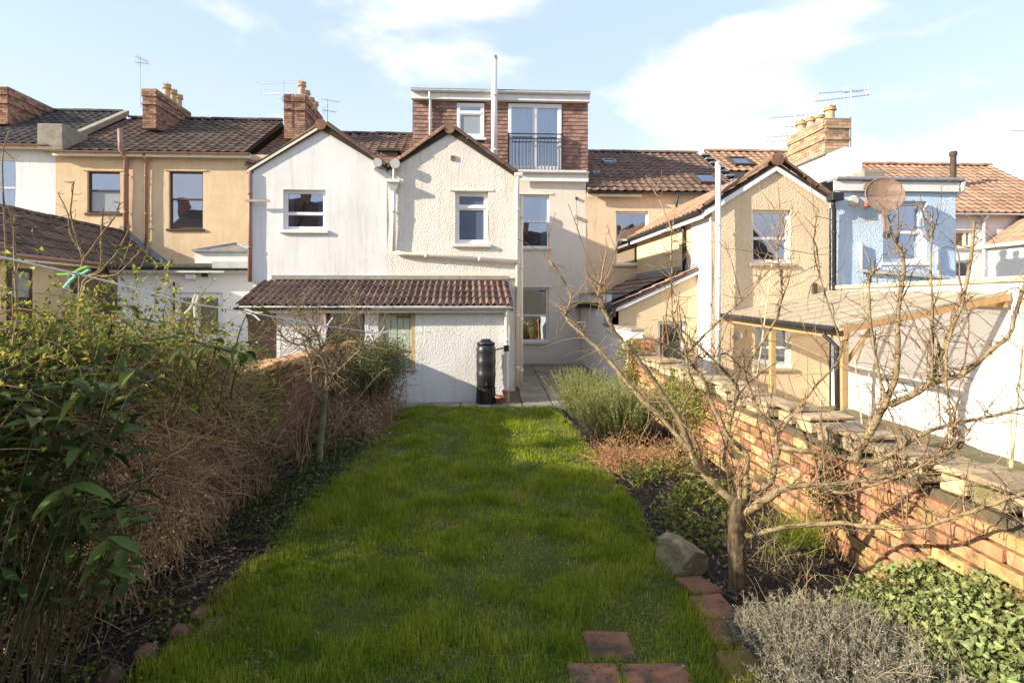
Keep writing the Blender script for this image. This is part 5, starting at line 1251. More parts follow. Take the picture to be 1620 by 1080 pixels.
for (x0, y0, x1, y1, Y, _), lb in zip(CANES, cl_):
    a = P(x0, y0, Y); b = P(x1, y1, Y); d = (b - a); b2 = a + d * ((a.z + .42) / max(.1, a.z - b.z)) if a.z - b.z > .1 else b
    o = root('bamboo_cane', lb, 'cane', b2, 0, 'bamboo canes')
    m = MB(); n_ = 12; pts = [b2.lerp(a, i / n_) for i in range(n_ + 1)]; m.tube(pts, [.011 - .003 * i / n_ for i in range(n_ + 1)], 6)
    for i in range(1, n_): m.tube([pts[i] - (a - b2).normalized() * .006, pts[i] + (a - b2).normalized() * .006], .013, 6)
    m.build('cane', 'cane', o)

# ------------------------------------------------------------------ fence on the left
Fe = root('wooden_fence', 'greenish close boarded wooden fence behind the shrubs at left', 'fence', (-2.8, 3.2, 0))
y = 1.5
while y < 3.6:
    MB().box(-2.80, -2.778, y, y + .103, .05, 1.86 + random.uniform(-.01, .01)).build('board', 'fence_wood', Fe, bevel=.003); y += .117
for z in (.35, 1.05, 1.70): MB().box(-2.776, -2.72, 1.5, 3.7, z - .035, z + .035).build('rail', 'fence_wood', Fe)
MB().box(-2.83, -2.74, 1.5, 3.7, 1.872, 1.90).build('capping', 'fence_wood', Fe)
for yy in (1.5, 3.66): MB().box(-2.90, -2.806, yy, yy + .09, 0, 1.95).build('post', 'fence_wood', Fe)

# ------------------------------------------------------------------ lawn furniture: slabs, edging, rock
def one(name, me, label, cat, loc, rot=(0, 0, 0), group=None):
    o = link(name, me, None); o.location = loc; o.rotation_euler = rot; return tag(o, label, cat, group)
qs = [((.63, 3.24), (.27, .27), 'square terracotta paving slab set alone in the lawn edge', -.04), ((.83, 2.93), (.35, .29), 'larger terracotta slab at the bottom edge, right of the pair', .03), ((.505, 2.93), (.27, .29), 'mossy dark terracotta slab at the bottom edge, left of the pair', .02)]
for (x, y), (lx, ly), lb, rz in qs:
    me = bpy.data.meshes.new('slab'); slab_mesh(me, lx, ly, .06, 'quarry', .012); one('paving_slab', me, lb, 'slab', (x, y, .035), (random.uniform(-.02, .02), random.uniform(-.02, .02), rz), 'terracotta slabs in the lawn')
es = [((1.385, 3.93), .24, .22, 'flat terracotta edging tile beside the boulder', .25), ((1.385, 3.65), .26, .22, 'middle terracotta edging tile between lawn and soil', .12), ((1.345, 3.35), .27, .20, 'cracked orange edging tile beside the grey lavender', .06), ((1.31, 3.06), .25, .20, 'lowest edging tile half hidden under grey lavender', .0)]
for (x, y), lx, ly, lb, rz in es:
    me = bpy.data.meshes.new('tile'); slab_mesh(me, ly, lx, .05, 'quarry', .01); one('edging_tile', me, lb, 'tile', (x, y, .045), (random.uniform(-.06, .06), random.uniform(-.05, .05), rz), 'terracotta edging tiles')
me = bpy.data.meshes.new('rock'); bm = bmesh.new(); bmesh.ops.create_icosphere(bm, subdivisions=4, radius=1)
for v in bm.verts:
    p = v.co.copy(); q_ = Vector((max(-.72, min(.72, p.x)), max(-.70, min(.70, p.y)), max(-.6, min(.62 - .25 * p.x, p.z))))
    q_ += p * .10 * noise.noise(p * 1.8) + p * .04 * noise.noise(p * 5); v.co = Vector((q_.x * .175, q_.y * .21, q_.z * .18))
bm.to_mesh(me); bm.free(); me.materials.append(MATS['rock'])
one('boulder', me, 'mossy grey brown boulder at the corner of lawn and bed', 'rock', (1.38, 4.28, .10), (.15, .22, .5))
es = [((-2.02 + .045 * k + random.uniform(-.03, .03), 3.0 + .2 * k), k) for k in range(5)]
for (x, y), k in es:
    me = brick_mesh(.12, .09, .10, 'brick_stain', 200 + k, .02)
    one('edging_brick', me, ('nearest stained brick of the row edging the left bed', 'second nearest brick of the row edging the left bed', 'middle brick of the row edging the left bed', 'second farthest brick of the row edging the left bed', 'farthest brick of the row edging the left bed')[k], 'brick', (x, y, .025), (random.uniform(-.2, .2), random.uniform(-.2, .2), random.uniform(-.3, .3)), 'bricks edging the left bed')

# ------------------------------------------------------------------ washing line and pegs
LP = [(1.0, 2.14), (1.2, 2.12), (1.6, 2.075), (2.12, 2.0), (2.67, 1.955), (3.8, 1.85), (5.1, 1.745), (7.0, 1.62), (9.0, 1.54), (10.6, 1.49), (11.5, 1.50)]
LX = -1.15
line = root('washing_line', 'white washing line stretched from the near left to the outhouse', 'washing line', (LX, 6.0, 1.5))
m = MB(); m.tube([(LX, y, z) for y, z in LP], .0028, 5); m.build('cord', 'line_white', line)
def lz(y): return float(np.interp(y, [p[0] for p in LP], [p[1] for p in LP]))
def peg(y, mats, sc, ang, label, roll=0.0):
    o = root('clothes_peg', label, 'clothes peg', (LX, y, lz(y)), 0, 'clothes pegs on the line')
    for k, sg in enumerate((-1, 1)):
        m = MB(); L = .075 * sc; w = .009 * sc
        pr = [(-L * .45, .002), (-L * .2, .004), (0, .0015), (L * .25, .006), (L * .55, .016)]
        vs = []
        for x, d in pr:
            th = .005 * sc
            for yy in (-w / 2, w / 2): vs += [(x, yy, sg * (d * sc)), (x, yy, sg * (d * sc + th))]
        n_ = len(pr); fs = []
        for i in range(n_ - 1):
            b = i * 4; fs += [(b, b + 4, b + 5, b + 1), (b + 2, b + 3, b + 7, b + 6), (b + 1, b + 5, b + 7, b + 3), (b, b + 2, b + 6, b + 4)]
        fs += [(0, 1, 3, 2), (4 * n_ - 4, 4 * n_ - 2, 4 * n_ - 1, 4 * n_ - 3)]
        Mx = Matrix.Rotation(ang, 4, 'Y') @ Matrix.Rotation(roll, 4, 'X')
        m.add([Mx @ Vector(v) for v in vs], fs); m.build('prong', mats[k], o, off=Vector((0, 0, 0)))
    m = MB(); m.tube([Matrix.Rotation(ang, 4, 'Y') @ Vector((0, -.008 * sc, 0)), Matrix.Rotation(ang, 4, 'Y') @ Vector((0, .008 * sc, 0))], .006 * sc, 8); m.build('spring', 'galv', o, off=Vector((0, 0, 0)))
peg(1.55, ('peg_green', 'peg_mint'), 1.1, 2.7, 'big bright green plastic peg nearest at the upper left')
peg(2.15, ('peg_wood', 'peg_wood'), 1.1, 1.9, 'pale wooden peg tilted above the hedge at left')
peg(2.66, ('peg_white', 'peg_wood'), 1.1, .35, 'whitish peg lying along the line before the dark store')
peg(3.8, ('peg_white', 'peg_pink'), 1.6, -1.3, 'white and pink peg in front of the small bare tree')
peg(5.0, ('peg_white', 'peg_white'), 1.8, 1.4, 'first white peg left of the green door')
peg(5.6, ('peg_wood', 'peg_wood'), 1.6, -.7, 'wooden peg at the left edge of the green door')
peg(7.0, ('peg_white', 'peg_wood'), 2.0, 1.2, 'white peg in front of the green door')
peg(9.6, ('peg_mint', 'peg_white'), 2.2, .4, 'faint mint peg in front of the white outhouse wall')

# ------------------------------------------------------------------ the terrace across the lane, seen as reflections in the panes
def opp_house(x, step):
    o = root('opposite_house', 'dark house across the lane reflected in the window panes', 'house', (x, -24, -.9), 0, 'houses reflected in the panes')
    w = 5.4; ze_ = 7.6 + step; zr_ = 10.9 + step
    MB().box(x - w / 2, x + w / 2, -31, -24, -.9, ze_).build('wall', 'tan_dash', o)
    m = MB(); m.prism_x([(-23.7, ze_ - .1), (-27.5, zr_), (-31.3, ze_ - .1)], x - w / 2 + .003, x + w / 2 - .003); m.build('roof', 'tile_brown', o)
    MB().box(x - w / 2 - .3, x - w / 2 + .4, -28.0, -27.0, zr_ - .8, zr_ + 1.2).build('chimney', 'brick_chim', o)
    for wx in (-1.3, 1.3): 
        f = MB().box(x + wx - .55, x + wx + .55, -23.99, -23.95, 3.4 + step * .5, 5.2 + step * .5).build('window', 'upvc', o); MB().box(x + wx - .47, x + wx + .47, -23.948, -23.94, 3.5 + step * .5, 5.1 + step * .5).build('pane', 'glass_frosted', f)
for k in range(-5, 6): opp_house(k * 5.4, -.25 * k)
# ------------------------------------------------------------------ vegetation kit
def unit(a): return a / np.maximum(np.linalg.norm(a, axis=-1, keepdims=True), 1e-9)
def tubes_np(Pt, Rd, n=3):
    """many tubes at once: Pt (N,K,3), Rd (N,K)"""
    N, K, _ = Pt.shape
    T = unit(np.gradient(Pt, axis=1))
    ref = np.where(np.abs(T[..., 2:3]) < .85, np.array([0, 0, 1.0]), np.array([1.0, 0, 0]))
    U = unit(np.cross(T, ref)); Vv = np.cross(T, U)
    an = np.arange(n) * 2 * np.pi / n
    ring = Pt[:, :, None, :] + Rd[:, :, None, None] * (np.cos(an)[None, None, :, None] * U[:, :, None, :] + np.sin(an)[None, None, :, None] * Vv[:, :, None, :])
    base = (np.arange(N) * K * n)[:, None, None] + (np.arange(K - 1) * n)[None, :, None]
    k = np.arange(n)[None, None, :]; k2 = (np.arange(n) + 1)[None, None, :] % n
    f = np.stack([base + k, base + k2, base + n + k2, base + n + k], -1).reshape(-1, 4)
    return ring.reshape(-1, 3), f
def leaves_np(C, D, Nn, L, Wd_, fold=.25, droop=.15):
    """folded six-point leaves: C base (N,3), D direction, Nn rough normal"""
    D = unit(D); S = unit(np.cross(D, Nn)); Nn = np.cross(S, D); L = L[:, None]; Wd_ = Wd_[:, None]
    B = C; T = C + D * L - Nn * L * droop
    M1 = C + D * L * .45
    Lf = M1 - S * Wd_ / 2 + Nn * Wd_ * fold; Rt = M1 + S * Wd_ / 2 + Nn * Wd_ * fold
    V = np.stack([B, Lf, M1, Rt, T], 1).reshape(-1, 3)
    i = (np.arange(len(C)) * 5)[:, None]
    f = np.concatenate([i + np.array([[0, 3, 2]]), i + np.array([[3, 4, 2]]), i + np.array([[0, 2, 1]]), i + np.array([[2, 4, 1]])], 0)
    return V, f
def rdir(n, up=0.0, sp=1.0):
    d = rng.normal(size=(n, 3)) * sp; d[:, 2] += up; return unit(d)
def twig_paths(P0, D0, L, K=6, curl=.35, grav=0.0):
    N = len(P0); P_ = [P0]; d = D0.copy(); st = (L / (K - 1))[:, None]
    w = rng.normal(size=(N, 3)) * curl
    for _ in range(K - 1):
        d = unit(d + w * .35 + rng.normal(size=(N, 3)) * curl * .35 + np.array([0, 0, -grav])); P_.append(P_[-1] + d * st)
    return np.stack(P_, 1)
def taper(N, K, r0, r1): return (np.linspace(1, 0, K)[None, :] * (r0 - r1)[:, None] + r1[:, None])
def part(name, V, f, mat, rt_, kind='stuff', smooth=False):
    V = np.asarray(V) - np.array(rt_.location)[None, :]
    return link(name, np_mesh(V, f, smooth), mat, rt_, kind)
def plant(name, label, cat, loc, group=None): return root(name, label, cat, loc, 0, group)
def jitter(n, lo, hi): return rng.uniform(lo, hi, n)

def smooth_path(pts, sub=4):
    pts = [Vector(p) for p in pts]; o = []
    for i in range(len(pts) - 1):
        p0, p1, p2, p3 = pts[max(i - 1, 0)], pts[i], pts[i + 1], pts[min(i + 2, len(pts) - 1)]
        for k in range(sub):
            t = k / sub
            o.append(.5 * ((2 * p1) + (p2 - p0) * t + (2 * p0 - 5 * p1 + 4 * p2 - p3) * t * t + (3 * p1 - p0 - 3 * p2 + p3) * t ** 3))
    o.append(pts[-1]); return o
def branch(rt_, pts, r0, r1, mat, name='branch', n=8, knob=.12, wob=.34):
    sp_ = smooth_path(pts); K = len(sp_); m = MB()
    rs = [(r0 + (r1 - r0) * (i / (K - 1)) ** .85) * (1 + random.uniform(-knob, knob)) for i in range(K)]
    sp_ = [p + Vector((random.uniform(-1, 1), random.uniform(-1, 1), random.uniform(-1, 1))) * rs[i] * wob for i, p in enumerate(sp_)]
    m.tube(sp_, rs, n); m.build(name, mat, rt_, smooth=True)
    return sp_, rs

# ------------------------------------------------------------------ bare tree in the right-hand bed
TB = P(1166, 934, 3.96)
Ft = plant('bare_tree', 'gnarled leafless fruit tree with thick trunk in the right bed', 'tree', (TB.x, TB.y, 0))
branch(Ft, [(TB.x, TB.y, -.05), (TB.x + .004, TB.y, .10), (TB.x - .003, TB.y, .35), (TB.x + .01, TB.y + .01, .52), (TB.x + .02, TB.y + .01, .64)], .064, .058, 'bark_trunk', 'trunk', 14, .06, .08)
BR = [  # photo pixels and distance, start and end radius
    ([(1168, 800, 3.97), (1142, 775, 4.0), (1103, 735, 4.05), (1091, 712, 4.1), (1040, 655, 4.2), (990, 602, 4.3), (949, 555, 4.4), (921, 528, 4.45), (895, 500, 4.5), (903, 465, 4.5), (868, 411, 4.55)], .034, .006),
    ([(1120, 752, 4.02), (1098, 722, 3.95), (1072, 660, 3.9), (1043, 615, 3.88), (1002, 558, 3.85), (982, 536, 3.85), (965, 511, 3.83), (949, 470, 3.8), (949, 448, 3.8)], .024, .012),
    ([(1172, 795, 3.96), (1166, 768, 4.05), (1148, 735, 4.15), (1147, 706, 4.2), (1159, 651, 4.3), (1165, 610, 4.35), (1120, 560, 4.4), (1075, 520, 4.45)], .026, .010),
    ([(1178, 790, 3.97), (1180, 750, 4.0), (1178, 716, 4.05), (1149, 684, 4.1), (1122, 627, 4.15), (1113, 600, 4.15), (1078, 560, 4.2), (1040, 540, 4.2), (1024, 530, 4.25)], .028, .008),
    ([(1176, 812, 3.95), (1205, 795, 3.85), (1233, 776, 3.8), (1270, 768, 3.75), (1306, 767, 3.7), (1350, 762, 3.65), (1400, 754, 3.6), (1454, 735, 3.55), (1523, 707, 3.5)], .036, .007),
    ([(1178, 802, 3.97), (1200, 782, 4.0), (1221, 757, 4.0), (1228, 725, 4.0), (1230, 694, 4.0), (1215, 665, 4.0), (1199, 647, 4.0), (1180, 600, 4.05), (1176, 560, 4.1)], .032, .010),
    ([(1230, 700, 4.0), (1250, 710, 3.9), (1290, 715, 3.85), (1363, 729, 3.75), (1405, 722, 3.7), (1450, 690, 3.65), (1500, 672, 3.6), (1560, 660, 3.55), (1640, 640, 3.5)], .026, .009),
    ([(1352, 728, 3.77), (1362, 706, 3.75), (1370, 690, 3.75), (1394, 652, 3.72), (1408, 620, 3.72), (1419, 573, 3.7), (1420, 530, 3.7), (1422, 484, 3.7), (1431, 418, 3.68), (1415, 380, 3.66), (1402, 335, 3.65)], .033, .007),
    ([(1408, 640, 3.72), (1440, 627, 3.7), (1467, 606, 3.65), (1484, 573, 3.62), (1505, 522, 3.6), (1520, 484, 3.6), (1535, 410, 3.6), (1542, 350, 3.6)], .026, .010),
    ([(1470, 606, 3.65), (1500, 597, 3.6), (1526, 590, 3.55), (1570, 552, 3.5), (1597, 528, 3.48), (1612, 478, 3.45), (1630, 420, 3.4)], .022, .012),
    ([(1176, 846, 3.96), (1195, 846, 3.85), (1237, 834, 3.75), (1315, 827, 3.65), (1381, 833, 3.45), (1450, 834, 3.2), (1510, 817, 3.0), (1575, 795, 2.8), (1640, 772, 2.6)], .021, .010),
    ([(1306, 767, 3.7), (1330, 780, 3.6), (1390, 765, 3.55), (1440, 745, 3.5), (1480, 725, 3.45), (1510, 700, 3.45)], .016, .005),
    ([(1102, 618, 4.15), (1090, 590, 4.15), (1082, 545, 4.15), (1064, 500, 4.15), (1063, 440, 4.15), (1062, 390, 4.15), (1063, 366, 4.15)], .014, .004),
    ([(1079, 568, 4.2), (1105, 540, 4.2), (1145, 500, 4.2), (1180, 470, 4.2), (1205, 440, 4.2)], .012, .004),
    ([(1404, 632, 3.72), (1390, 590, 3.7), (1378, 510, 3.7), (1376, 440, 3.7), (1392, 425, 3.7)], .012, .006),
    ([(1520, 484, 3.6), (1500, 540, 3.58), (1497, 600, 3.55), (1504, 660, 3.5), (1512, 700, 3.5)], .010, .006),
    ([(1228, 690, 4.0), (1260, 650, 4.0), (1290, 610, 4.05), (1330, 560, 4.1), (1310, 480, 4.1), (1288, 400, 4.1), (1293, 330, 4.1)], .013, .003),
    ([(1186, 570, 4.05), (1230, 500, 4.0), (1236, 440, 4.0), (1230, 400, 4.0), (1243, 352, 4.0)], .012, .004),
    ([(1180, 590, 4.05), (1150, 560, 4.0), (1130, 565, 4.0), (1100, 565, 4.0)], .008, .003),
    ([(1474, 600, 3.6), (1476, 520, 3.6), (1473, 430, 3.6), (1474, 345, 3.6)], .010, .006),
]
PTS = []
for b_, r0, r1 in BR:
    pp, rs = branch(Ft, [P(*q) for q in b_], r0 * .9, r1 * .85, 'bark', 'branch', 8, .10)
    PTS += [(p, r) for p, r in zip(pp, rs)]
# upright whips, short spurs and bud bumps
PA = np.array([p[:] for p, r in PTS]); n = 190
ix = rng.integers(0, len(PA), n); dd = rdir(n, 1.5, .55); ln = jitter(n, .12, .85) * (rng.random(n) ** .6 * .85 + .15)
tp = twig_paths(PA[ix], dd, ln, 8, .24, -.05); V1, f1 = tubes_np(tp, taper(n, 8, jitter(n, .004, .0065), jitter(n, .0018, .0028)), 5)
part('whips', V1, f1, 'twig_red', Ft, smooth=True)
n = 1700; ix = rng.integers(0, len(PA), n); dd = rdir(n, .3, 1.0); ln = jitter(n, .03, .42) * rng.random(n) + .02
tp2 = twig_paths(PA[ix], dd, ln, 5, .5, 0); V1, f1 = tubes_np(tp2, taper(n, 5, jitter(n, .0025, .004), jitter(n, .0012, .002)), 4)
part('spurs', V1, f1, 'bark', Ft, smooth=True)
n = 420; wpts = tp[:, 2:].reshape(-1, 3); ix = rng.integers(0, len(wpts), n); tp3 = twig_paths(wpts[ix], rdir(n, .7, .8), jitter(n, .04, .26), 5, .35, 0); V1, f1 = tubes_np(tp3, taper(n, 5, np.full(n, .0026), np.full(n, .0013)), 4); part('side_twigs', V1, f1, 'bark', Ft)
allp = np.concatenate([tp.reshape(-1, 3), tp2.reshape(-1, 3)]); n = 900; ix = rng.integers(0, len(allp), n)
tb = twig_paths(allp[ix], rdir(n, .5), jitter(n, .008, .02), 3, .1, 0); V1, f1 = tubes_np(tb, taper(n, 3, np.full(n, .0035), np.full(n, .001)), 4)
part('buds', V1, f1, 'twig_red', Ft)

# ------------------------------------------------------------------ left: small bare tree by the wall
def grow(rt_, base, top, r0, levels, spread, seed, mat, n_main=5, lean=(0, 0), len_f=.62, twig=True, twmat='twig_brown', ntw=420, twl=(.15, .55)):
    rr = random.Random(seed)
    pts_all = []
    def rec(p, d, L, r, lv):
        n_ = 5; pts = [p]; dd_ = d.copy()
        for i in range(n_):
            dd_ = (dd_ + Vector((rr.gauss(0, .16), rr.gauss(0, .16), rr.gauss(.03, .10)))).normalized(); pts.append(pts[-1] + dd_ * L / n_)
        sp_, rs = branch(rt_, pts, r, r * .62, mat, 'branch' if lv else 'trunk', 7 if lv < 2 else 5, .06)
        pts_all.extend([q[:] for q in sp_])
        if lv < levels:
            for k in range(rr.choice((2, 3)) if lv else n_main):
                q = pts[-1] if k < 2 else pts[rr.randint(2, n_)]
                a = rr.uniform(0, 2 * math.pi); nd = (dd_ + Vector((math.cos(a), math.sin(a), rr.uniform(-.1, .5))) * spread).normalized(); rec(q, nd, L * len_f * rr.uniform(.75, 1.2), r * .58, lv + 1)
    rec(Vector(base), Vector((lean[0], lean[1], 1)).normalized(), top, r0, 0)
    if twig:
        A_ = np.array(pts_all); A_ = A_[A_[:, 2] > base[2] + top * .8]; ix = rng.integers(0, len(A_), ntw)
        tpp = twig_paths(A_[ix], rdir(ntw, .7, .8), jitter(ntw, *twl), 7, .3, .0); V1, f1 = tubes_np(tpp, taper(ntw, 7, jitter(ntw, .0035, .005), jitter(ntw, .0015, .002)), 4)
        part('twigs', V1, f1, twmat, rt_, smooth=True)
    return np.array(pts_all)
TY = 6.9; b0 = P(507, 692, TY)
Lt = plant('bare_tree', 'small bare tree with spreading twigs before the white outhouse', 'tree', (b0.x, b0.y, 0))
LB = [([(505, 741, TY), (507, 700, TY), (511, 658, TY), (514, 627, TY), (519, 593, TY)], .042, .032, 'trunk'),
      ([(519, 597, TY), (518, 579, TY - .05), (507, 562, TY - .1), (493, 548, TY - .1), (487, 537, TY - .12), (470, 522, TY - .15), (452, 508, TY - .15)], .026, .007, 'branch'),
      ([(518, 590, TY), (529, 590, TY - .1), (544, 579, TY - .15), (563, 559, TY - .2), (583, 548, TY - .2), (600, 530, TY - .2)], .018, .006, 'branch'),
      ([(518, 588, TY), (510, 565, TY + .1), (507, 548, TY + .1), (501, 528, TY + .1), (495, 503, TY + .1), (493, 480, TY + .1)], .022, .006, 'branch'),
      ([(520, 588, TY), (524, 576, TY + .1), (532, 556, TY + .1), (541, 537, TY + .15), (552, 517, TY + .15), (559, 488, TY + .15)], .020, .006, 'branch'),
      ([(511, 642, TY), (501, 624, TY - .1), (494, 613, TY - .1), (493, 579, TY - .1), (488, 562, TY - .1), (480, 540, TY - .12)], .020, .008, 'branch'),
      ([(487, 537, TY - .12), (470, 545, TY - .1), (453, 537, TY - .1), (443, 525, TY - .1), (432, 505, TY - .1)], .012, .005, 'branch'),
      ([(504, 556, TY), (518, 537, TY - .1), (532, 525, TY - .1), (546, 514, TY - .12), (566, 498, TY - .12)], .013, .005, 'branch'),
      ([(530, 560, TY + .1), (550, 555, TY + .1), (572, 535, TY + .1), (590, 508, TY + .1)], .012, .005, 'branch'),
      ([(500, 528, TY + .1), (482, 505, TY + .1), (470, 485, TY + .1)], .010, .005, 'branch')]
LPT = []
for b_, r0, r1, nm in LB:
    pp, rs = branch(Lt, [P(*q) for q in b_], r0, r1, 'bark_green', nm, 8, .08, .15); LPT += [q[:] for q in pp] if nm == 'branch' else []
A_ = np.array(LPT); n = 430; ix = rng.integers(0, len(A_), n); tp = twig_paths(A_[ix], rdir(n, .6, .8), jitter(n, .1, .5), 7, .3, 0); V1, f1 = tubes_np(tp, taper(n, 7, jitter(n, .0035, .0055), jitter(n, .0018, .0024)), 4); part('twigs', V1, f1, 'bark', Lt, smooth=True)
A_ = tp[:, 2:].reshape(-1, 3); n = 700; ix = rng.integers(0, len(A_), n); tp = twig_paths(A_[ix], rdir(n, .5, .9), jitter(n, .04, .2), 4, .3, 0); V1, f1 = tubes_np(tp, taper(n, 4, np.full(n, .0026), np.full(n, .0015)), 3); part('side_twigs', V1, f1, 'bark', Lt)
b0 = P(478, 700, 7.0)
Lt2 = plant('bare_shrub', 'thin multi stemmed bare shrub in front of the dark left wall', 'shrub', (b0.x, b0.y, 0))
n = 18; p0 = np.array([b0.x, b0.y, 0]) + rng.normal(size=(n, 3)) * np.array([.16, .3, 0]); dd = rdir(n, 1.9, .5)
tp = twig_paths(p0, dd, jitter(n, .7, 1.55), 9, .16, .02); V1, f1 = tubes_np(tp, taper(n, 9, jitter(n, .005, .009), jitter(n, .002, .003)), 5); part('stems', V1, f1, 'twig_brown', Lt2, smooth=True)
A_ = tp[:, 3:].reshape(-1, 3); n = 70; ix = rng.integers(0, len(A_), n); tp = twig_paths(A_[ix], rdir(n, .9), jitter(n, .1, .4), 5, .35); V1, f1 = tubes_np(tp, taper(n, 5, np.full(n, .003), np.full(n, .0013)), 4); part('twigs', V1, f1, 'twig_brown', Lt2)

# tall shoots beyond the fence at upper left
def shoots(label, base, tips, r, name='young_tree'):
    o = plant(name, label, 'tree', (base.x, base.y, .25))
    for tp_ in tips:
        pts = [Vector((base.x, base.y, .25)) + Vector((random.uniform(-.05, .05), random.uniform(-.05, .05), 0)), base] + tp_ if len(tp_) else []
        branch(o, pts, r, r * .35, 'bark', 'branch', 6, .08)
        sp_ = smooth_path(pts)
        A_ = np.array([q[:] for q in sp_[len(sp_) // 2:]]); n = 16; ix = rng.integers(0, len(A_), n)
        t_ = twig_paths(A_[ix], rdir(n, .8), jitter(n, .015, .12), 4, .3); V1, f1 = tubes_np(t_, taper(n, 4, np.full(n, .003), np.full(n, .0015)), 4); part('spurs', V1, f1, 'bark', o)
Y = 4.6
shoots('slim young tree with forked upright bare shoots left of the brown pipe', P(126, 480, Y), [[P(128, 430, Y), P(133, 408, Y), P(112, 370, Y), P(108, 340, Y), P(92, 306, Y)], [P(130, 410, Y), P(116, 360, Y), P(112, 330, Y), P(117, 288, Y)], [P(131, 415, Y), P(140, 400, Y), P(165, 365, Y), P(180, 345, Y), P(190, 321, Y)], [P(158, 425, Y + .1), P(160, 370, Y + .1), P(164, 330, Y + .1)], [P(160, 430, Y), P(185, 400, Y), P(198, 375, Y), P(206, 356, Y)], [P(185, 435, Y), P(205, 415, Y), P(222, 398, Y)]], .014)
shoots('single bare shoot rising at the far left edge', P(26, 470, 4.2), [[P(24, 420, 4.2), P(22, 375, 4.2), P(20, 350, 4.2), P(13, 330, 4.2)], [P(22, 360, 4.2), P(25, 338, 4.2)], [P(12, 420, 4.0), P(4, 260, 4.0), P(15, 205, 4.0)]], .011)

# ------------------------------------------------------------------ left: laurel with big leaves, tangled twigs, budding climbers
Lb = plant('laurel_bush', 'dark glossy broad leaved laurel bush in the left foreground', 'shrub', (-2.25, 2.75, 0))
def leaf_mesh(L, w, mat, curl, seed):
    rr = random.Random(seed); prof = [(0, .04), (.12, .45), (.3, .88), (.5, 1.0), (.7, .82), (.87, .45), (1.0, .03)]; vs = []; fs = []
    for t, s in prof:
        z = -curl * L * t * t + rr.uniform(-.003, .003); hw = s * w / 2
        vs += [(t * L, -hw, z + hw * .35 + rr.uniform(-.003, .003)), (t * L, -hw * .5, z + hw * .13), (t * L, 0, z), (t * L, hw * .5, z + hw * .13), (t * L, hw, z + hw * .35 + rr.uniform(-.003, .003))]
    for i in range(len(prof) - 1):
        for k in range(4): b = i * 5 + k; fs.append((b, b + 1, b + 6, b + 5))
    me = bpy.data.meshes.new('leaf'); me.from_pydata(vs, [], fs); me.materials.append(MATS[mat]); me.update()
    for p in me.polygons: p.use_smooth = True
    return me
LM = [leaf_mesh(.145, .05, 'leaf_laurel', c, k) for k, c in enumerate((.15, .3, .45, .6))]
def add_leaf(o_, me, p, d, up, sc, name='leaf'):
    X = Vector(d).normalized(); Z = (Vector(up) - X * X.dot(Vector(up))).normalized(); Y_ = Z.cross(X)
    o = link(name, me, None, o_); o.matrix_local = Matrix.Translation(Vector(p) - o_.location) @ Matrix((X, Y_, Z)).transposed().to_4x4() @ Matrix.Diagonal((sc, sc, sc, 1))
wh = []
for k in range(62):
    px = 230 * random.random() ** 1.4; py = random.triangular(500, 950, 760) if k < 54 else random.uniform(480, 560)
    if k >= 54: px = random.uniform(150, 420)
    Yl = random.uniform(2.25, 3.1) + (.5 if k >= 54 else 0); q_ = P(px, py, Yl)
    if q_.x < -2.55: q_.x = -2.55 + random.random() * .1
    wh.append(q_)
wp = np.array([q_[:] for q_ in wh]); ns = len(wp); bs = np.stack([np.clip(wp[:, 0] - .25, -2.6, -2.1), wp[:, 1] + rng.normal(size=ns) * .15, np.zeros(ns)], 1)
bs[54:] = wp[54:] + np.array([-.16, .1, -.32])
t = np.linspace(0, 1, 8)[None, :, None]; md = (bs + wp) / 2 + np.array([-.05, 0, .06]) + rng.normal(size=(ns, 3)) * .06
tp = (1 - t) ** 2 * bs[:, None] + 2 * t * (1 - t) * md[:, None] + t * t * wp[:, None]; V1, f1 = tubes_np(tp, taper(ns, 8, jitter(ns, .004, .006), jitter(ns, .0025, .0035)), 5); part('stems', V1, f1, 'stem_dark', Lb, smooth=True)
cnt = 0
for i in range(ns):
    ax = Vector(tp[i, 7] - tp[i, 6]).normalized(); nl = random.randint(3, 6); a0 = random.uniform(0, 6.28); el_ = random.uniform(-.5, .25)
    for j in range(nl):
        if cnt > 292: break
        a = a0 + j * 6.28 / nl + random.uniform(-.4, .4); d = Vector((math.cos(a), math.sin(a), el_ + random.uniform(-.3, .3))) + ax * .25
        add_leaf(Lb, random.choice(LM), wh[i] + Vector((random.gauss(0, .012), random.gauss(0, .012), random.gauss(0, .03))), d, (random.gauss(0, .25), random.gauss(-.1, .25), 1), random.uniform(.55, 1.15)); cnt += 1

n = 520; px_l = 210 * rng.random(n) ** 1.6; py_l = jitter(n, 580, 960); Yl = jitter(n, 2.35, 3.2); C = np.stack([np.maximum((px_l - VX) / F * Yl, -2.6 + .1 * rng.random(n)), Yl, CAMZ + (VY - py_l) / F * Yl], 1); C[:, 2] = np.maximum(C[:, 2], .05)
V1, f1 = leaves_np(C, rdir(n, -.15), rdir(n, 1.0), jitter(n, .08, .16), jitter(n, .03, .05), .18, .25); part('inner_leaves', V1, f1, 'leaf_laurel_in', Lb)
Tg = plant('twig_thicket', 'dense brown thicket of dry tangled twigs along the left bed', 'shrub', (-2.2, 4.8, 0))
def hedge_top(y):   # the thicket falls away towards the house
    return np.interp(y, [2.5, 3.4, 4.4, 5.4, 6.0, 6.4], [1.62, 1.70, 1.60, 1.42, 1.15, .8])
n = 6400; yy = jitter(n, 2.7, 5.7); top = hedge_top(yy); rel = rng.random(n) ** .75; zz = top * rel
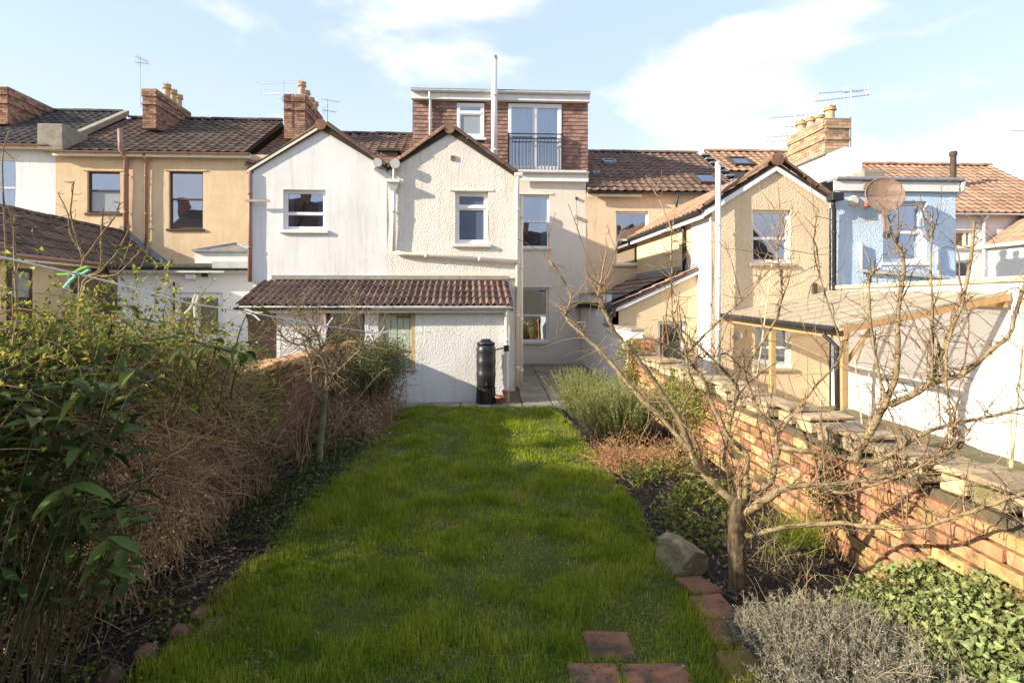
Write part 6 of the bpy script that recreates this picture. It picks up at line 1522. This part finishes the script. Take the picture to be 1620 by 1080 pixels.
bulge = np.interp(rel, [0, .12, .35, .6, .85, 1], [.12, .25, .55, .75, .62, .40]) * (.9 + .16 * np.sin(yy * 3.1 + zz * 4)) * np.interp(yy, [2.7, 4.1, 5.0, 6.1], [1, 1, .60, .30])
xx = -2.70 + bulge * rng.random(n) ** .55
p0 = np.stack([xx, yy, zz], 1); dd = unit(rdir(n, .0, 1.0) * np.array([.8, 1, .6])); tp = twig_paths(p0, dd, jitter(n, .12, .50), 6, .5, .08); tp[..., 2] = np.maximum(tp[..., 2], .02)
V1, f1 = tubes_np(tp, taper(n, 6, jitter(n, .002, .0052), jitter(n, .0012, .002)), 4); part('twigs', V1, f1, 'twig_brown', Tg)
n = 80; yy = jitter(n, 3.5, 6.0); p0 = np.stack([jitter(n, -2.66, -2.4), yy, np.zeros(n)], 1); tp = twig_paths(p0, rdir(n, 3.2, .6), jitter(n, .6, 1.0) * hedge_top(yy), 9, .30, .02)
V1, f1 = tubes_np(tp, taper(n, 9, jitter(n, .004, .008), jitter(n, .002, .003)), 5); part('stems', V1, f1, 'twig_brown', Tg)
n = 2600; yy = jitter(n, 2.9, 5.8); top = hedge_top(yy); zz = top * rng.random(n) ** .7; xx = -2.68 + .5 * rng.random(n) * np.interp(yy, [2.9, 4.4, 5.8], [1, .9, .4])
V1, f1 = leaves_np(np.stack([xx, yy, zz], 1), rdir(n, -.3), rdir(n, .8), jitter(n, .02, .05), jitter(n, .01, .022)); part('dead_leaves', V1, f1, 'leaf_dead', Tg)

Hn = plant('honeysuckle', 'budding climber with yellow green leaves over the left thicket', 'climber', (-2.5, 4.2, 0))
n = 640; yy = jitter(n, 2.3, 5.2); top = np.interp(yy, [2.3, 3.4, 4.4, 5.4, 6.2], [1.84, 1.86, 1.72, 1.50, 1.25]); p0 = np.stack([-2.72 + .67 * rng.random(n) * np.interp(yy, [2.3, 4, 5.2], [1, .8, .35]), yy, top * jitter(n, .68, 1.0)], 1)
dd = rdir(n, .35, .8); tp = twig_paths(p0, dd, jitter(n, .2, .75), 8, .4, .05); V1, f1 = tubes_np(tp, taper(n, 8, jitter(n, .002, .004), jitter(n, .001, .0015)), 4); part('vines', V1, f1, 'twig_brown', Hn)
A_ = tp[:, 2:].reshape(-1, 3); n = 6500; ix = rng.integers(0, len(A_), n); V1, f1 = leaves_np(A_[ix], rdir(n, .5), rdir(n, .6), jitter(n, .014, .042), jitter(n, .010, .026)); part('budding_leaves', V1, f1, 'leaf_bud', Hn)
n = 9000; ix = rng.integers(0, len(A_), n); V1, f1 = leaves_np(A_[ix] + rng.normal(size=(n, 3)) * .05 - np.array([0, 0, .06]), rdir(n, .2), rdir(n, .8), jitter(n, .02, .05), jitter(n, .012, .026)); part('leaves', V1, f1, 'leaf_honey', Hn)
n = 9000; yy = jitter(n, 2.5, 5.6); tz = np.interp(yy, [2.3, 3.4, 4.4, 5.4, 6.2], [1.80, 1.82, 1.68, 1.48, 1.28]); cn = np.array([noise.noise(Vector((v * 2.2, w_, 3))) for v, w_ in zip(yy, rng.random(n) * 3)]); C = np.stack([-2.78 + .55 * rng.random(n) * np.interp(yy, [2.5, 4.5, 6.2], [1, .85, .5]), yy, tz - np.abs(rng.normal(size=n)) * .26 + cn * .12], 1); C[:, 0] -= .1 * (yy > 3.8); V1, f1 = leaves_np(C, rdir(n, .2), rdir(n, .8), jitter(n, .02, .05), jitter(n, .012, .028)); part('crown_leaves', V1, f1, 'leaf_honey', Hn)

def bush(label, name, c, rad, nlv, mat, L, Wl, stem='twig_brown', nst=60, flat=.0, cat='shrub', density=.75, up=.35, bare=.25):
    """uneven bush: leaf clumps on twigs through its volume, bare stems low down"""
    o = plant(name, label, cat, (c[0], c[1], 0))
    nc_ = max(20, nlv // 55); u = rdir(nc_); rr_ = (rng.random(nc_) ** .45); cc = np.array(c) + u * np.array(rad) * rr_[:, None] * jitter(nc_, .8, 1.18)[:, None]
    cc[:, 2] = np.maximum(cc[:, 2], c[2] - rad[2] * (1 - bare))
    base = np.array([c[0], c[1], 0]) + rng.normal(size=(nc_, 3)) * np.array([rad[0] * .35, rad[1] * .45, 0]); base[:, 2] = 0
    K = 8; t = np.linspace(0, 1, K)[None, :, None]; mid = (base + cc) / 2 + rng.normal(size=(nc_, 3)) * .12
    tp = (1 - t) ** 2 * base[:, None] + 2 * t * (1 - t) * mid[:, None] + t * t * cc[:, None] + rng.normal(size=(nc_, K, 3)) * .012
    V1, f1 = tubes_np(tp, taper(nc_, K, jitter(nc_, .004, .008), jitter(nc_, .0015, .0025)), 4); part('stems', V1, f1, stem, o)
    ix = rng.integers(0, nc_, nlv); sg = .085 * (max(rad) / .6) ** .5
    C = cc[ix] + rng.normal(size=(nlv, 3)) * sg; out_ = unit(C - np.array(c)) ; D = unit(out_ * .6 + rdir(nlv, up) )
    C[:, 2] = np.maximum(C[:, 2], .03)
    V1, f1 = leaves_np(C, D, unit(out_ + rdir(nlv, .6) * .9), jitter(nlv, L * .6, L * 1.3), jitter(nlv, Wl * .6, Wl * 1.3)); part('foliage', V1, f1, mat, o)
    n = nc_ * 5; ix = rng.integers(0, nc_, n); tp = twig_paths(cc[ix] + rng.normal(size=(n, 3)) * .05, unit(unit(cc[ix] - np.array(c)) + rdir(n, .3)), jitter(n, .06, .28), 5, .35); tp[..., 2] = np.maximum(tp[..., 2], .02); V1, f1 = tubes_np(tp, taper(n, 5, np.full(n, .0022), np.full(n, .001)), 3); part('twigs', V1, f1, stem, o)
    return o
bush('leafy green shrub growing over the left wall behind the thicket', 'evergreen_shrub', (-2.64, 5.0, 1.0), (.30, .6, .46), 7000, 'leaf_privet', .034, .017)
bush('bright green sprays hanging over the wall left of the bare tree', 'leafy_shrub', (-2.5, 5.7, 1.0), (.18, .34, .34), 3200, 'leaf_honey', .05, .024)
bush('dark evergreen climber low on the left wall below the bare tree', 'evergreen_shrub', (-2.5, 5.9, .4), (.16, .4, .3), 1600, 'leaf_privet', .04, .02)
bush('dense small leaved evergreen bush in front of the green door', 'privet_bush', (-2.0, 9.3, .98), (.46, .75, .44), 12000, 'leaf_privet', .034, .018, bare=.1)
Un = plant('dry_undergrowth', 'dry brown stems and dead growth under the evergreen bush', 'undergrowth', (-1.9, 8.6, 0))
n = 1500; p0 = np.stack([-2.6 + .95 * rng.random(n) ** 1.2, jitter(n, 7.7, 10.2), jitter(n, 0, .62)], 1); p0[:, 2] *= np.clip((p0[:, 1] - 6.2) / 2.4, .25, 1); p0[:, 0] -= .15 * (p0[:, 1] < 8); tp = twig_paths(p0, rdir(n, -.25, .8), jitter(n, .12, .5), 6, .35, .1); tp[..., 2] = np.maximum(tp[..., 2], .015); V1, f1 = tubes_np(tp, taper(n, 6, jitter(n, .003, .0055), np.full(n, .0018)), 3); part('stems', V1, f1, 'twig_brown', Un)
n = 1500; V1, f1 = leaves_np(np.stack([jitter(n, -2.5, -1.6), jitter(n, 7.6, 10.2), jitter(n, .02, .6)], 1), rdir(n, -.2), rdir(n, .6), jitter(n, .03, .07), jitter(n, .012, .03)); part('dead_leaves', V1, f1, 'leaf_dead', Un)
Gc = plant('ground_ivy', 'low dark green ivy spilling from the left bed onto the lawn', 'ground cover', (-1.9, 6.0, 0))
n = 2600; x = jitter(n, -2.4, -1.78); yv = jitter(n, 4.6, 9.8); C = np.stack([x, yv, jitter(n, .03, .16)], 1); V1, f1 = leaves_np(C, rdir(n, .1), rdir(n, 1.6), jitter(n, .025, .05), jitter(n, .02, .04)); part('leaves', V1, f1, 'leaf_privet', Gc)

# ------------------------------------------------------------------ right bed
def spiky(label, c, rad, ns_, name='rosemary_bush', mat='leaf_rosemary', L=.028, h=(.5, .95)):
    o = plant(name, label, 'shrub', (c[0], c[1], 0))
    a = rng.random(ns_) * 2 * np.pi; r_ = np.sqrt(rng.random(ns_)) * .45
    p0 = np.stack([c[0] + np.cos(a) * r_ * rad[0] * .8, c[1] + np.sin(a) * r_ * rad[1] * .8, np.zeros(ns_)], 1)
    out_ = np.stack([np.cos(a) * r_ * 1.6, np.sin(a) * r_ * 1.6, np.ones(ns_)], 1); hh = rad[2] * jitter(ns_, *h)
    tp = twig_paths(p0, unit(out_ + rng.normal(size=(ns_, 3)) * .18), hh, 10, .10, -.09); V1, f1 = tubes_np(tp, taper(ns_, 10, np.full(ns_, .0035), np.full(ns_, .0012)), 3); part('stems', V1, f1, 'bark_green', o)
    n = ns_ * 62; i = rng.integers(0, ns_, n); k = 2 + 7 * rng.random(n) ** .7; k0 = np.floor(k).astype(int); fr = (k - k0)[:, None]; k1 = np.minimum(k0 + 1, 9)
    C = tp[i, k0] * (1 - fr) + tp[i, k1] * fr; ax = unit(tp[i, k1] - tp[i, k0] + 1e-6); D = unit(ax * .9 + rdir(n) * .8); V1, f1 = leaves_np(C, D, rdir(n, .5), jitter(n, L * .7, L * 1.5), jitter(n, .0045, .008), .1, .05); part('needles', V1, f1, mat, o)
    return o
spiky('rosemary bush nearest the paved side return', (1.5, 10.0, 0), (.62, .6, 1.0), 420)
spiky('larger grey green rosemary bush in front of the white boundary wall', (1.75, 8.3, 0), (.95, .8, .98), 720)
Df = plant('dead_fern', 'collapsed rusty brown dead fern in front of the rosemary', 'plant', (1.75, 7.1, 0))
n = 900; p0 = np.stack([jitter(n, 1.25, 2.3), jitter(n, 6.7, 7.6), np.zeros(n)], 1); tp = twig_paths(p0, rdir(n, .9, .9), jitter(n, .2, .55), 8, .35, .22); tp[..., 2] = np.maximum(tp[..., 2], .02); V1, f1 = tubes_np(tp, taper(n, 8, np.full(n, .0028), np.full(n, .0014)), 3); part('fronds', V1, f1, 'fern_dead', Df)
A_ = tp[:, 2:].reshape(-1, 3); n = 3600; ix = rng.integers(0, len(A_), n); V1, f1 = leaves_np(A_[ix], rdir(n, -.1), rdir(n, .6), jitter(n, .02, .05), jitter(n, .006, .012)); part('leaflets', V1, f1, 'fern_dead', Df)
bush('yellow green climber against the sunlit brick wall', 'wall_climber', (2.55, 7.9, .62), (.22, .95, .38), 3600, 'leaf_yellow', .04, .024, cat='climber', bare=.05)
bush('bright yellow green shrub beside the white boundary wall', 'variegated_shrub', (2.55, 11.1, .85), (.22, .45, .55), 1500, 'leaf_yellow', .05, .03, cat='shrub', bare=.05)
Gv = plant('ground_cover', 'low leafy ground cover spread over the right hand bed', 'ground cover', (1.9, 5.8, 0))
n = 2600; yv = jitter(n, 4.4, 7.2); x = 1.42 + 1.15 * rng.random(n); keep_ = np.array([noise.noise(Vector((a * 2.2, b * 2.2, 9))) > -.05 for a, b in zip(x, yv)]); C = np.stack([x, yv, jitter(n, .02, .12)], 1)[keep_]; n = len(C)
V1, f1 = leaves_np(C, rdir(n, .3), rdir(n, 1.2), jitter(n, .03, .065), jitter(n, .02, .045)); part('leaves', V1, f1, 'leaf_honey', Gv)
def tuft(label, x, y, n, h, mat, name='grass_tuft', sp_=.1):
    o = plant(name, label, 'grass', (x, y, 0)); p0 = np.stack([x + rng.normal(size=n) * sp_, y + rng.normal(size=n) * sp_, np.zeros(n)], 1)
    tp = twig_paths(p0, rdir(n, 1.6, .55), jitter(n, h * .5, h), 6, .15, .18); tp[..., 2] = np.maximum(tp[..., 2], .01)
    K = 6; wv_ = .0022; S = unit(np.cross(tp[:, -1] - tp[:, 0], rdir(n))) ; wdt_ = np.linspace(1, .1, K)[None, :, None] * wv_
    V1 = np.concatenate([tp - S[:, None] * wdt_, tp + S[:, None] * wdt_], 1).reshape(-1, 3); b = (np.arange(n) * 2 * K)[:, None]; k = np.arange(K - 1)[None, :]
    f1 = np.stack([b + k, b + K + k, b + K + k + 1, b + k + 1], -1).reshape(-1, 4); part('blades', V1, f1, mat, o)
tuft('green grass tuft at the foot of the brick wall', P(1240, 860, 5.0).x, 4.75, 420, .42, 'grass_blade')
tuft('pale dead grass strands lying behind the tree trunk', 2.15, 4.3, 120, .5, 'grass_dry', 'dry_grass', .18)

# lavender in the right foreground
Lv = plant('lavender_bush', 'silver grey lavender bush at the bottom right', 'shrub', (1.75, 2.95, 0))
ns_ = 1300; p0 = np.stack([1.42 + .85 * rng.random(ns_), 2.45 + .92 * rng.random(ns_), np.zeros(ns_)], 1)
cx_ = (p0[:, 0] - 1.8) / .5; cy_ = (p0[:, 1] - 2.95) / .5; hgt_ = .33 * np.sqrt(np.clip(1.25 - cx_ ** 2 * .8 - cy_ ** 2 * .8, .12, 1)) * jitter(ns_, .75, 1.1)
tp = twig_paths(p0, unit(np.stack([cx_ * .5, cy_ * .5, np.ones(ns_)], 1) + rng.normal(size=(ns_, 3)) * .25), hgt_, 7, .2, 0); V1, f1 = tubes_np(tp, taper(ns_, 7, np.full(ns_, .0024), np.full(ns_, .0012)), 3); part('stems', V1, f1, 'leaf_lavender', Lv)
n = ns_ * 40; i = rng.integers(0, ns_, n); k = 2 + 4 * rng.random(n) ** .8; k0 = np.floor(k).astype(int); fr = (k - k0)[:, None]; k1 = np.minimum(k0 + 1, 6)
C = tp[i, k0] * (1 - fr) + tp[i, k1] * fr; D = unit(unit(tp[i, k1] - tp[i, k0] + 1e-6) * .6 + rdir(n) * .8); V1, f1 = leaves_np(C, D, rdir(n, .5), jitter(n, .012, .032), jitter(n, .0026, .0046), .1, .05); part('leaves', V1, f1, 'leaf_lavender', Lv)
n = 46; p0 = np.stack([1.35 + .9 * rng.random(n), 2.5 + .9 * rng.random(n), np.full(n, .2)], 1); tp = twig_paths(p0, rdir(n, 1.6, .5), jitter(n, .2, .42), 7, .2, .05); V1, f1 = tubes_np(tp, taper(n, 7, np.full(n, .0016), np.full(n, .001)), 4); part('dry_flower_stalks', V1, f1, 'grass_dry', Lv)

# ivy against the wall at bottom right: the nearest leaves are single pieces
Iv = plant('ivy', 'pale green ivy mound against the brick wall at bottom right', 'climber', (2.55, 2.9, 0))
def ivy_leaf(seed):
    rr = random.Random(seed); L = .05; pts = [(0, 0), (-.012, .017), (.004, .026), (.018, .018), (.03, .015), (L, 0), (.03, -.015), (.018, -.018), (.004, -.026), (-.012, -.017)]
    vs = [(.016, 0, .004)] + [(x * rr.uniform(.9, 1.1), y * rr.uniform(.9, 1.15), -.004 + rr.uniform(-.003, .003)) for x, y in pts]; n_ = len(pts)
    me = bpy.data.meshes.new('leaf'); me.from_pydata(vs, [], [(0, 1 + i, 1 + (i + 1) % n_) for i in range(n_)]); me.materials.append(MATS['leaf_ivy']); me.update(); return me
IM = [ivy_leaf(k) for k in range(5)]
def ivy_pt(a, b):    # mound rising from the soil to the wall face
    x = 1.98 + .78 * a; y = 2.1 + 1.55 * b; z = .10 + .50 * a ** 1.1 * (1 - .55 * abs(b - .30)) + .08 * noise.noise(Vector((x * 4, y * 4, 2)))
    return x, y, z
for k in range(285):
    a, b = random.random() ** .7, random.random(); p = ivy_pt(a, b)
    add_leaf(Iv, random.choice(IM), (p[0], p[1], p[2] + random.uniform(.0, .05)), (random.gauss(-.3, .6), random.gauss(-.3, .6), random.gauss(-.25, .4)), (random.gauss(-.7, .35), random.gauss(-.45, .35), random.gauss(.8, .3)), random.uniform(.55, .85))
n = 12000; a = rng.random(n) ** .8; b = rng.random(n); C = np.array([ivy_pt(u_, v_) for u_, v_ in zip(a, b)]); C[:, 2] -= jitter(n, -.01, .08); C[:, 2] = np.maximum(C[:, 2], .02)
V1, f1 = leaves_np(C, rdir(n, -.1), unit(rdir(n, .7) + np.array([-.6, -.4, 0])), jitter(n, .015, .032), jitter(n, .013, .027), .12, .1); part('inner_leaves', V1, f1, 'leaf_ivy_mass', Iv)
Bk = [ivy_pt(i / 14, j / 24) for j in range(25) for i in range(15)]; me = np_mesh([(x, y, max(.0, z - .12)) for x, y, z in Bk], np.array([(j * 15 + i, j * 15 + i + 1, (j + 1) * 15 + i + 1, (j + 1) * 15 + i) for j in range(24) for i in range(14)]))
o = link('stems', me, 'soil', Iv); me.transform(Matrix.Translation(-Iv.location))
bush('small ivy growth clinging to the middle of the brick wall', 'wall_ivy', (2.66, 4.55, .55), (.06, .22, .3), 420, 'leaf_privet', .03, .024, cat='climber', bare=.0)

# ------------------------------------------------------------------ litter on the soil
def litter(name, label, x0, x1, y0, y1, n, mats):
    for mat, fr_ in mats:
        k = int(n * fr_); C = np.stack([jitter(k, x0, x1), jitter(k, y0, y1), jitter(k, .012, .04)], 1)
        l = np.array([lawn_edges(v)[0] for v in C[:, 1]]); r2 = np.array([lawn_edges(v)[1] for v in C[:, 1]]); ok = (C[:, 0] < l + .12) | (C[:, 0] > r2 - .12); C = C[ok]; k = len(C)
        V1, f1 = leaves_np(C, rdir(k, 0, 1) * np.array([1, 1, .25]), rdir(k, 2.2), jitter(k, .02, .06), jitter(k, .012, .035), .3, .1)
        o = link(name, np_mesh(V1, f1), mat); tag(o, label, 'leaf litter', None, 'stuff')
litter('fallen_leaves', 'brown fallen leaves scattered over the left hand soil', -2.6, -1.7, 2.4, 7.5, 900, (('leaf_dead', 1.0),))
litter('dead_leaf_scatter', 'brown dead leaves scattered over the right hand soil', 1.2, 2.65, 3.0, 8.5, 1100, (('leaf_dead', 1.0),))
n = 500; C = np.stack([np.where(rng.random(n) < .6, jitter(n, -2.6, -1.75), jitter(n, 1.35, 2.6)), jitter(n, 2.5, 7.0), np.full(n, .02)], 1); tp = twig_paths(C, rdir(n, 0) * np.array([1, 1, .15]), jitter(n, .08, .4), 5, .3); tp[..., 2] = np.clip(tp[..., 2], .012, .10); V1, f1 = tubes_np(tp, taper(n, 5, np.full(n, .002), np.full(n, .001)), 3)
o = link('fallen_twigs', np_mesh(V1, f1), 'twig_brown'); tag(o, 'thin dry twigs fallen over the soil beds', 'twigs', None, 'stuff')
for (x, y, lb) in ((-2.15, 2.95, 'small leafy weed low in the near left bed'), (-1.98, 3.4, 'tiny bright weed beside the left bed edging'), (-2.2, 3.7, 'sprig of fresh leaves under the thicket')):
    o = plant('weed', lb, 'weed', (x, y, 0)); n = 90; C = np.stack([x + rng.normal(size=n) * .07, y + rng.normal(size=n) * .07, jitter(n, .02, .12)], 1); V1, f1 = leaves_np(C, rdir(n, .3), rdir(n, 1.2), jitter(n, .02, .045), jitter(n, .015, .03)); part('leaves', V1, f1, 'leaf_honey', o)

# ------------------------------------------------------------------ grass
def grass(n, y0, y1, hmin, hmax, wd):
    y = y0 + (y1 - y0) * rng.random(n); ed = np.array([lawn_edges(v) for v in y]); l, r_ = ed[:, 0], ed[:, 1]
    x = l - .09 + (r_ - l + .18) * rng.random(n)
    cl = np.array([noise.noise(Vector((a * 2.0, b * 2.0, 1.7))) + .6 * noise.noise(Vector((a * 6.0, b * 6.0, 4.2))) for a, b in zip(x, y)])
    lush = np.clip(.5 + cl * 1.3, .05, 1.35)
    edge = np.minimum(x - l, r_ - x); lush *= np.where(edge < .1, 1.25, 1)
    ok = (rng.random(n) < .40 + .7 * lush); ok &= (edge > 0) | (rng.random(n) < .45)
    for (sx_, sy_), (lx, ly), _, _ in qs: ok &= ~((np.abs(x - sx_) < lx / 2 - .03) & (np.abs(y - sy_) < ly / 2 - .03))
    x, y, lush = x[ok], y[ok], lush[ok]; n = len(x)
    h = (hmin + (hmax - hmin) * rng.random(n) ** 1.8) * (.50 + .85 * lush)
    e = np.clip(np.minimum(x - (-1.86), 1.3 - x) / 3.16 * 8, 0, 1); z = .022 + .026 * e
    az = rng.random(n) * 2 * np.pi; ln_ = rng.random(n) * .9; d = np.stack([np.cos(az), np.sin(az)], 1)
    B = np.stack([x, y, z], 1); S = np.stack([-np.sin(az + rng.normal(size=n) * .8), np.cos(az), np.zeros(n)], 1) * (wd * jitter(n, .6, 1.3))[:, None]
    M1 = B + np.concatenate([d * (h * ln_ * .30)[:, None], (h * .6)[:, None]], 1); T = B + np.concatenate([d * (h * ln_ * .95)[:, None], (h * (1 - .35 * ln_))[:, None]], 1)
    V1 = np.stack([B - S, B + S, M1 + S * .75, M1 - S * .75, T], 1).reshape(-1, 3); i = (np.arange(n) * 5)[:, None]
    return V1, (i + np.array([[0, 1, 2, 3]])), (i + np.array([[3, 2, 4]]))
Vs, Q, Tq = [], [], []; off = 0
for args in ((95000, 2.2, 4.2, .022, .095, .0017), (85000, 4.2, 6.6, .022, .082, .0023), (65000, 6.6, 10.75, .02, .07, .0034)):
    v, q_, t_ = grass(*args); Vs.append(v); Q.append(q_ + off); Tq.append(t_ + off); off += len(v)
go = link('grass', np_mesh(np.concatenate(Vs), [np.concatenate(Q), np.concatenate(Tq)]), 'grass_blade'); tag(go, 'short green lawn grass between the two beds', 'grass', None, 'stuff')
n = 24000; y = jitter(n, 2.3, 9.5); x = jitter(n, -1.8, 1.25); ok = np.array([noise.noise(Vector((a * 1.6, b * 1.6, 8.0))) > .12 for a, b in zip(x, y)]); x, y = x[ok], y[ok]; n = len(x)
tp = twig_paths(np.stack([x, y, np.full(n, .04)], 1), rdir(n, .35, .7), jitter(n, .03, .08), 4, .3, .15); tp[..., 2] = np.maximum(tp[..., 2], .035); V1, f1 = tubes_np(tp, taper(n, 4, np.full(n, .0013), np.full(n, .0007)), 3)
o = link('dry_grass_blades', np_mesh(V1, f1), 'grass_dry'); tag(o, 'pale dry blades scattered among the lawn grass', 'grass', None, 'stuff')
for (px, py, Y, n, h, lb) in ((400, 985, 3.5, 520, .17, 'long grass tuft at the near left lawn edge'), (470, 950, 3.8, 420, .15, 'second long grass tuft left of lawn centre'), (560, 960, 3.75, 300, .12, 'low grass tuft in the near lawn')):
    p = P(px, py, Y); tuft(lb, p.x, 900 * 2 / (py - 480), n, h, 'grass_blade', 'grass_tuft', .09)

n = 230; x = jitter(n, -1.8, 1.25); y = 2.5 + 7.5 * rng.random(n) ** 1.3; V1, f1 = leaves_np(np.stack([x, y, jitter(n, .05, .085)], 1), rdir(n, 0) * np.array([1, 1, .2]), rdir(n, 2.0), jitter(n, .02, .055), jitter(n, .008, .022), .3, .1)
o = link('lawn_leaves', np_mesh(V1, f1), 'leaf_dead'); tag(o, 'few brown fallen leaves lying on the lawn', 'leaf litter', None, 'stuff')

# crumbs of soil and grit on the beds
n = 5200; side = rng.random(n) < .42; x = np.where(side, jitter(n, -2.65, -1.72), jitter(n, 1.12, 2.68)); y = 2.3 + 7.0 * rng.random(n) ** 1.2
ed = np.array([lawn_edges(v) for v in y]); ok = (x < ed[:, 0] + .04) | (x > ed[:, 1] - .04); x, y = x[ok], y[ok]; n = len(x); r_ = .004 + .016 * rng.random(n) ** 3
base = np.array([[1, 0, -.5], [-.5, .87, -.5], [-.5, -.87, -.5], [.3, .5, .5], [-.6, .1, .5], [.3, -.5, .55]]); V1 = np.stack([x, y, jitter(n, .005, .022)], 1)[:, None] + (base[None] + rng.normal(size=(n, 6, 3)) * .25) * r_[:, None, None]
i = (np.arange(n) * 6)[:, None]; tri = np.concatenate([i + np.array([[a, b, c]]) for a, b, c in ((3, 4, 5), (0, 3, 5), (0, 1, 3), (1, 4, 3), (1, 2, 4), (2, 5, 4), (2, 0, 5))], 0)
o = link('soil_crumbs', np_mesh(V1.reshape(-1, 3), tri), 'crumb'); tag(o, 'crumbs of dark soil and grit over both beds', 'soil', None, 'stuff')

# broad-leaved weeds and clover in the turf
cx_ = jitter(60, -1.7, 1.15); cy_ = 2.6 + 6.5 * rng.random(60); n = 2600; i = rng.integers(0, 60, n); x = cx_[i] + rng.normal(size=n) * .07; y = cy_[i] + rng.normal(size=n) * .09; ed = np.array([lawn_edges(v) for v in y]); ok = (x > ed[:, 0]) & (x < ed[:, 1]); x, y = x[ok], y[ok]; n = len(x)
V1, f1 = leaves_np(np.stack([x, y, jitter(n, .05, .08)], 1), rdir(n, .1) * np.array([1, 1, .3]), rdir(n, 2.4), jitter(n, .012, .03), jitter(n, .010, .022), .2, .15)
o = link('lawn_weeds', np_mesh(V1, f1), 'leaf_honey'); tag(o, 'small round leaved weeds growing through the lawn', 'weeds', None, 'stuff')
